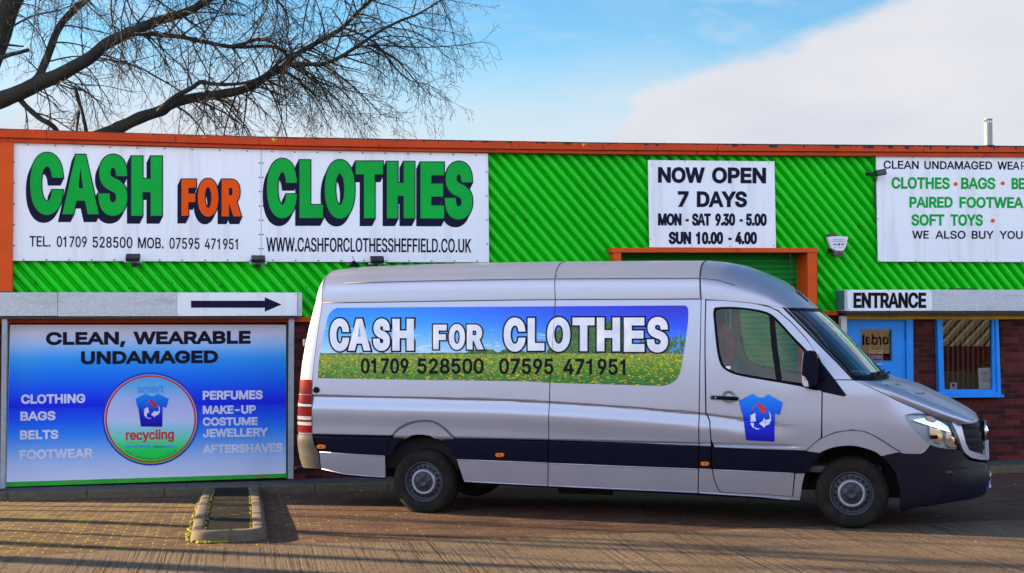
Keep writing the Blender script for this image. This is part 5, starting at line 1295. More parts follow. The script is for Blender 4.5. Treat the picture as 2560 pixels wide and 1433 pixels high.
# --- front wing, A-pillar and mirror base
panel('front_wing', [[(2057, 981), (2080, 985.5), (2109, 991.5), (2116.5, 989), (2092, 956), (2088, 951), (2131, 951.2), (2139, 952.6), (2196, 979), (2249, 1005.5), (2300, 1027.5), (2314, 1034.3), (2290, 1034), (2272, 1035), (2262.5, 1038), (2266, 1049), (2281, 1070), (2301, 1091), (2326, 1111.8), (2313, 1129), (2303, 1135), (2260, 1134), (2250, 1131), (2249.5, 1127), (2231, 1116.3), (2200, 1095.5), (2166, 1078.5), (2130, 1073.5), (2087, 1080), (2056, 1093)]], M_SILVER)
panel('windscreen_pillar', [[(1920, 765.8), (1955, 769.5), (2000, 815), (2040, 856), (2085, 901), (2130, 948.5), (2087, 948.5), (2066, 922), (2055, 908), (2046, 889.6), (2014.5, 843.5), (1980, 805.6), (1945, 775)]], M_SILVER, off=.0)
panel('mirror_base', [[(2043, 893), (2055, 908), (2088, 950), (2116, 988), (2108, 991), (2056, 979), (2040, 974)]], M_TRIM, off=.012)
# --- black corner of the front bumper
BUMP = [(2205, 1140.5), (2250, 1133.5), (2304, 1137), (2314.5, 1131), (2328.5, 1114), (2355, 1121.5), (2401, 1126), (2408, 1139), (2419, 1150), (2440, 1155), (2458, 1157), (2464, 1161), (2467, 1180), (2469, 1205), (2466, 1226), (2451, 1235), (2420, 1246), (2388, 1250.5), (2320, 1264), (2284, 1268.5), (2254, 1280), (2250, 1230), (2240, 1185), (2224, 1160)]
panel('front_bumper', [BUMP], M_BUMPER, off=.012, rim=.06, dy=lambda x, z: .012 * sst(.58, .55, z) * sst(4.5, 4.7, x) - .02 * sst(.30, .2, z))
panel('bumper_fog_recess', [[(2352, 1176), (2384, 1171), (2420, 1168), (2408, 1180), (2384, 1188), (2380, 1196), (2366, 1200), (2358, 1192)]], M_DARK, off=.016, rim=0)
panel('bumper_lip', [[(2326, 1208), (2370, 1211), (2405, 1208.5), (2407, 1212), (2370, 1215), (2330, 1212)]], M_BUMPER, off=.03, rim=.02)
panel('fog_lamp', [ellipse(2371, 1188, 12, 11, 24)], pm('fog_lamp_glass', (.05, .055, .08), .15, coat=.6), off=.022, rim=.02)
panel('bumper_step', [[(2256, 1160), (2330, 1165), (2400, 1163), (2455, 1160), (2455, 1164), (2400, 1168), (2330, 1170), (2256, 1165)]], M_BUMPER, off=.026, rim=.02)
panel('bumper_intake', [[(2434, 1172), (2455, 1165), (2463.5, 1166), (2465, 1184), (2450, 1190.5), (2428, 1192)]], M_DARK, off=.016, rim=0)
# --- headlight
HL = crom([(2262, 1038.5), (2280, 1033.8), (2312, 1033), (2345, 1043), (2374, 1056), (2384, 1074), (2396, 1104), (2401.5, 1123.5)], 4) + crom([(2399, 1124.6), (2370, 1122.5), (2350, 1119.5), (2326, 1110.5), (2302, 1090), (2283, 1070), (2268, 1050)], 4)
def shrink(poly, k):
    cx = sum(p[0] for p in poly) / len(poly); cy = sum(p[1] for p in poly) / len(poly); return [(cx + (x - cx) * k, cy + (y - cy) * k) for x, y in poly]
M_HLG = glass_mat('headlight_glass', (0.86, 0.89, 0.93), 1.35); M_HLBACK = pm('headlight_bowl', (0.40, 0.46, 0.54), 0.4, metal=.3, var=.2, scale=14)
M_CHROME = pm('chrome_reflector', (0.75, 0.77, 0.8), 0.12, metal=1.0, var=.1, scale=30)
hl = panel('headlight', [HL], M_HLBACK, off=-.05, rim=0, zl=[.8 + .02 * i for i in range(20)])
for h_, fr in ((hl[0], False), ):
    panel('lens', [HL], M_HLG, h_, off=.010, rim=.02, far=False, zl=[.8 + .02 * i for i in range(20)])
    panel('reflector', [[(2283, 1050), (2318, 1043), (2352, 1052), (2373, 1066), (2381, 1082), (2350, 1072), (2316, 1061)]], M_CHROME, h_, off=-.02, rim=.02, far=False)
    panel('reflector', [[(2326, 1066), (2352, 1074), (2362, 1090), (2358, 1110), (2340, 1106), (2326, 1084)]], M_CHROME, h_, off=-.03, rim=.03, far=False, dy=lambda x, z: .02 * math.sin(x * 60))
    panel('reflector', [[(2368, 1080), (2386, 1086), (2396, 1118), (2376, 1118), (2366, 1100)]], M_CHROME, h_, off=-.025, rim=.03, far=False, dy=lambda x, z: .015 * math.sin(z * 90))
    panel('bulb_shroud', [[(2330, 1089), (2345, 1088), (2349, 1094), (2342, 1099), (2330, 1097)]], M_TRIM, h_, off=-.015, rim=.02, far=False)
    panel('indicator', [[(2316, 1039), (2330, 1040), (2344, 1050), (2338, 1056), (2318, 1050)]], pm('amber_glint', (.55, .22, .16), .2, coat=.6), h_, off=-.008, rim=0, far=False)
panel('lens', [HL], M_HLG, hl[1], off=.010, rim=.02, far=True, zl=[.8 + .02 * i for i in range(20)])[0].hide_render = False
# --- grille with its silver surround
panel('grille_surround', [[(2377, 1057), (2399, 1059.5), (2404, 1078), (2412, 1108), (2420, 1125.5), (2440, 1132), (2462, 1134), (2462.5, 1149), (2440, 1148), (2424, 1143.5), (2410, 1132), (2403, 1120), (2396, 1098), (2386, 1074)]], M_SILVER, off=.014, rim=.03)
GR = [(2400, 1058), (2440, 1050), (2446, 1052), (2456, 1085), (2462, 1128), (2462, 1133), (2440, 1131), (2421, 1125), (2413, 1108), (2405, 1078)]
gp = panel('grille', [GR], M_DARK, off=-.015, rim=0)
for k, (y0_, y1_) in enumerate(((1058, 1070), (1083, 1092), (1103, 1111), (1118, 1126))):
    ul = 2402 + (y0_ - 1058) * .27; ur = 2447 + (y0_ - 1058) * .2
    panel('slat', [[(ul, y0_), (ur, y0_ - 4), (ur + 1, y1_ - 3), (ul + 2, y1_ + 1)]], M_TRIM, gp[0], off=.006, rim=.025, far=False)
bm = bmesh.new()
bx, bz = xn(.92), .90
Cb = Vector((bx + .012, YC, .885))
ns_ = 40; o_ = []
def disc(bm, c, r0, r1, d0, d1, n=40):
    a = [bm.verts.new(c + Vector((d0, r0 * math.cos(2 * math.pi * k / n), r0 * math.sin(2 * math.pi * k / n)))) for k in range(n)]
    b = [bm.verts.new(c + Vector((d1, r1 * math.cos(2 * math.pi * k / n), r1 * math.sin(2 * math.pi * k / n)))) for k in range(n)]
    for k in range(n): bm.faces.new((a[k], a[(k + 1) % n], b[(k + 1) % n], b[k]))
    return a, b
a, b = disc(bm, Cb, .115, .105, -.05, .012); bm.faces.new(b); obj('badge_bezel', bm, M_TRIM, VAN, local=True)
bm = bmesh.new(); disc(bm, Cb, .098, .098, .012, .030); disc(bm, Cb, .086, .086, .012, .030); disc(bm, Cb, .098, .086, .030, .030)
tip = bm.verts.new(Cb + Vector((.052, 0, 0)))
for k in range(3):
    t = math.pi / 2 + k * 2 * math.pi / 3; P = bm.verts.new(Cb + Vector((.020, .09 * math.cos(t), .09 * math.sin(t))))
    L_ = bm.verts.new(Cb + Vector((.018, .018 * math.cos(t + 1.05), .018 * math.sin(t + 1.05)))); R_ = bm.verts.new(Cb + Vector((.018, .018 * math.cos(t - 1.05), .018 * math.sin(t - 1.05))))
    bm.faces.new((tip, P, L_)); bm.faces.new((tip, R_, P))
obj('badge', bm, M_CHROME, VAN, local=True)
# --- number plate
def plate_pt(yy, zz, l): 
    c = xn(.41) + .03 - 0.55 * (YC - yy) ** 2
    return Vector((c + l, yy, zz))
np_ = bmesh.new(); prev = None
for k in range(13):
    yy = YC - .27 + .54 * k / 12; q = [np_.verts.new(plate_pt(yy, zz, l)) for zz, l in ((.345, 0), (.475, 0), (.475, -.012), (.345, -.012))]
    if prev:
        for i in range(4): np_.faces.new((prev[i], prev[(i + 1) % 4], q[(i + 1) % 4], q[i]))
    prev = q
pn = obj('number_plate', np_, pm('white_plate', (.70, .72, .76), .35), VAN, local=True)
bm = bmesh.new(); prev = None
for k in range(3):
    yy = YC - .269 + .05 * k / 2; q = [bm.verts.new(plate_pt(yy, zz, .002)) for zz in (.347, .473)]
    if prev: bm.faces.new((prev[0], prev[1], q[1], q[0]))
    prev = q
obj('blue_band', bm, M_EBLUE, pn, local=True)
bm = bmesh.new()
letters(bm, 'YD6', 0, .19, 0, .085, 0, .085, lambda u, v, l: plate_pt(YC - .205 + u, .452 - v, .003 + l), bold=.004); obj('lettering', bm, M_NAVY, pn, local=True)

# --- roof and cab shell: sections swept from the near edge over to the far edge
def loft(name, rows, mat, parent=None, nu=30, back=False):
    """rows: (E point, C point, exponent); a superelliptic arch over the van between its two edges"""
    V = []; Fc = []
    us = [(1 - math.cos(math.pi * k / nu)) / 2 for k in range(nu + 1)]
    us = sorted(set([0, .004, .012, .025, .045, .07, .1, .14, .19, .25, .32, .4, .5, .6, .7, .8, .9, 1.0]))
    full = us + [2 - u for u in reversed(us[:-1])]
    for E, C_, p in rows:
        for u in full:
            w = u if u <= 1 else 2 - u
            h = (1 - (1 - w) ** p) ** (1 / p)
            y = E[1] + (C_[1] - E[1]) * w
            if u > 1: y = 2 * C_[1] - y
            V.append((E[0] + (C_[0] - E[0]) * h, y, E[2] + (C_[2] - E[2]) * h))
    m_ = len(full)
    for j in range(len(rows) - 1):
        for i in range(m_ - 1):
            k = j * m_ + i; Fc.append((k, k + m_, k + m_ + 1, k + 1))
    o = pyobj(name, V, Fc, mat, parent or VAN, smooth=True); return o
def roof_row(u, vt, p=3.6):
    x, z = vhit(u, topl(u) - .6); return x, z
def rrow(fr):
    # fr 0..1 along the cargo roof
    ue = 806 + (1752 - 806) * fr; uc = 829.5 + (1757 - 829.5) * fr
    vc = poly_interp([(829, 672.5), (860, 668.5), (900, 665), (1000, 660), (1200, 655), (1400, 652), (1600, 650.3), (1757, 650)], uc)
    ex, ez = vhit(ue, topl(ue) - .8); E = (ex, Ys(ex, ez), ez)
    q = vplane(uc, vc, .34); return (E, (q.x, YC, q.z + .004), 3.4)
fA = (1388.2 - 806) / 946
M_ROOF = M_SILVER
loft('roof_panel', [rrow(f) for f in [0] + [fA * k / 8 for k in range(1, 8)] + [fA - .001]], M_ROOF)
loft('roof_panel', [rrow(f) for f in [fA + .001] + [fA + (1 - fA) * k / 5 for k in range(1, 5)] + [.998]], M_ROOF)
# cab roof down to the windscreen header
def crow(ue, ve, uc, vc, p, yc=YC):
    ex, ez = vhit(ue, ve); E = (ex, Ys(ex, ez), ez); q = vplane(uc, vc, yc); return (E, (q.x, YC, q.z), p)
e0 = rrow(1.0)
cab = [((e0[0][0] + .008, e0[0][1], e0[0][2]), (e0[1][0] + .008, YC, e0[1][2]), 3.4)]
def yc_of(f): return .34 + (.80 - .34) * f
for ue, ve, uc, vc, p, yy in ((1800, 750.5, 1800, 652.5, 3.1, .40), (1838, 753.4, 1850, 661.5, 2.9, .48), (1880, 757.5, 1905, 680.5, 2.75, .58), (1915, 763, 1955, 702, 2.6, .68), (1937, 767.5, 2000, 735, 2.5, .78), (1955.5, 768.6, 2044, 771, 2.4, .86)):
    cab.append(crow(ue, ve, uc, vc, p, yy))
loft('cab_roof', cab, M_SILVER)
WS = [(1956.5, 769.8, 2047, 774, 2.3, .88), (2000, 814.5, 2090, 811, 2.25, .9), (2044, 860.5, 2131, 850.5, 2.2, .9), (2088, 905, 2173, 893, 2.15, .9), (2122, 940, 2207, 929, 2.1, .9), (2131.5, 949.5, 2216, 938, 2.1, .9)]
ws = loft('windscreen', [crow(*r) for r in WS], glass_mat('windscreen_glass', (0.62, 0.68, 0.68), gain=2.3))
# black border printed round the glass (lower band and side strips), 2 mm proud
rows = [crow(*r) for r in WS]
def lpt(row, w, l=.003):
    E, C_, p = row; h = (1 - (1 - w) ** p) ** (1 / p); return Vector((E[0] + (C_[0] - E[0]) * h + l * .7, E[1] + (C_[1] - E[1]) * w - l * .3, E[2] + (C_[2] - E[2]) * h + l * .7))
bm = bmesh.new()
for a, b in zip(rows, rows[1:]):
    q = [lpt(a, 0), lpt(a, .012), lpt(b, .012), lpt(b, 0)]; bm.faces.new([bm.verts.new(p) for p in q]); bm.faces.new([bm.verts.new((p.x, 2 * YC - p.y, p.z)) for p in q])
WW = [0, .012, .05, .1, .2, .35, .5, .7, .85, 1]
for a, b in zip(WW, WW[1:]):
    q = [lpt(rows[-2], a), lpt(rows[-2], b), lpt(rows[-1], b), lpt(rows[-1], a)]; bm.faces.new([bm.verts.new(p) for p in q]); bm.faces.new([bm.verts.new((p.x, 2 * YC - p.y, p.z)) for p in q])
    q = [lpt(rows[0], a), lpt(rows[0], b), (lpt(rows[0], b) * .85 + lpt(rows[1], b) * .15), (lpt(rows[0], a) * .85 + lpt(rows[1], a) * .15)]; bm.faces.new([bm.verts.new(p) for p in q]); bm.faces.new([bm.verts.new((p.x, 2 * YC - p.y, p.z)) for p in q])
obj('glass_border', bm, M_SEAL, ws, local=True)
# bonnet
BN = [(2140, 951.6, 2222, 944, 2.6, .88), (2168, 964.5, 2258, 951.5, 2.6, .9), (2197, 977.5, 2301, 965, 2.6, .9), (2249, 1003.8, 2350, 988, 2.6, .9), (2290, 1021.5, 2390, 1006.5, 2.6, .9), (2325, 1037, 2420, 1023, 2.7, .9), (2350, 1046.5, 2436, 1034, 2.8, .9), (2372, 1053.5, 2444, 1041.5, 3.0, .9), (2380, 1057.5, 2446, 1046, 3.0, .9), (2384, 1060, 2444, 1049, 3.0, .9)]
bon = loft('bonnet', [crow(*r) for r in BN], M_SILVER)
br_ = [crow(*r) for r in BN]
bm = bmesh.new()
q = [lpt(br_[1], .07, .004), lpt(br_[1], .30, .004), (lpt(br_[2], .40, .004) * .5 + lpt(br_[3], .40, .004) * .5), (lpt(br_[2], .20, .004) * .6 + lpt(br_[3], .20, .004) * .4)]
bm.faces.new([bm.verts.new(p) for p in q]); bm.faces.new([bm.verts.new((p.x, 2 * YC - p.y, p.z)) for p in q]); obj('bonnet_vent', bm, M_DARK, bon, local=True)
# raised rib lines on the bonnet
bm = bmesh.new()
for w in (.16, .42):
    add_tube(bm, [lpt(r, w + .02 * i, .001) for i, r in enumerate(br_[2:8])], .006, seg=6); add_tube(bm, [Vector((p.x, 2 * YC - p.y, p.z)) for p in [lpt(r, w + .02 * i, .001) for i, r in enumerate(br_[2:8])]], .006, seg=6)
obj('bonnet_rib', bm, M_SILVER, bon, local=True, smooth=True)
# scuttle and wipers
bm = bmesh.new()
for a, b in zip(WW, WW[1:]):
    q = [lpt(rows[-1], a, .001), lpt(rows[-1], b, .001), lpt(br_[0], b, .001), lpt(br_[0], a, .001)]; bm.faces.new([bm.verts.new(p) for p in q]); bm.faces.new([bm.verts.new((p.x, 2 * YC - p.y, p.z)) for p in q])
obj('scuttle', bm, M_TRIM, VAN, local=True)
bm = bmesh.new()
add_tube(bm, [lpt(rows[-1], .16, .02), lpt(rows[-1], .28, .045), lpt(rows[-1], .5, .04)], .012, seg=8); add_tube(bm, [lpt(rows[-2], .2, .02), lpt(rows[-2], .45, .018), lpt(rows[-2], .8, .02)], .009, seg=6)
add_tube(bm, [lpt(rows[-1], .6, .03), lpt(rows[-1], .78, .05), lpt(rows[-1], .98, .04)], .012, seg=8); add_tube(bm, [lpt(rows[-2], .85, .02), lpt(rows[-2], 1, .018)], .009, seg=6)
obj('wiper', bm, M_TRIM, VAN, local=True)
# roof mouldings (rain gutter line and upper swage)
def line_on(name, pts, r, mat):
    bm = bmesh.new(); add_tube(bm, pts, r, seg=6); add_tube(bm, [Vector((p.x, 2 * YC - p.y, p.z)) for p in pts], r, seg=6); return obj(name, bm, mat, VAN, local=True, smooth=True)
M_GROOVE = pm('grey_seam_sealer', (0.12, 0.11, 0.13), .6)
def spt(row, h, l=0.0):
    p = row[2]; w = 1 - (1 - h ** p) ** (1 / p); E, C_, _ = row; return Vector((E[0] + (C_[0] - E[0]) * h, E[1] + (C_[1] - E[1]) * w - l, E[2] + (C_[2] - E[2]) * h))
line_on('roof_gutter', [spt(rrow(f), 0.0, .002) for f in [k / 12 for k in range(13)]], .0065, M_GROOVE)
line_on('roof_swage', [spt(rrow(f), .52, .001) for f in [.06 + .94 * k / 12 for k in range(13)]] + [spt(cab[1], .50, .001), spt(cab[2], .42, .0)], .0055, M_GROOVE)
line_on('panel_seam', [spt(rrow(fA), h, .001) for h in (0, .2, .4, .6, .75, .86, .93, .97, .99)], .004, M_DARK)
line_on('panel_seam', [spt(rrow(1.0), h, .001) for h in (0, .2, .4, .6, .75, .86, .93, .97, .99)], .004, M_DARK)
# --- rear end: corner posts wrapping to the back doors
SEAMX = [(781, 1087), (780.8, 1050), (780.5, 1016), (780.6, 980), (781, 949), (784, 912), (790, 866), (795.8, 821.6), (801, 787), (805.6, 758.5)]
SIL = [(749, 1087), (749, 1082), (750.5, 1030), (752, 989), (753.2, 949), (757, 906), (765, 848), (773, 806), (781, 768), (789, 731), (797, 702), (807, 684), (826, 672)]
def sil_x(z, y=.08):
    best = None
    P = [vplane(u, v, y) for u, v in SIL]
    for a, b in zip(P, P[1:]):
        if a.z <= z <= b.z: return a.x + (b.x - a.x) * (z - a.z) / (b.z - a.z)
    return P[0].x if z < P[0].z else P[-1].x
ring_rows = []
for u, v in SEAMX:
    x, z = vhit(u, v); ring_rows.append((Vector((x, Ys(x, z), z)), Vector((0, 1, 0))))
r0 = rrow(0.0)
for h in (.12, .24, .36, .48, .6, .7, .8, .88, .94, .98, 1.0):
    p = spt(r0, h); w = 1 - (1 - h ** 3.4) ** (1 / 3.4)
    n = Vector((0, max(0.0, 1 - w * 6), -min(1.0, .1 + w * 5))).normalized(); ring_rows.append((p, n))
ring_rows.append((Vector((r0[1][0], YC, r0[1][2])), Vector((0, 0, -1))))
def rear_grid(rows, nth, lift=0.0, th1=90):
    G = []
    for p, n in rows:
        sx_ = sil_x(p.z); d = max(.035, p.x - sx_); R_ = .11
        row = []
        for k in range(nth + 1):
            t = rad(th1) * k / nth
            nn = (Vector((-math.sin(t) , 0, 0)) - n * math.cos(t)).normalized()
            row.append(Vector((p.x - d * math.sin(t), p.y, p.z)) + n * R_ * (1 - math.cos(t)) + nn * lift)
        G.append(row)
    return G
def grid_faces(bm, G, mirror=True):
    for s in ((0, 1) if mirror else (0,)):
        V_ = [[bm.verts.new((p.x, 2 * YC - p.y if s else p.y, p.z)) for p in r] for r in G]
        for a, b in zip(V_, V_[1:]):
            for i in range(len(a) - 1):
                try: bm.faces.new((a[i], a[i + 1], b[i + 1], b[i]))
                except ValueError: pass
bm = bmesh.new(); G = rear_grid(ring_rows, 8); grid_faces(bm, G)
outer = [r[-1] for r in G]; cap = [bm.verts.new(p) for p in outer] + [bm.verts.new((p.x, 2 * YC - p.y, p.z)) for p in reversed(outer[:-1])]
fcap = bm.faces.new(cap); bmesh.ops.triangulate(bm, faces=[fcap])
bmesh.ops.remove_doubles(bm, verts=bm.verts, dist=.0005)
obj('rear_door', bm, M_SILVER, VAN, local=True, smooth=True)
line_on('panel_seam', [p + n * -.001 for p, n in ring_rows[:-1]], .0035, M_GROOVE)
bm = bmesh.new(); add_box(bm, vplane(765, 857, .10) + Vector((-.005, 0, 0)), (.05, .03, .075), bev=.006); add_box(bm, vplane(748, 1100, .06), (.03, .03, .06), bev=.006); obj('door_hinge', bm, M_STEEL, VAN, local=True)
# tail lights
def lampseg(name, v0, v1, mat, parent, lift):
    rows_ = []
    for k in range(5):
        x, z = vhit(779.5, v0 + (v1 - v0) * k / 4); rows_.append((Vector((x, Ys(x, z), z)), Vector((0, 1, 0))))
    bm = bmesh.new(); grid_faces(bm, rear_grid(rows_, 8, lift, 86)); return obj(name, bm, mat, parent, local=True, smooth=True)
tl = lampseg('tail_light', 949.5, 1082, M_RED, VAN, .005)
lampseg('reversing_lens', 986.5, 1016.5, M_CLEAR, tl, .008); lampseg('clear_strip', 1041.5, 1050, M_CLEAR, tl, .008); lampseg('clear_strip', 1055.8, 1064, M_CLEAR, tl, .008)
# rear bumper corner and step
rows_ = []
for u, v in ((781, 1088), (783, 1100), (788, 1115), (796, 1129), (799, 1150), (802, 1172)):
    x, z = vhit(u, v); rows_.append((Vector((x, Ys(x, z) - .006, z)), Vector((0, 1, 0))))
def rear_grid2(rows, sil, nth):
    G = []
    for (p, n), (u, v) in zip(rows, sil):
        q = vplane(u, v, .08); d = p.x - q.x
        G.append([Vector((p.x - d * math.sin(rad(90) * k / nth), p.y + .13 * (1 - math.cos(rad(90) * k / nth)), p.z)) for k in range(nth + 1)])
    return G
G = rear_grid2(rows_, ((745.5, 1088), (746, 1100), (746.5, 1115), (748, 1135), (751, 1155), (757, 1172)), 8)
bm = bmesh.new(); grid_faces(bm, G)
edge = [r[-1] for r in G]
for a, b in zip(edge, edge[1:]): bm.faces.new([bm.verts.new(p) for p in (a, b, Vector((b.x, 2 * YC - b.y, b.z)), Vector((a.x, 2 * YC - a.y, a.z)))])
obj('rear_bumper', bm, pm('sunned_bumper_plastic', (0.045, 0.039, 0.031), .6, var=.15, scale=6), VAN, local=True, smooth=True)
bm = bmesh.new(); q = vplane(755, 1170, .1); add_box(bm, (q.x + .05, YC, q.z), (.20, 1.80, .045), bev=.012); obj('rear_step', bm, M_TRIM, VAN, local=True)
# black rubber stop near the tail light
bm = bmesh.new(); add_tube(bm, [vmap(791, 975, -.002), vmap(791, 975, .02), vmap(791, 975, .024)], [.033, .033, .026], seg=18); obj('rubber_stop', bm, M_TRIM, VAN)
# side marker lamps
for u, v in ((804, 1117), (1250, 1137.3), (1762.5, 1159)):
    bm = bmesh.new(); P = [(u + 11.5 * (abs(math.cos(t)) ** .6) * math.copysign(1, math.cos(t)), v + 5.4 * (abs(math.sin(t)) ** .7) * math.copysign(1, math.sin(t))) for t in [2 * math.pi * k / 28 for k in range(28)]]
    a = [bm.verts.new(vmap(x, y, .006)) for x, y in P]; b = [bm.verts.new(vmap(u + (x - u) * .85, v + (y - v) * .8, .022)) for x, y in P]
    for k in range(28): bm.faces.new((a[k], a[(k + 1) % 28], b[(k + 1) % 28], b[k]))
    bm.faces.new(b); mk = obj('side_marker', bm, M_AMBER, VAN)
    bm = bmesh.new(); flat_poly(bm, [ellipse(u, v, 2.6, 2.0, 12)], vmap, .0235); obj('bulb', bm, pm('dark_amber', (.25, .04, .004), .3), mk)
# --- wheels
def lathe(bm, prof, cx, cy, cz, n=48, sgn=1, mi=None):
    R_ = []
    for r, y in prof: R_.append([bm.verts.new((cx + r * math.cos(2 * math.pi * k / n), cy + y * sgn, cz + r * math.sin(2 * math.pi * k / n))) for k in range(n)])
    for a, b in zip(R_, R_[1:]):
        for k in range(n): bm.faces.new((a[k], a[(k + 1) % n], b[(k + 1) % n], b[k]))
    return R_
def wheel(x, zc, near, R=.339):
    sg = 1 if near else -1; y0 = 0.0 if near else 2 * YC
    r = bpy.data.objects.new('wheel', None); COL.objects.link(r); r.parent = VAN; r.location = (x, y0, zc)
    bm = bmesh.new()
    lathe(bm, [(.206, .0), (.212, -.012), (.225, -.020), (.262, -.030), (.295, -.028), (.318, -.012), (R - .006, .012), (R, .03), (R, .19), (R - .01, .21), (.30, .235), (.2, .22)], 0, 0, 0, 64, sg)
    # tread blocks
    for k in range(64):
        a = 2 * math.pi * k / 64
        for yy, w in ((.022, .026), (.07, .03), (.11, .03), (.15, .03)):
            add_box(bm, ((R + .001) * math.cos(a + yy), yy * sg + .012 * sg, (R + .001) * math.sin(a + yy)), (.007, w, .024), Matrix.Rotation(-(a + yy), 4, 'Y'))
    obj('tyre', bm, M_RUBBER, r, local=True, smooth=False)
    for p in r.children[0].data.polygons: p.use_smooth = len(p.vertices) == 4 and p.area > .0012
    bm = bmesh.new()
    lathe(bm, [(.207, -.002), (.202, -.008), (.196, -.004), (.192, .010), (.186, .034), (.176, .044), (.160, .022), (.140, .014), (.128, -.002), (.120, -.008), (.0, .012)], 0, 0, 0, 64, sg)
    obj('rim', bm, M_DISC, r, local=True, smooth=True)
    bm = bmesh.new(); lathe(bm, [(.131, -.002), (.127, -.012), (.119, -.018), (.111, -.018), (.104, -.012), (.098, .004)], 0, 0, 0, 64, sg); obj('rim_ring', bm, M_STEEL, r, local=True, smooth=True)
    bm = bmesh.new()
    for k in range(18):
        a = 2 * math.pi * (k + .3) / 18; c = Vector((.154 * math.cos(a), .0135 * sg, .154 * math.sin(a)))
        vs = []
        for i in range(14):
            t = 2 * math.pi * i / 14; rr_, tt = .0155 * math.cos(t), .0165 * math.sin(t)
            q = Vector((c.x + rr_ * math.cos(a) - tt * math.sin(a), 0, c.z + rr_ * math.sin(a) + tt * math.cos(a))); rad_ = math.hypot(q.x, q.z)
            q.y = (.0105 + (rad_ - .140) / .020 * .008) * sg; vs.append(bm.verts.new(q))
        bm.faces.new(vs)
    obj('vent_hole', bm, M_DARK, r, local=True)
    bm = bmesh.new(); lathe(bm, [(.101, .0), (.098, -.008), (.085, -.012), (.050, -.014), (.046, -.030), (.040, -.037), (.034, -.032), (.0, -.030)], 0, 0, 0, 48, sg)
    obj('hub_cap', bm, M_HUB, r, local=True, smooth=True)
    bm = bmesh.new()
    for k in range(6):
        a = 2 * math.pi * (k + .15) / 6; add_box(bm, (.074 * math.cos(a), -.012 * sg, .074 * math.sin(a)), (.026, .006, .011), Matrix.Rotation(-a, 4, 'Y'))
    obj('wheel_bolt_slot', bm, M_DARK, r, local=True)
ZRW, ZFW = vplane(1059, 1206, 0).z, vplane(2129, 1232.6, 0).z
RW = .339
wheel(vplane(1059.5, 1206, 0).x, .322, True); wheel(vplane(2129, 1232.6, 0).x, .342, True, .338)
wheel(0, .300, False); wheel(4.33, .33, False)
# arch liners, floor, load space box, bulkhead
for x, z_, R_ in ((0, .33, .45), (4.33, .34, .44)):
    for s in (0, 1):
        bm = bmesh.new(); n = 18; A, B = [], []
        for k in range(n + 1):
            t = rad(2) + rad(176) * k / n; px, pz = x + R_ * math.cos(t), z_ + R_ * 1.02 * math.sin(t)
            y1, y2 = (.005, .40) if not s else (2 * YC - .005, 2 * YC - .40)
            A.append(bm.verts.new((px, y1, pz))); B.append(bm.verts.new((px, y2, pz)))
        for k in range(n): bm.faces.new((A[k], A[k + 1], B[k + 1], B[k]))
        bm.faces.new(B); obj('wheel_arch_liner', bm, M_DARK, VAN, local=True)
bm = bmesh.new()
add_box(bm, (2.0, YC, .36), (6.4, 1.0, .10)); add_box(bm, (2.15, YC, .42), (3.1, 1.66, .10)); add_box(bm, (-1.0, YC, .45), (.75, 1.7, .1)); add_box(bm, (4.95, YC, .42), (.7, 1.2, .3))
add_tube(bm, [(.0, .2, .33), (.0, 1.66, .33)], .06); add_tube(bm, [(1.35, .45, .29), (1.9, .45, .29)], .10, seg=12)
obj('underbody', bm, M_DARK, VAN, local=True)
bm = bmesh.new(); add_box(bm, (.82, YC, 1.42), (4.0, 1.66, 1.95)); obj('load_bay_lining', bm, M_DARK, VAN, local=True)
M_INT = pm('grey_cab_plastic', (0.10, 0.10, 0.11), .7, var=.1); M_SEAT = pm('grey_seat_cloth', (0.05, 0.05, 0.085), .9, var=.2, scale=30)
bm = bmesh.new(); add_box(bm, (2.84, YC, 1.42), (.03, 1.72, 1.9)); obj('bulkhead', bm, pm('bulkhead_grey', (.06, .06, .10), .7), VAN, local=True)
bm = bmesh.new(); add_box(bm, (4.45, YC, 1.18), (.55, 1.62, .34), bev=.05); add_box(bm, (4.25, .62, 1.33), (.3, .4, .1), bev=.04); obj('dashboard', bm, M_INT, VAN, local=True)
bm = bmesh.new(); add_box(bm, (3.7, YC, .55), (1.8, 1.6, .06)); obj('cab_floor', bm, M_INT, VAN, local=True)
def seat(y):
    s = bpy.data.objects.new('seat', None); COL.objects.link(s); s.parent = VAN; s.location = (3.30, y, .6)
    bm = bmesh.new(); add_box(bm, (.05, 0, .28), (.50, .50, .16), bev=.05); add_box(bm, (.05, 0, .1), (.40, .42, .2)); obj('cushion', bm, M_SEAT, s, local=True, smooth=True)
    bm = bmesh.new(); add_box(bm, (-.24, 0, .66), (.13, .46, .66), Matrix.Rotation(rad(-12), 4, 'Y'), bev=.05); obj('backrest', bm, M_SEAT, s, local=True, smooth=True)
    bm = bmesh.new(); add_box(bm, (-.33, 0, 1.09), (.10, .27, .18), Matrix.Rotation(rad(-10), 4, 'Y'), bev=.04); obj('headrest', bm, M_SEAT, s, local=True, smooth=True)
seat(.40); seat(1.02); seat(1.46)
bm = bmesh.new(); c = Vector((3.98, .42, 1.42)); ax = Matrix.Rotation(rad(-62), 3, 'Y')
ringp_ = [c + ax @ Vector((.20 * math.cos(t), .20 * math.sin(t), 0)) for t in [2 * math.pi * k / 28 for k in range(29)]]
add_tube(bm, ringp_, .016, seg=8, cap=False); add_tube(bm, [c, c + Vector((.30, 0, -.22))], .03); 
for t in (0, math.pi, -math.pi / 2): add_tube(bm, [c, c + ax @ Vector((.20 * math.cos(t), .20 * math.sin(t), 0))], .014, seg=6)
obj('steering_wheel', bm, M_TRIM, VAN, local=True, smooth=True)
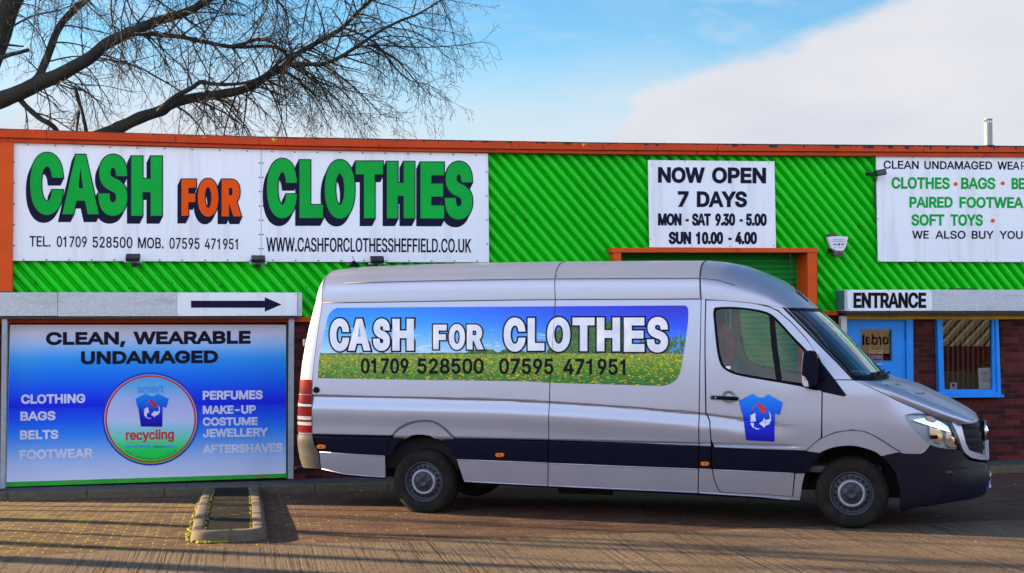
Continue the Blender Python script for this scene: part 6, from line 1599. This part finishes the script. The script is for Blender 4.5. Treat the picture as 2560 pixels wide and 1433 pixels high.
# --- mirrors
def mirror(s):
    mm = bpy.data.objects.new('wing_mirror', None); COL.objects.link(mm); mm.parent = VAN
    def fl(p): return Vector((p.x, 2 * YC - p.y, p.z)) if s else p
    bm = bmesh.new(); yM = -.15
    prof = crom([(2007, 884), (2010, 879), (2024, 876.5), (2038, 878.5), (2043, 890), (2045.5, 915), (2045, 945), (2042, 964), (2024, 969), (2010, 967), (2003.5, 955), (2003, 925)], 3, True)
    R0 = [vplane(u, v, yM - .10) for u, v in shrink(prof, .90)]; R1 = [vplane(u, v, yM - .09) for u, v in prof]; R2 = [vplane(u, v, yM + .10) for u, v in prof]; R3 = [vplane(u, v, yM + .12) for u, v in shrink(prof, .9)]
    S = [[bm.verts.new(fl(p)) for p in R_] for R_ in (R0, R1, R2, R3)]
    for a, b in zip(S, S[1:]):
        for k in range(len(a)): bm.faces.new((a[k], a[(k + 1) % len(a)], b[(k + 1) % len(a)], b[k]))
    bm.faces.new(S[0]); bm.faces.new(S[-1]); obj('housing', bm, M_TRIM, mm, local=True, smooth=False)
    bm = bmesh.new(); a = vplane(2046, 935, yM + .05); b_ = vplane(2052, 945, .02); add_tube(bm, [fl(a), fl(b_)], [.07, .05], seg=10); obj('arm', bm, M_TRIM, mm, local=True)
    bm = bmesh.new(); prism_pts(bm, [fl(vplane(u, v, yM - .108)) for u, v in ((2005, 938), (2013, 944), (2020, 955), (2021.5, 967), (2010, 966), (2005, 957))], Vector((0, .05 if not s else -.05, 0))); ii = obj('repeater', bm, M_CLEAR, mm, local=True)
    bm = bmesh.new(); prism_pts(bm, [fl(vplane(u, v, yM - .110)) for u, v in ((2009, 945), (2013, 947), (2014.5, 952), (2010, 951))], Vector((0, .02 if not s else -.02, 0))); obj('bulb', bm, M_AMBER, ii, local=True)
mirror(0); mirror(1)
# --- aerials
bm = bmesh.new(); p0 = cab[-2]; base = vplane(1993, 736, .70); 
add_tube(bm, [base + Vector((-.06, 0, .02)), base + Vector((.0, 0, .0)), base + Vector((.11, 0, -.075))], [.012, .03, .008], seg=8); add_tube(bm, [base, vplane(1983.5, 700, .7), vplane(1973, 617, .7)], [.006, .004, .003], seg=6); obj('aerial', bm, M_TRIM, VAN, local=True)
bm = bmesh.new(); b2 = vplane(883, 664, .55); add_tube(bm, [b2 + Vector((-.05, 0, 0)), b2 + Vector((0, 0, .02)), b2 + Vector((.06, 0, .0))], [.02, .035, .02], seg=8); add_tube(bm, [vplane(889, 657, .55), vplane(880, 641, .55)], .004, seg=5); obj('roof_aerial', bm, M_TRIM, VAN, local=True)
# --- meadow picture on the side
def decal_l(v): return poly_interp([(764, 858), (769, 845), (773, 835), (778, 828.5), (786, 822), (795, 819), (825, 812), (870, 803), (900, 797.5), (930, 795.6), (945, 795.4), (960, 795.4)], v)
RCOL = [(764, 1708), (766, 1715), (769, 1718.5), (775, 1720.5), (785, 1721), (810, 1719.5), (850, 1714), (890, 1708), (920, 1703), (940, 1696.5), (952, 1687), (959, 1675), (963, 1662), (965.5, 1650)]
def dtop(u): return poly_interp([(795, 773), (845, 769.8), (1000, 768.5), (1318, 766.5), (1720, 763.8)], u)
def dbot(u): return poly_interp([(795, 945.6), (1000, 949), (1318, 953.5), (1370, 957), (1650, 964.8), (1720, 966)], u)
def fb(x, y, o=3):
    s = 0; a = 1; f = 1
    for _ in range(o): s += a * noise.noise((x * f, y * f, 2.3 * f)); a *= .5; f *= 2.1
    return s
def treetop(u):
    """height of the tree line above the meadow at picture column u"""
    h = 3.0 + 2.5 * abs(fb(u / 22, 1))
    for c, w, hh in ((1205, 45, 14), (1280, 40, 14), (1335, 30, 9)): h = max(h, hh * max(0, 1 - ((u - c) / w) ** 2) * (1 + .4 * fb(u / 7, 4)))
    if 1365 < u < 1625:
        t = min(1, (u - 1365) / 40) * (1 if u < 1560 else max(.12, 1 - (u - 1560) / 28)); h = max(h, t * (78 + 18 * fb(u / 9, 7)))
    if u > 1600: h = max(h, 32 + 9 * fb(u / 6, 3) + 10 * min(1, max(0, (u - 1640) / 60)))
    return h
def decal_col(u, v):
    hz_ = 887 - (u - 800) * .004
    tt = (v - 765) / (hz_ - 765); q = (u - 795) / 925
    if v < hz_:
        tl_ = ramp([(0, (10, 110, 236)), (.3, (30, 140, 240)), (.65, (110, 178, 240)), (1, (178, 206, 236))], tt)
        tr_ = ramp([(0, (16, 14, 170)), (.3, (14, 50, 205)), (.65, (30, 110, 235)), (1, (140, 186, 236))], tt)
        k = max(0, min(1, (q - .25) / .7)); c = tuple(a + (b - a) * k for a, b in zip(tl_, tr_))
        w_ = fb(u / 40, v / 7, 4) - .35
        if w_ > 0 and tt > .45: c = tuple(a + (235 - a) * min(.6, w_ * 1.6) for a in c)
        if v > hz_ - treetop(u):
            n = fb(u / 5, v / 5, 3); d = .5 + .5 * n; c = (18 + 70 * d, 62 + 70 * d, 18 + 14 * d)
            if fb(u / 3.0, v / 14, 2) < -.45: c = (10, 34, 26)
            if u > 1600 and fb(u / 5, v / 6, 3) > .22: c = (60, 130, 215)
        return c
    g_ = (v - hz_) / (962 - hz_)
    n = fb(u / (4 + 7 * g_), v / (1.6 + 2.2 * g_), 3)
    c = ramp([(0, (108, 132, 38)), (.15, (98, 130, 22)), (.5, (74, 122, 24)), (1, (38, 100, 36))], g_)
    c = tuple(a * (1 + .42 * n) for a in c)
    fl_ = noise.noise((u / (3.2 + 6.5 * g_), v / (1.0 + 3.0 * g_), 9.1))
    if fl_ > (.30 if g_ < .25 else .38): c = (226 + 16 * n, 178 + 20 * n, 12)
    return tuple(max(0, min(255, a)) for a in c)
def dmap(u, t, l): return vmap(u, dtop(u) + (dbot(u) - dtop(u)) * t, l)
def dcol(u, t): return decal_col(u, dtop(u) + (dbot(u) - dtop(u)) * t)
def dl(t): v = 770 + 176 * t; return decal_l(v)
def dr(t): v = 765 + 199.5 * t; return poly_interp(RCOL, v)
M_DEC = pm('printed_vinyl', (1, 1, 1), 0.4, var=.03, attr='print', spec=.3, coat=.15)
dec = colour_grid('meadow_picture', 110, 480, dmap, dcol, M_DEC, VAN, .0035, dl, dr, 0.0, 1.0)
dec.data.polygons.foreach_set('use_smooth', [True] * len(dec.data.polygons))
VLET = [('C', 821.3, 877, 792.5, 882.5), ('A', 868.5, 929.5, 793.5, 881), ('S', 929.5, 979.4, 793, 881.5), ('H', 977.8, 1039.6, 793.5, 881), ('C', 1255.8, 1317.5, 790.5, 883.5), ('L', 1316, 1365.3, 791.5, 881), ('O', 1364.3, 1430, 789.5, 883.5), ('T', 1428, 1491, 790.5, 882), ('H', 1488.6, 1554.6, 790.5, 882.5), ('E', 1556.3, 1615.6, 790.5, 884), ('S', 1613.9, 1674.5, 789, 885.5)]
VFOR = [('F', 1079.4, 1121.3, 808, 877.5), ('O', 1118.7, 1167, 806.5, 879), ('R', 1163.8, 1211.5, 808, 878)]
def vgl(bm, L, bold, grow, lift):
    for i, (ch, a, b, t, d) in enumerate(L): letters(bm, ch, a + 4, b - 4, t + 4, d - 4, t + 4, d - 4, vmap, bold=bold, grow=grow, bbox=True, lift=lift + i * .00012)
bm = bmesh.new(); vgl(bm, VLET, 5.6, 4.0, .0055); vgl(bm, VFOR, 4.4, 3.4, .0055); obj('letter_outline', bm, M_NAVY, dec)
bm = bmesh.new(); vgl(bm, VLET, 5.6, 0, .0085); vgl(bm, VFOR, 4.4, 0, .0085); obj('lettering', bm, pm('white_vinyl', (.74, .74, .82), .5, spec=.3), dec)
bm = bmesh.new()
for s, a, b, t0, b0, t1, b1 in (('01709', 902.5, 1021.6, 895.9, 934, 896, 934.3), ('528500', 1044, 1209.4, 896.2, 934.6, 896.4, 934.8), ('07595', 1248, 1383.8, 896.3, 935, 897, 936.3), ('471951', 1408.9, 1563.7, 897, 936.8, 897.8, 937.6)): letters(bm, s, a, b, t0, b0, t1, b1, vmap, bold=1.4, lift=.006)
obj('lettering', bm, pm('charcoal_vinyl', (.007, .007, .010), .6, spec=.1), dec)
# shirt logo on the door
shirt(DR, vmap, lambda x, y: (1820 + x / 8.956, 960 + y / 8.956), .010)
bm = bmesh.new(); flat_poly(bm, [rect(1814.5, 915.5, 1826.5, 923)], vmap, .003); obj('sticker', bm, M_EWHITE, DR)
# seam of the two picture halves follows the body gap
bm = bmesh.new(); P = [vmap(u, v, .010) for u, v in ((1388.6, 750), (1384, 830), (1378, 920), (1374.3, 965))]; add_tube(bm, P, .0022, seg=4); obj('panel_seam', bm, M_DARK, VAN)
# red coat hanging in the cab
cb = bpy.data.objects.new('coat', None); COL.objects.link(cb); pw = MV @ Vector((3.02, .33, 1.45)); cb.location = pw; tag(cb, 'red and orange coat hanging behind the driver seat inside the van', 'coat')
bm = bmesh.new(); prevr = None
for j in range(12):
    t = j / 11; z = 1.98 - .62 * t; w = .05 + .07 * math.sin(t * 2.6); r_ = [bm.verts.new(MV @ Vector((3.02 + .05 * math.sin(t * 5) + .10 * t + .04 * math.cos(a * 3), .33 + w * .5 * math.sin(a), z)) + Vector((w * .45 * math.cos(a), 0, 0))) for a in [2 * math.pi * k / 14 for k in range(14)]]
    if prevr:
        for k in range(14): bm.faces.new((prevr[k], prevr[(k + 1) % 14], r_[(k + 1) % 14], r_[k]))
    else: bm.faces.new(r_)
    prevr = r_
bm.faces.new(prevr); obj('fabric', bm, pm('red_cloth', (.30, .012, .012), .9, var=.3, scale=12), cb, smooth=True)

# ================================================================== trees
M_BARK = pm('dark_bark', (0.014, 0.012, 0.009), 0.9, var=0.4, scale=6, bump=0.6, bscale=25, dirt=((0.030, 0.034, 0.010), 2.0, 0.5, 0.7, 0.7))
M_TWIG = pm('twig_bark', (0.024, 0.016, 0.013), 0.9, var=0.4, scale=4)
M_FARTWIG = pm('pale_far_twigs', (0.22, 0.17, 0.13), 0.9, var=0.3, scale=2)
class Wood:
    def __init__(self): self.V = []; self.F = []
    def tube(self, pts, rs, seg=6):
        base = len(self.V); n = len(pts)
        for i, p in enumerate(pts):
            d = pts[min(i + 1, n - 1)] - pts[max(i - 1, 0)]
            a = d.cross(Vector((0.31, 0.9, 0.2)));  a = a if a.length > 1e-6 else Vector((1, 0, 0))
            a = a.normalized(); b = d.cross(a).normalized()
            for k in range(seg):
                t = 2 * math.pi * k / seg; self.V.append(p + (a * math.cos(t) + b * math.sin(t)) * rs[i])
        for i in range(n - 1):
            for k in range(seg):
                q = base + i * seg; self.F.append((q + k, q + (k + 1) % seg, q + seg + (k + 1) % seg, q + seg + k))
    def build(self, name, mat, parent): return pyobj(name, self.V, self.F, mat, parent, smooth=True, local=False)
def spur(W, rnd, p, d, L, r, lv, droop, seg=3, dens=1.0):
    """a twig that bends down under its weight and throws finer twigs"""
    n = max(3, int(L / (0.13 if lv > 1 else 0.11))); pts = [p.copy()]; rs = [r]; d = d.normalized(); st = L / n
    wob = Vector((rnd.gauss(0, 1), rnd.gauss(0, 1), rnd.gauss(0, 1))) * 0.10
    for i in range(n):
        t = (i + 1) / n
        d = (d + wob * .5 + Vector((rnd.gauss(0, .12), rnd.gauss(0, .10), rnd.gauss(0, .12) - droop * (0.05 + .14 * t)))).normalized()
        if lv == 0 and t > .55: d = (d + Vector((0, 0, .16))).normalized()     # tips turn up
        p = p + d * st; pts.append(p.copy()); rs.append(max(.0026, r * (1 - .78 * t)))
    W.tube(pts, rs, seg)
    if lv > 0:
        k = max(2, int(L * (8.0 if lv > 1 else 9.5) * dens))
        for j in range(k):
            t = .12 + .88 * (j + rnd.random()) / k; i = min(n - 1, int(t * n)); q = pts[i].lerp(pts[i + 1], t * n - i)
            ax = (pts[i + 1] - pts[i]).normalized(); s_ = Vector((rnd.gauss(0, 1), rnd.gauss(0, .8), rnd.gauss(0, 1) - .25 * droop)); s_ = (s_ - ax * s_.dot(ax)).normalized()
            dd = ax * rnd.uniform(.5, 1.0) + s_ * rnd.uniform(.5, 1.0)
            spur(W, rnd, q, dd, L * rnd.uniform(.22, .48) * (1.1 - .5 * t), rs[i] * .6, lv - 1, droop * .7, 3, dens)
def limb(W, T, rnd, path, y0, y1, r0, r1, dens=1.0, lens=(.7, 1.7), start=0.1, droop=.8, wig=.05, lv=2):
    """main branch traced as a 3D path; path in view angles at depth y0..y1"""
    P = crom([(u, v, 0) for u, v in path], 5); n = len(P); pts = []; rs = []
    for i, (u, v, _) in enumerate(P):
        t = i / (n - 1); y = y0 + (y1 - y0) * t + .25 * noise.noise((t * 4, u * .003, 1.1)); pts.append(hity(u, v, y)); rs.append(r0 + (r1 - r0) * t ** .8)
    rs = [r * .9 * (1 + .10 * noise.noise((i * .35, r0 * 31, 2))) for i, r in enumerate(rs)]
    W.tube(pts, rs, 9)
    tot = sum((b - a).length for a, b in zip(pts, pts[1:])); k = int(tot * 5.4 * dens)
    for j in range(k):
        t = start + (1 - start) * (j + rnd.random()) / k; f = t * (n - 1); i = min(n - 2, int(f)); q = pts[i].lerp(pts[i + 1], f - i)
        ax = (pts[i + 1] - pts[i]).normalized(); s_ = Vector((rnd.gauss(0, 1), rnd.gauss(0, 1), rnd.gauss(0, 1))); s_ = (s_ - ax * s_.dot(ax)).normalized()
        if s_.z > .3 and rnd.random() < .35: s_.z *= -1
        spur(T, rnd, q, ax * rnd.uniform(.5, 1.1) + s_, rnd.uniform(*lens) * (.75 + .4 * (1 - t)), min(.016, rs[i] * .5), lv, droop, 4)
    return pts
z1 = 1 / 1.99
def zz(L): return [(x * z1, y * z1) for x, y in L]
tree = empty('bare_tree', Vector((-10.9, 24.3, -.3))); tag(tree, 'large bare winter tree with drooping twigs reaching over the shop roof from the left', 'tree')
Wd, Tw, rnd = Wood(), Wood(), random.Random(21)
trunk_px = [(-330, 905), (-320, 700), (-250, 520), (-160, 380), (-62, 230), (-18, 120), (18, 20), (60, -90), (90, -260), (160, -520)]
limb(Wd, Tw, rnd, trunk_px, 24.3, 24.6, .34, .20, dens=.35, start=.45)
limb(Wd, Tw, rnd, [(-150, 370), (-90, 290)] + zz([(0, 500), (100, 460), (200, 412), (290, 376), (370, 332), (450, 285), (530, 217), (620, 176), (700, 140), (800, 100), (900, 70), (970, 40), (1030, 0), (1120, -60), (1250, -150)]), 24.3, 23.2, .19, .05, dens=1.25, start=.2)
limb(Wd, Tw, rnd, zz([(150, 420), (190, 385), (225, 310), (252, 240), (280, 165), (320, 100), (380, 40), (430, 0), (500, -80), (560, -200)]), 24.1, 24.6, .085, .06, dens=.9)
limb(Wd, Tw, rnd, zz([(610, 180), (650, 172), (720, 168), (800, 175), (900, 184), (1000, 205), (1100, 225), (1200, 235), (1300, 230), (1380, 240), (1450, 290)]), 23.7, 23.0, .052, .026, dens=.9)
limb(Wd, Tw, rnd, zz([(1150, 232), (1220, 215), (1280, 200), (1340, 205), (1390, 240), (1440, 280), (1520, 350), (1590, 420), (1640, 520), (1680, 600)]), 23.2, 22.8, .030, .008, dens=1.6, lens=(.4, 1.1))
limb(Wd, Tw, rnd, [(-270, 560), (-120, 480), (40, 420), (160, 370)] + zz([(520, 668), (600, 632), (700, 585), (800, 552), (850, 520), (950, 490), (1050, 475), (1200, 450), (1300, 400), (1350, 362), (1400, 340), (1450, 290), (1500, 255), (1600, 200), (1700, 140), (1780, 60), (1850, 0), (1930, -60)]), 24.2, 22.2, .16, .022, dens=1.25, start=.42)
limb(Wd, Tw, rnd, zz([(790, 556), (830, 515), (870, 482), (950, 440), (1000, 408), (1060, 418), (1150, 420), (1250, 405), (1330, 362), (1400, 300), (1480, 270), (1560, 240)]), 23.2, 22.4, .060, .014, dens=1.0)
limb(Wd, Tw, rnd, zz([(1360, 350), (1450, 322), (1550, 320), (1620, 315), (1700, 280), (1800, 215), (1900, 150), (2000, 100), (2080, 70), (2180, 10), (2260, -40)]), 22.7, 22.0, .052, .012, dens=1.5, start=.05)
limb(Wd, Tw, rnd, zz([(1740, 250), (1800, 232), (1900, 226), (2000, 232), (2100, 236), (2200, 232), (2300, 224), (2400, 210), (2470, 232)]), 22.4, 22.0, .020, .004, dens=1.3, lens=(.35, .9), lv=1)
limb(Wd, Tw, rnd, zz([(1690, 135), (1780, 165), (1850, 200), (1930, 180), (2050, 190), (2150, 230), (2250, 300), (2310, 340)]), 22.4, 22.0, .018, .004, dens=1.2, lens=(.35, .9), lv=1)
for k, pth in enumerate(([(1450, 310), (1520, 370), (1600, 430), (1680, 500), (1740, 580), (1800, 660)], [(1470, 320), (1560, 380), (1660, 420), (1740, 490), (1790, 560), (1850, 650)], [(1400, 345), (1480, 400), (1540, 470), (1600, 560), (1650, 640)], [(1600, 320), (1720, 400), (1830, 500), (1900, 570), (1990, 590)], [(1830, 220), (1950, 280), (2030, 360), (2110, 450), (2200, 500)], [(1860, 200), (1960, 330), (2040, 400), (2120, 420), (2210, 460)])):
    limb(Wd, Tw, rnd, zz(pth), 22.7, 22.0 + .2 * (k % 3), .020, .004, dens=1.9, lens=(.4, 1.0), start=.05, droop=1.1)
limb(Wd, Tw, rnd, zz([(60, 455), (95, 490), (130, 530), (200, 590), (250, 618), (285, 660), (300, 760)]), 24.2, 23.9, .058, .045, dens=.4)
limb(Wd, Tw, rnd, zz([(372, 440), (385, 480), (395, 520), (410, 565), (430, 660), (440, 760)]), 23.5, 23.4, .045, .03, dens=.3, lens=(.3, .7), lv=1)
limb(Wd, Tw, rnd, zz([(398, 530), (388, 590), (380, 660), (375, 760)]), 23.5, 23.4, .03, .02, dens=.3, lens=(.3, .7), lv=1)
limb(Wd, Tw, rnd, zz([(290, 415), (350, 440), (420, 455), (480, 500), (520, 570), (560, 630)]), 23.6, 23.2, .018, .006, dens=.8, lens=(.3, .8), lv=1)
limb(Wd, Tw, rnd, zz([(300, 405), (400, 420), (520, 428), (600, 445), (690, 465)]), 23.6, 23.2, .014, .005, dens=.8, lens=(.2, .5), lv=1)
limb(Wd, Tw, rnd, zz([(500, 290), (600, 310), (700, 340), (790, 390), (860, 430), (900, 460)]), 23.6, 23.2, .022, .012, dens=1.2, lens=(.3, .9), lv=1)
for k, pth in enumerate(([(950, 495), (1050, 530), (1130, 570), (1200, 620), (1240, 680)], [(1000, 485), (1090, 500), (1160, 560), (1230, 640), (1250, 690)], [(880, 530), (940, 570), (1000, 640), (1030, 690)], [(1180, 460), (1150, 540), (1120, 640), (1115, 690)], [(1310, 410), (1360, 480), (1390, 560), (1430, 690)], [(1230, 440), (1220, 560), (1200, 690)])):
    limb(Wd, Tw, rnd, zz(pth), 23.0, 22.8, .022, .008, dens=1.0, lens=(.3, .9), start=.05)
# upper crown, mostly above the frame: big drooping twigs come down into view
for k in range(26):
    u = rnd.uniform(60, 1010); v = rnd.uniform(-190, -10); y = rnd.uniform(22.4, 24.6)
    p = hity(u, v, y); spur(Tw, rnd, p, Vector((rnd.uniform(-.5, .9), rnd.uniform(-.4, .4), rnd.uniform(-.9, .1))), rnd.uniform(1.6, 2.7), .017, 2, 1.3, 4, .9)
for k in range(7):
    u = 150 + 125 * k; limb(Wd, Tw, rnd, [(u - 120, -30 - 15 * k), (u, -80 + 8 * (k % 3)), (u + 130, -130)], 23.6, 23.0, .04, .03, dens=.5)
# stubs on the stem
limb(Wd, Tw, rnd, zz([(-20, 300), (40, 275), (100, 260), (145, 248)]), 24.2, 24.0, .05, .035, dens=.2, lv=1)
limb(Wd, Tw, rnd, zz([(20, 222), (60, 226), (118, 232)]), 24.2, 24.1, .032, .014, dens=0, lv=1)
limb(Wd, Tw, rnd, zz([(-30, 190), (40, 150), (90, 115), (180, 75), (280, 55), (400, 10)]), 24.3, 24.2, .03, .010, dens=.8, lens=(.4, 1), lv=1)
Wd.build('trunk', M_BARK, tree); tw_ = Tw.build('crown', M_TWIG, tree)
print('twig faces', len(Tw.F))
# far bare trees beyond the roof, pale with distance
def far_tree(x, y, h, seed, label):
    t = empty('bare_tree', Vector((x, y, -.3))); tag(t, label, 'tree', 'pale bare trees beyond the roof'); rn = random.Random(seed); A, B = Wood(), Wood()
    P = [Vector((x, y, -.3 + h * .75 * k / 5)) + Vector((rn.gauss(0, .12), 0, 0)) for k in range(6)]; A.tube(P, [.24 - .036 * k for k in range(6)], 7)
    for k in range(34):
        q = P[0].lerp(P[-1], rn.uniform(.35, 1)); a = rn.uniform(0, 6.28); d = Vector((math.cos(a) * .55, math.sin(a) * .4, rn.uniform(.6, 1.2)))
        spur(B, rn, q, d, rn.uniform(.25, .42) * h, .03, 2, -.35, 3, .32)
    A.build('trunk', M_FARTWIG, t); B.build('crown', M_FARTWIG, t)
far_tree(-19.6, 58, 10.2, 4, 'pale bare tree far behind the roof, at the left edge of the photo'); far_tree(-16.8, 60, 9.6, 5, 'pale bare tree beyond the roof, between the two lowest dark limbs'); far_tree(-11.9, 62, 8.4, 6, 'small pale bare tree peeping over the trim above the word FOR')
# bare saplings left of the frame: they throw the long stripes of shade over the yard
sx_, sy_ = -math.cos(SUN_AZ), math.sin(SUN_AZ)
def sapling(u, v, dist, h, r, seed, label):
    q = hitz(u, v, 0.0); x, y = q.x + sx_ * dist, q.y + sy_ * dist
    t = empty('bare_tree', Vector((x, y, -.15))); tag(t, label, 'tree', 'slim bare trees left of the yard'); rn = random.Random(seed); A, B = Wood(), Wood()
    P = [Vector((x, y, -.2 + h * k / 6)) + Vector((rn.gauss(0, .03), rn.gauss(0, .03), 0)) * k for k in range(7)]; A.tube(P, [r * (1 - .1 * k) for k in range(7)], 8)
    for k in range(6):
        qq = P[3].lerp(P[-1], rn.uniform(.3, 1)); a = rn.uniform(0, 6.28); spur(B, rn, qq, Vector((math.cos(a), math.sin(a), rn.uniform(.4, 1.2))), rn.uniform(.15, .25) * h, r * .3, 1, .1, 4, .4)
    A.build('trunk', M_BARK, t); B.build('crown', M_TWIG, t)
SAP = [(900, 1279, 12.0, 5.5, .055), (1100, 1306, 13.5, 6.0, .050), (1000, 1342, 12.5, 5.8, .075), (1800, 1378, 16.5, 6.8, .075), (250, 1297, 9.5, 5.0, .075), (250, 1268, 9.0, 4.6, .05), (250, 1335, 10.5, 5.2, .06), (330, 1416, 11.5, 5.6, .22), (1250, 1428, 15.0, 6.5, .13)]
for i, q in enumerate(SAP): sapling(*q, 31 + i, ('slim bare tree left of the frame throwing a stripe of shade over the paving' if i != 7 else 'stout bare tree left of the frame shading the near left corner of the road'))
# ================================================================== the building across the yard (seen only as reflections)
OPP = empty('opposite_building', fp(0, -.2, 24.5)); tag(OPP, 'beige ribbed shed across the yard, mirrored in the door and window glass', 'building')
M_BEIGE = pm('beige_cladding', (0.26, 0.235, 0.19), 0.5, var=.12, scale=1.5)
V, Fc = [], []
def opp(s, z, d=0): return fp(s, z, 24.5 - d)
nrib = 150; span = 60.0
for k in range(nrib):
    s0 = -34 + k * .42
    for a, b, d0_, d1_ in ((0, .2, .05, .05), (.2, .26, .05, 0), (.26, .36, 0, 0), (.36, .42, 0, .05)):
        i = len(V); V += [opp(s0 + a - 1.7, .8, d0_), opp(s0 + b - 1.7, .8, d1_), opp(s0 + b + 1.7, 4.2, d1_), opp(s0 + a + 1.7, 4.2, d0_)]; Fc.append((i, i + 1, i + 2, i + 3))
pyobj('cladding', V, Fc, M_BEIGE, OPP, local=False)
bm = bmesh.new(); prism_pts(bm, [opp(-36, -.3, -.02), opp(32, -.3, -.02), opp(32, 4.3, -.02), opp(-36, 4.3, -.02)], FN * 9); obj('wall', bm, M_BRICK, OPP)
bm = bmesh.new(); prism_pts(bm, [opp(-36, 4.2, .1), opp(32, 4.2, .1), opp(32, 4.5, .1), opp(-36, 4.5, .1)], FN * .2); obj('fascia', bm, pm('grey_fascia', (.15, .15, .16), .6), OPP)
pg = hit(2190, 850, DO); dd = ray(2190, 850); rd = dd - FN * 2 * dd.dot(FN); tt = (24.5 - .12 - (pg - FO).dot(FN)) / rd.dot(FN); pc = pg + rd * tt; sc_, zc_ = (pc - FO).dot(FT), pc.z
osn = empty('shed_sign', opp(sc_, zc_ - .6, .12)); tag(osn, 'pale board with dark lettering on the shed across the yard, mirrored in the door glass', 'sign')
bm = bmesh.new(); prism_pts(bm, [opp(sc_ - 1.3, zc_ - .45, .12), opp(sc_ + 1.3, zc_ - .45, .12), opp(sc_ + 1.3, zc_ + .55, .12), opp(sc_ - 1.3, zc_ + .55, .12)], FN * .05); obj('panel', bm, pm('cream_board', (.50, .42, .28), .6), osn)
bm = bmesh.new(); letters(bm, 'affordable', -.95, .95, 0, .36, 0, .36, lambda u, v, l: opp(sc_ - u, zc_ + .2 - v, .13 + l), bold=.006, bbox=True); obj('lettering', bm, M_NAVY, osn)
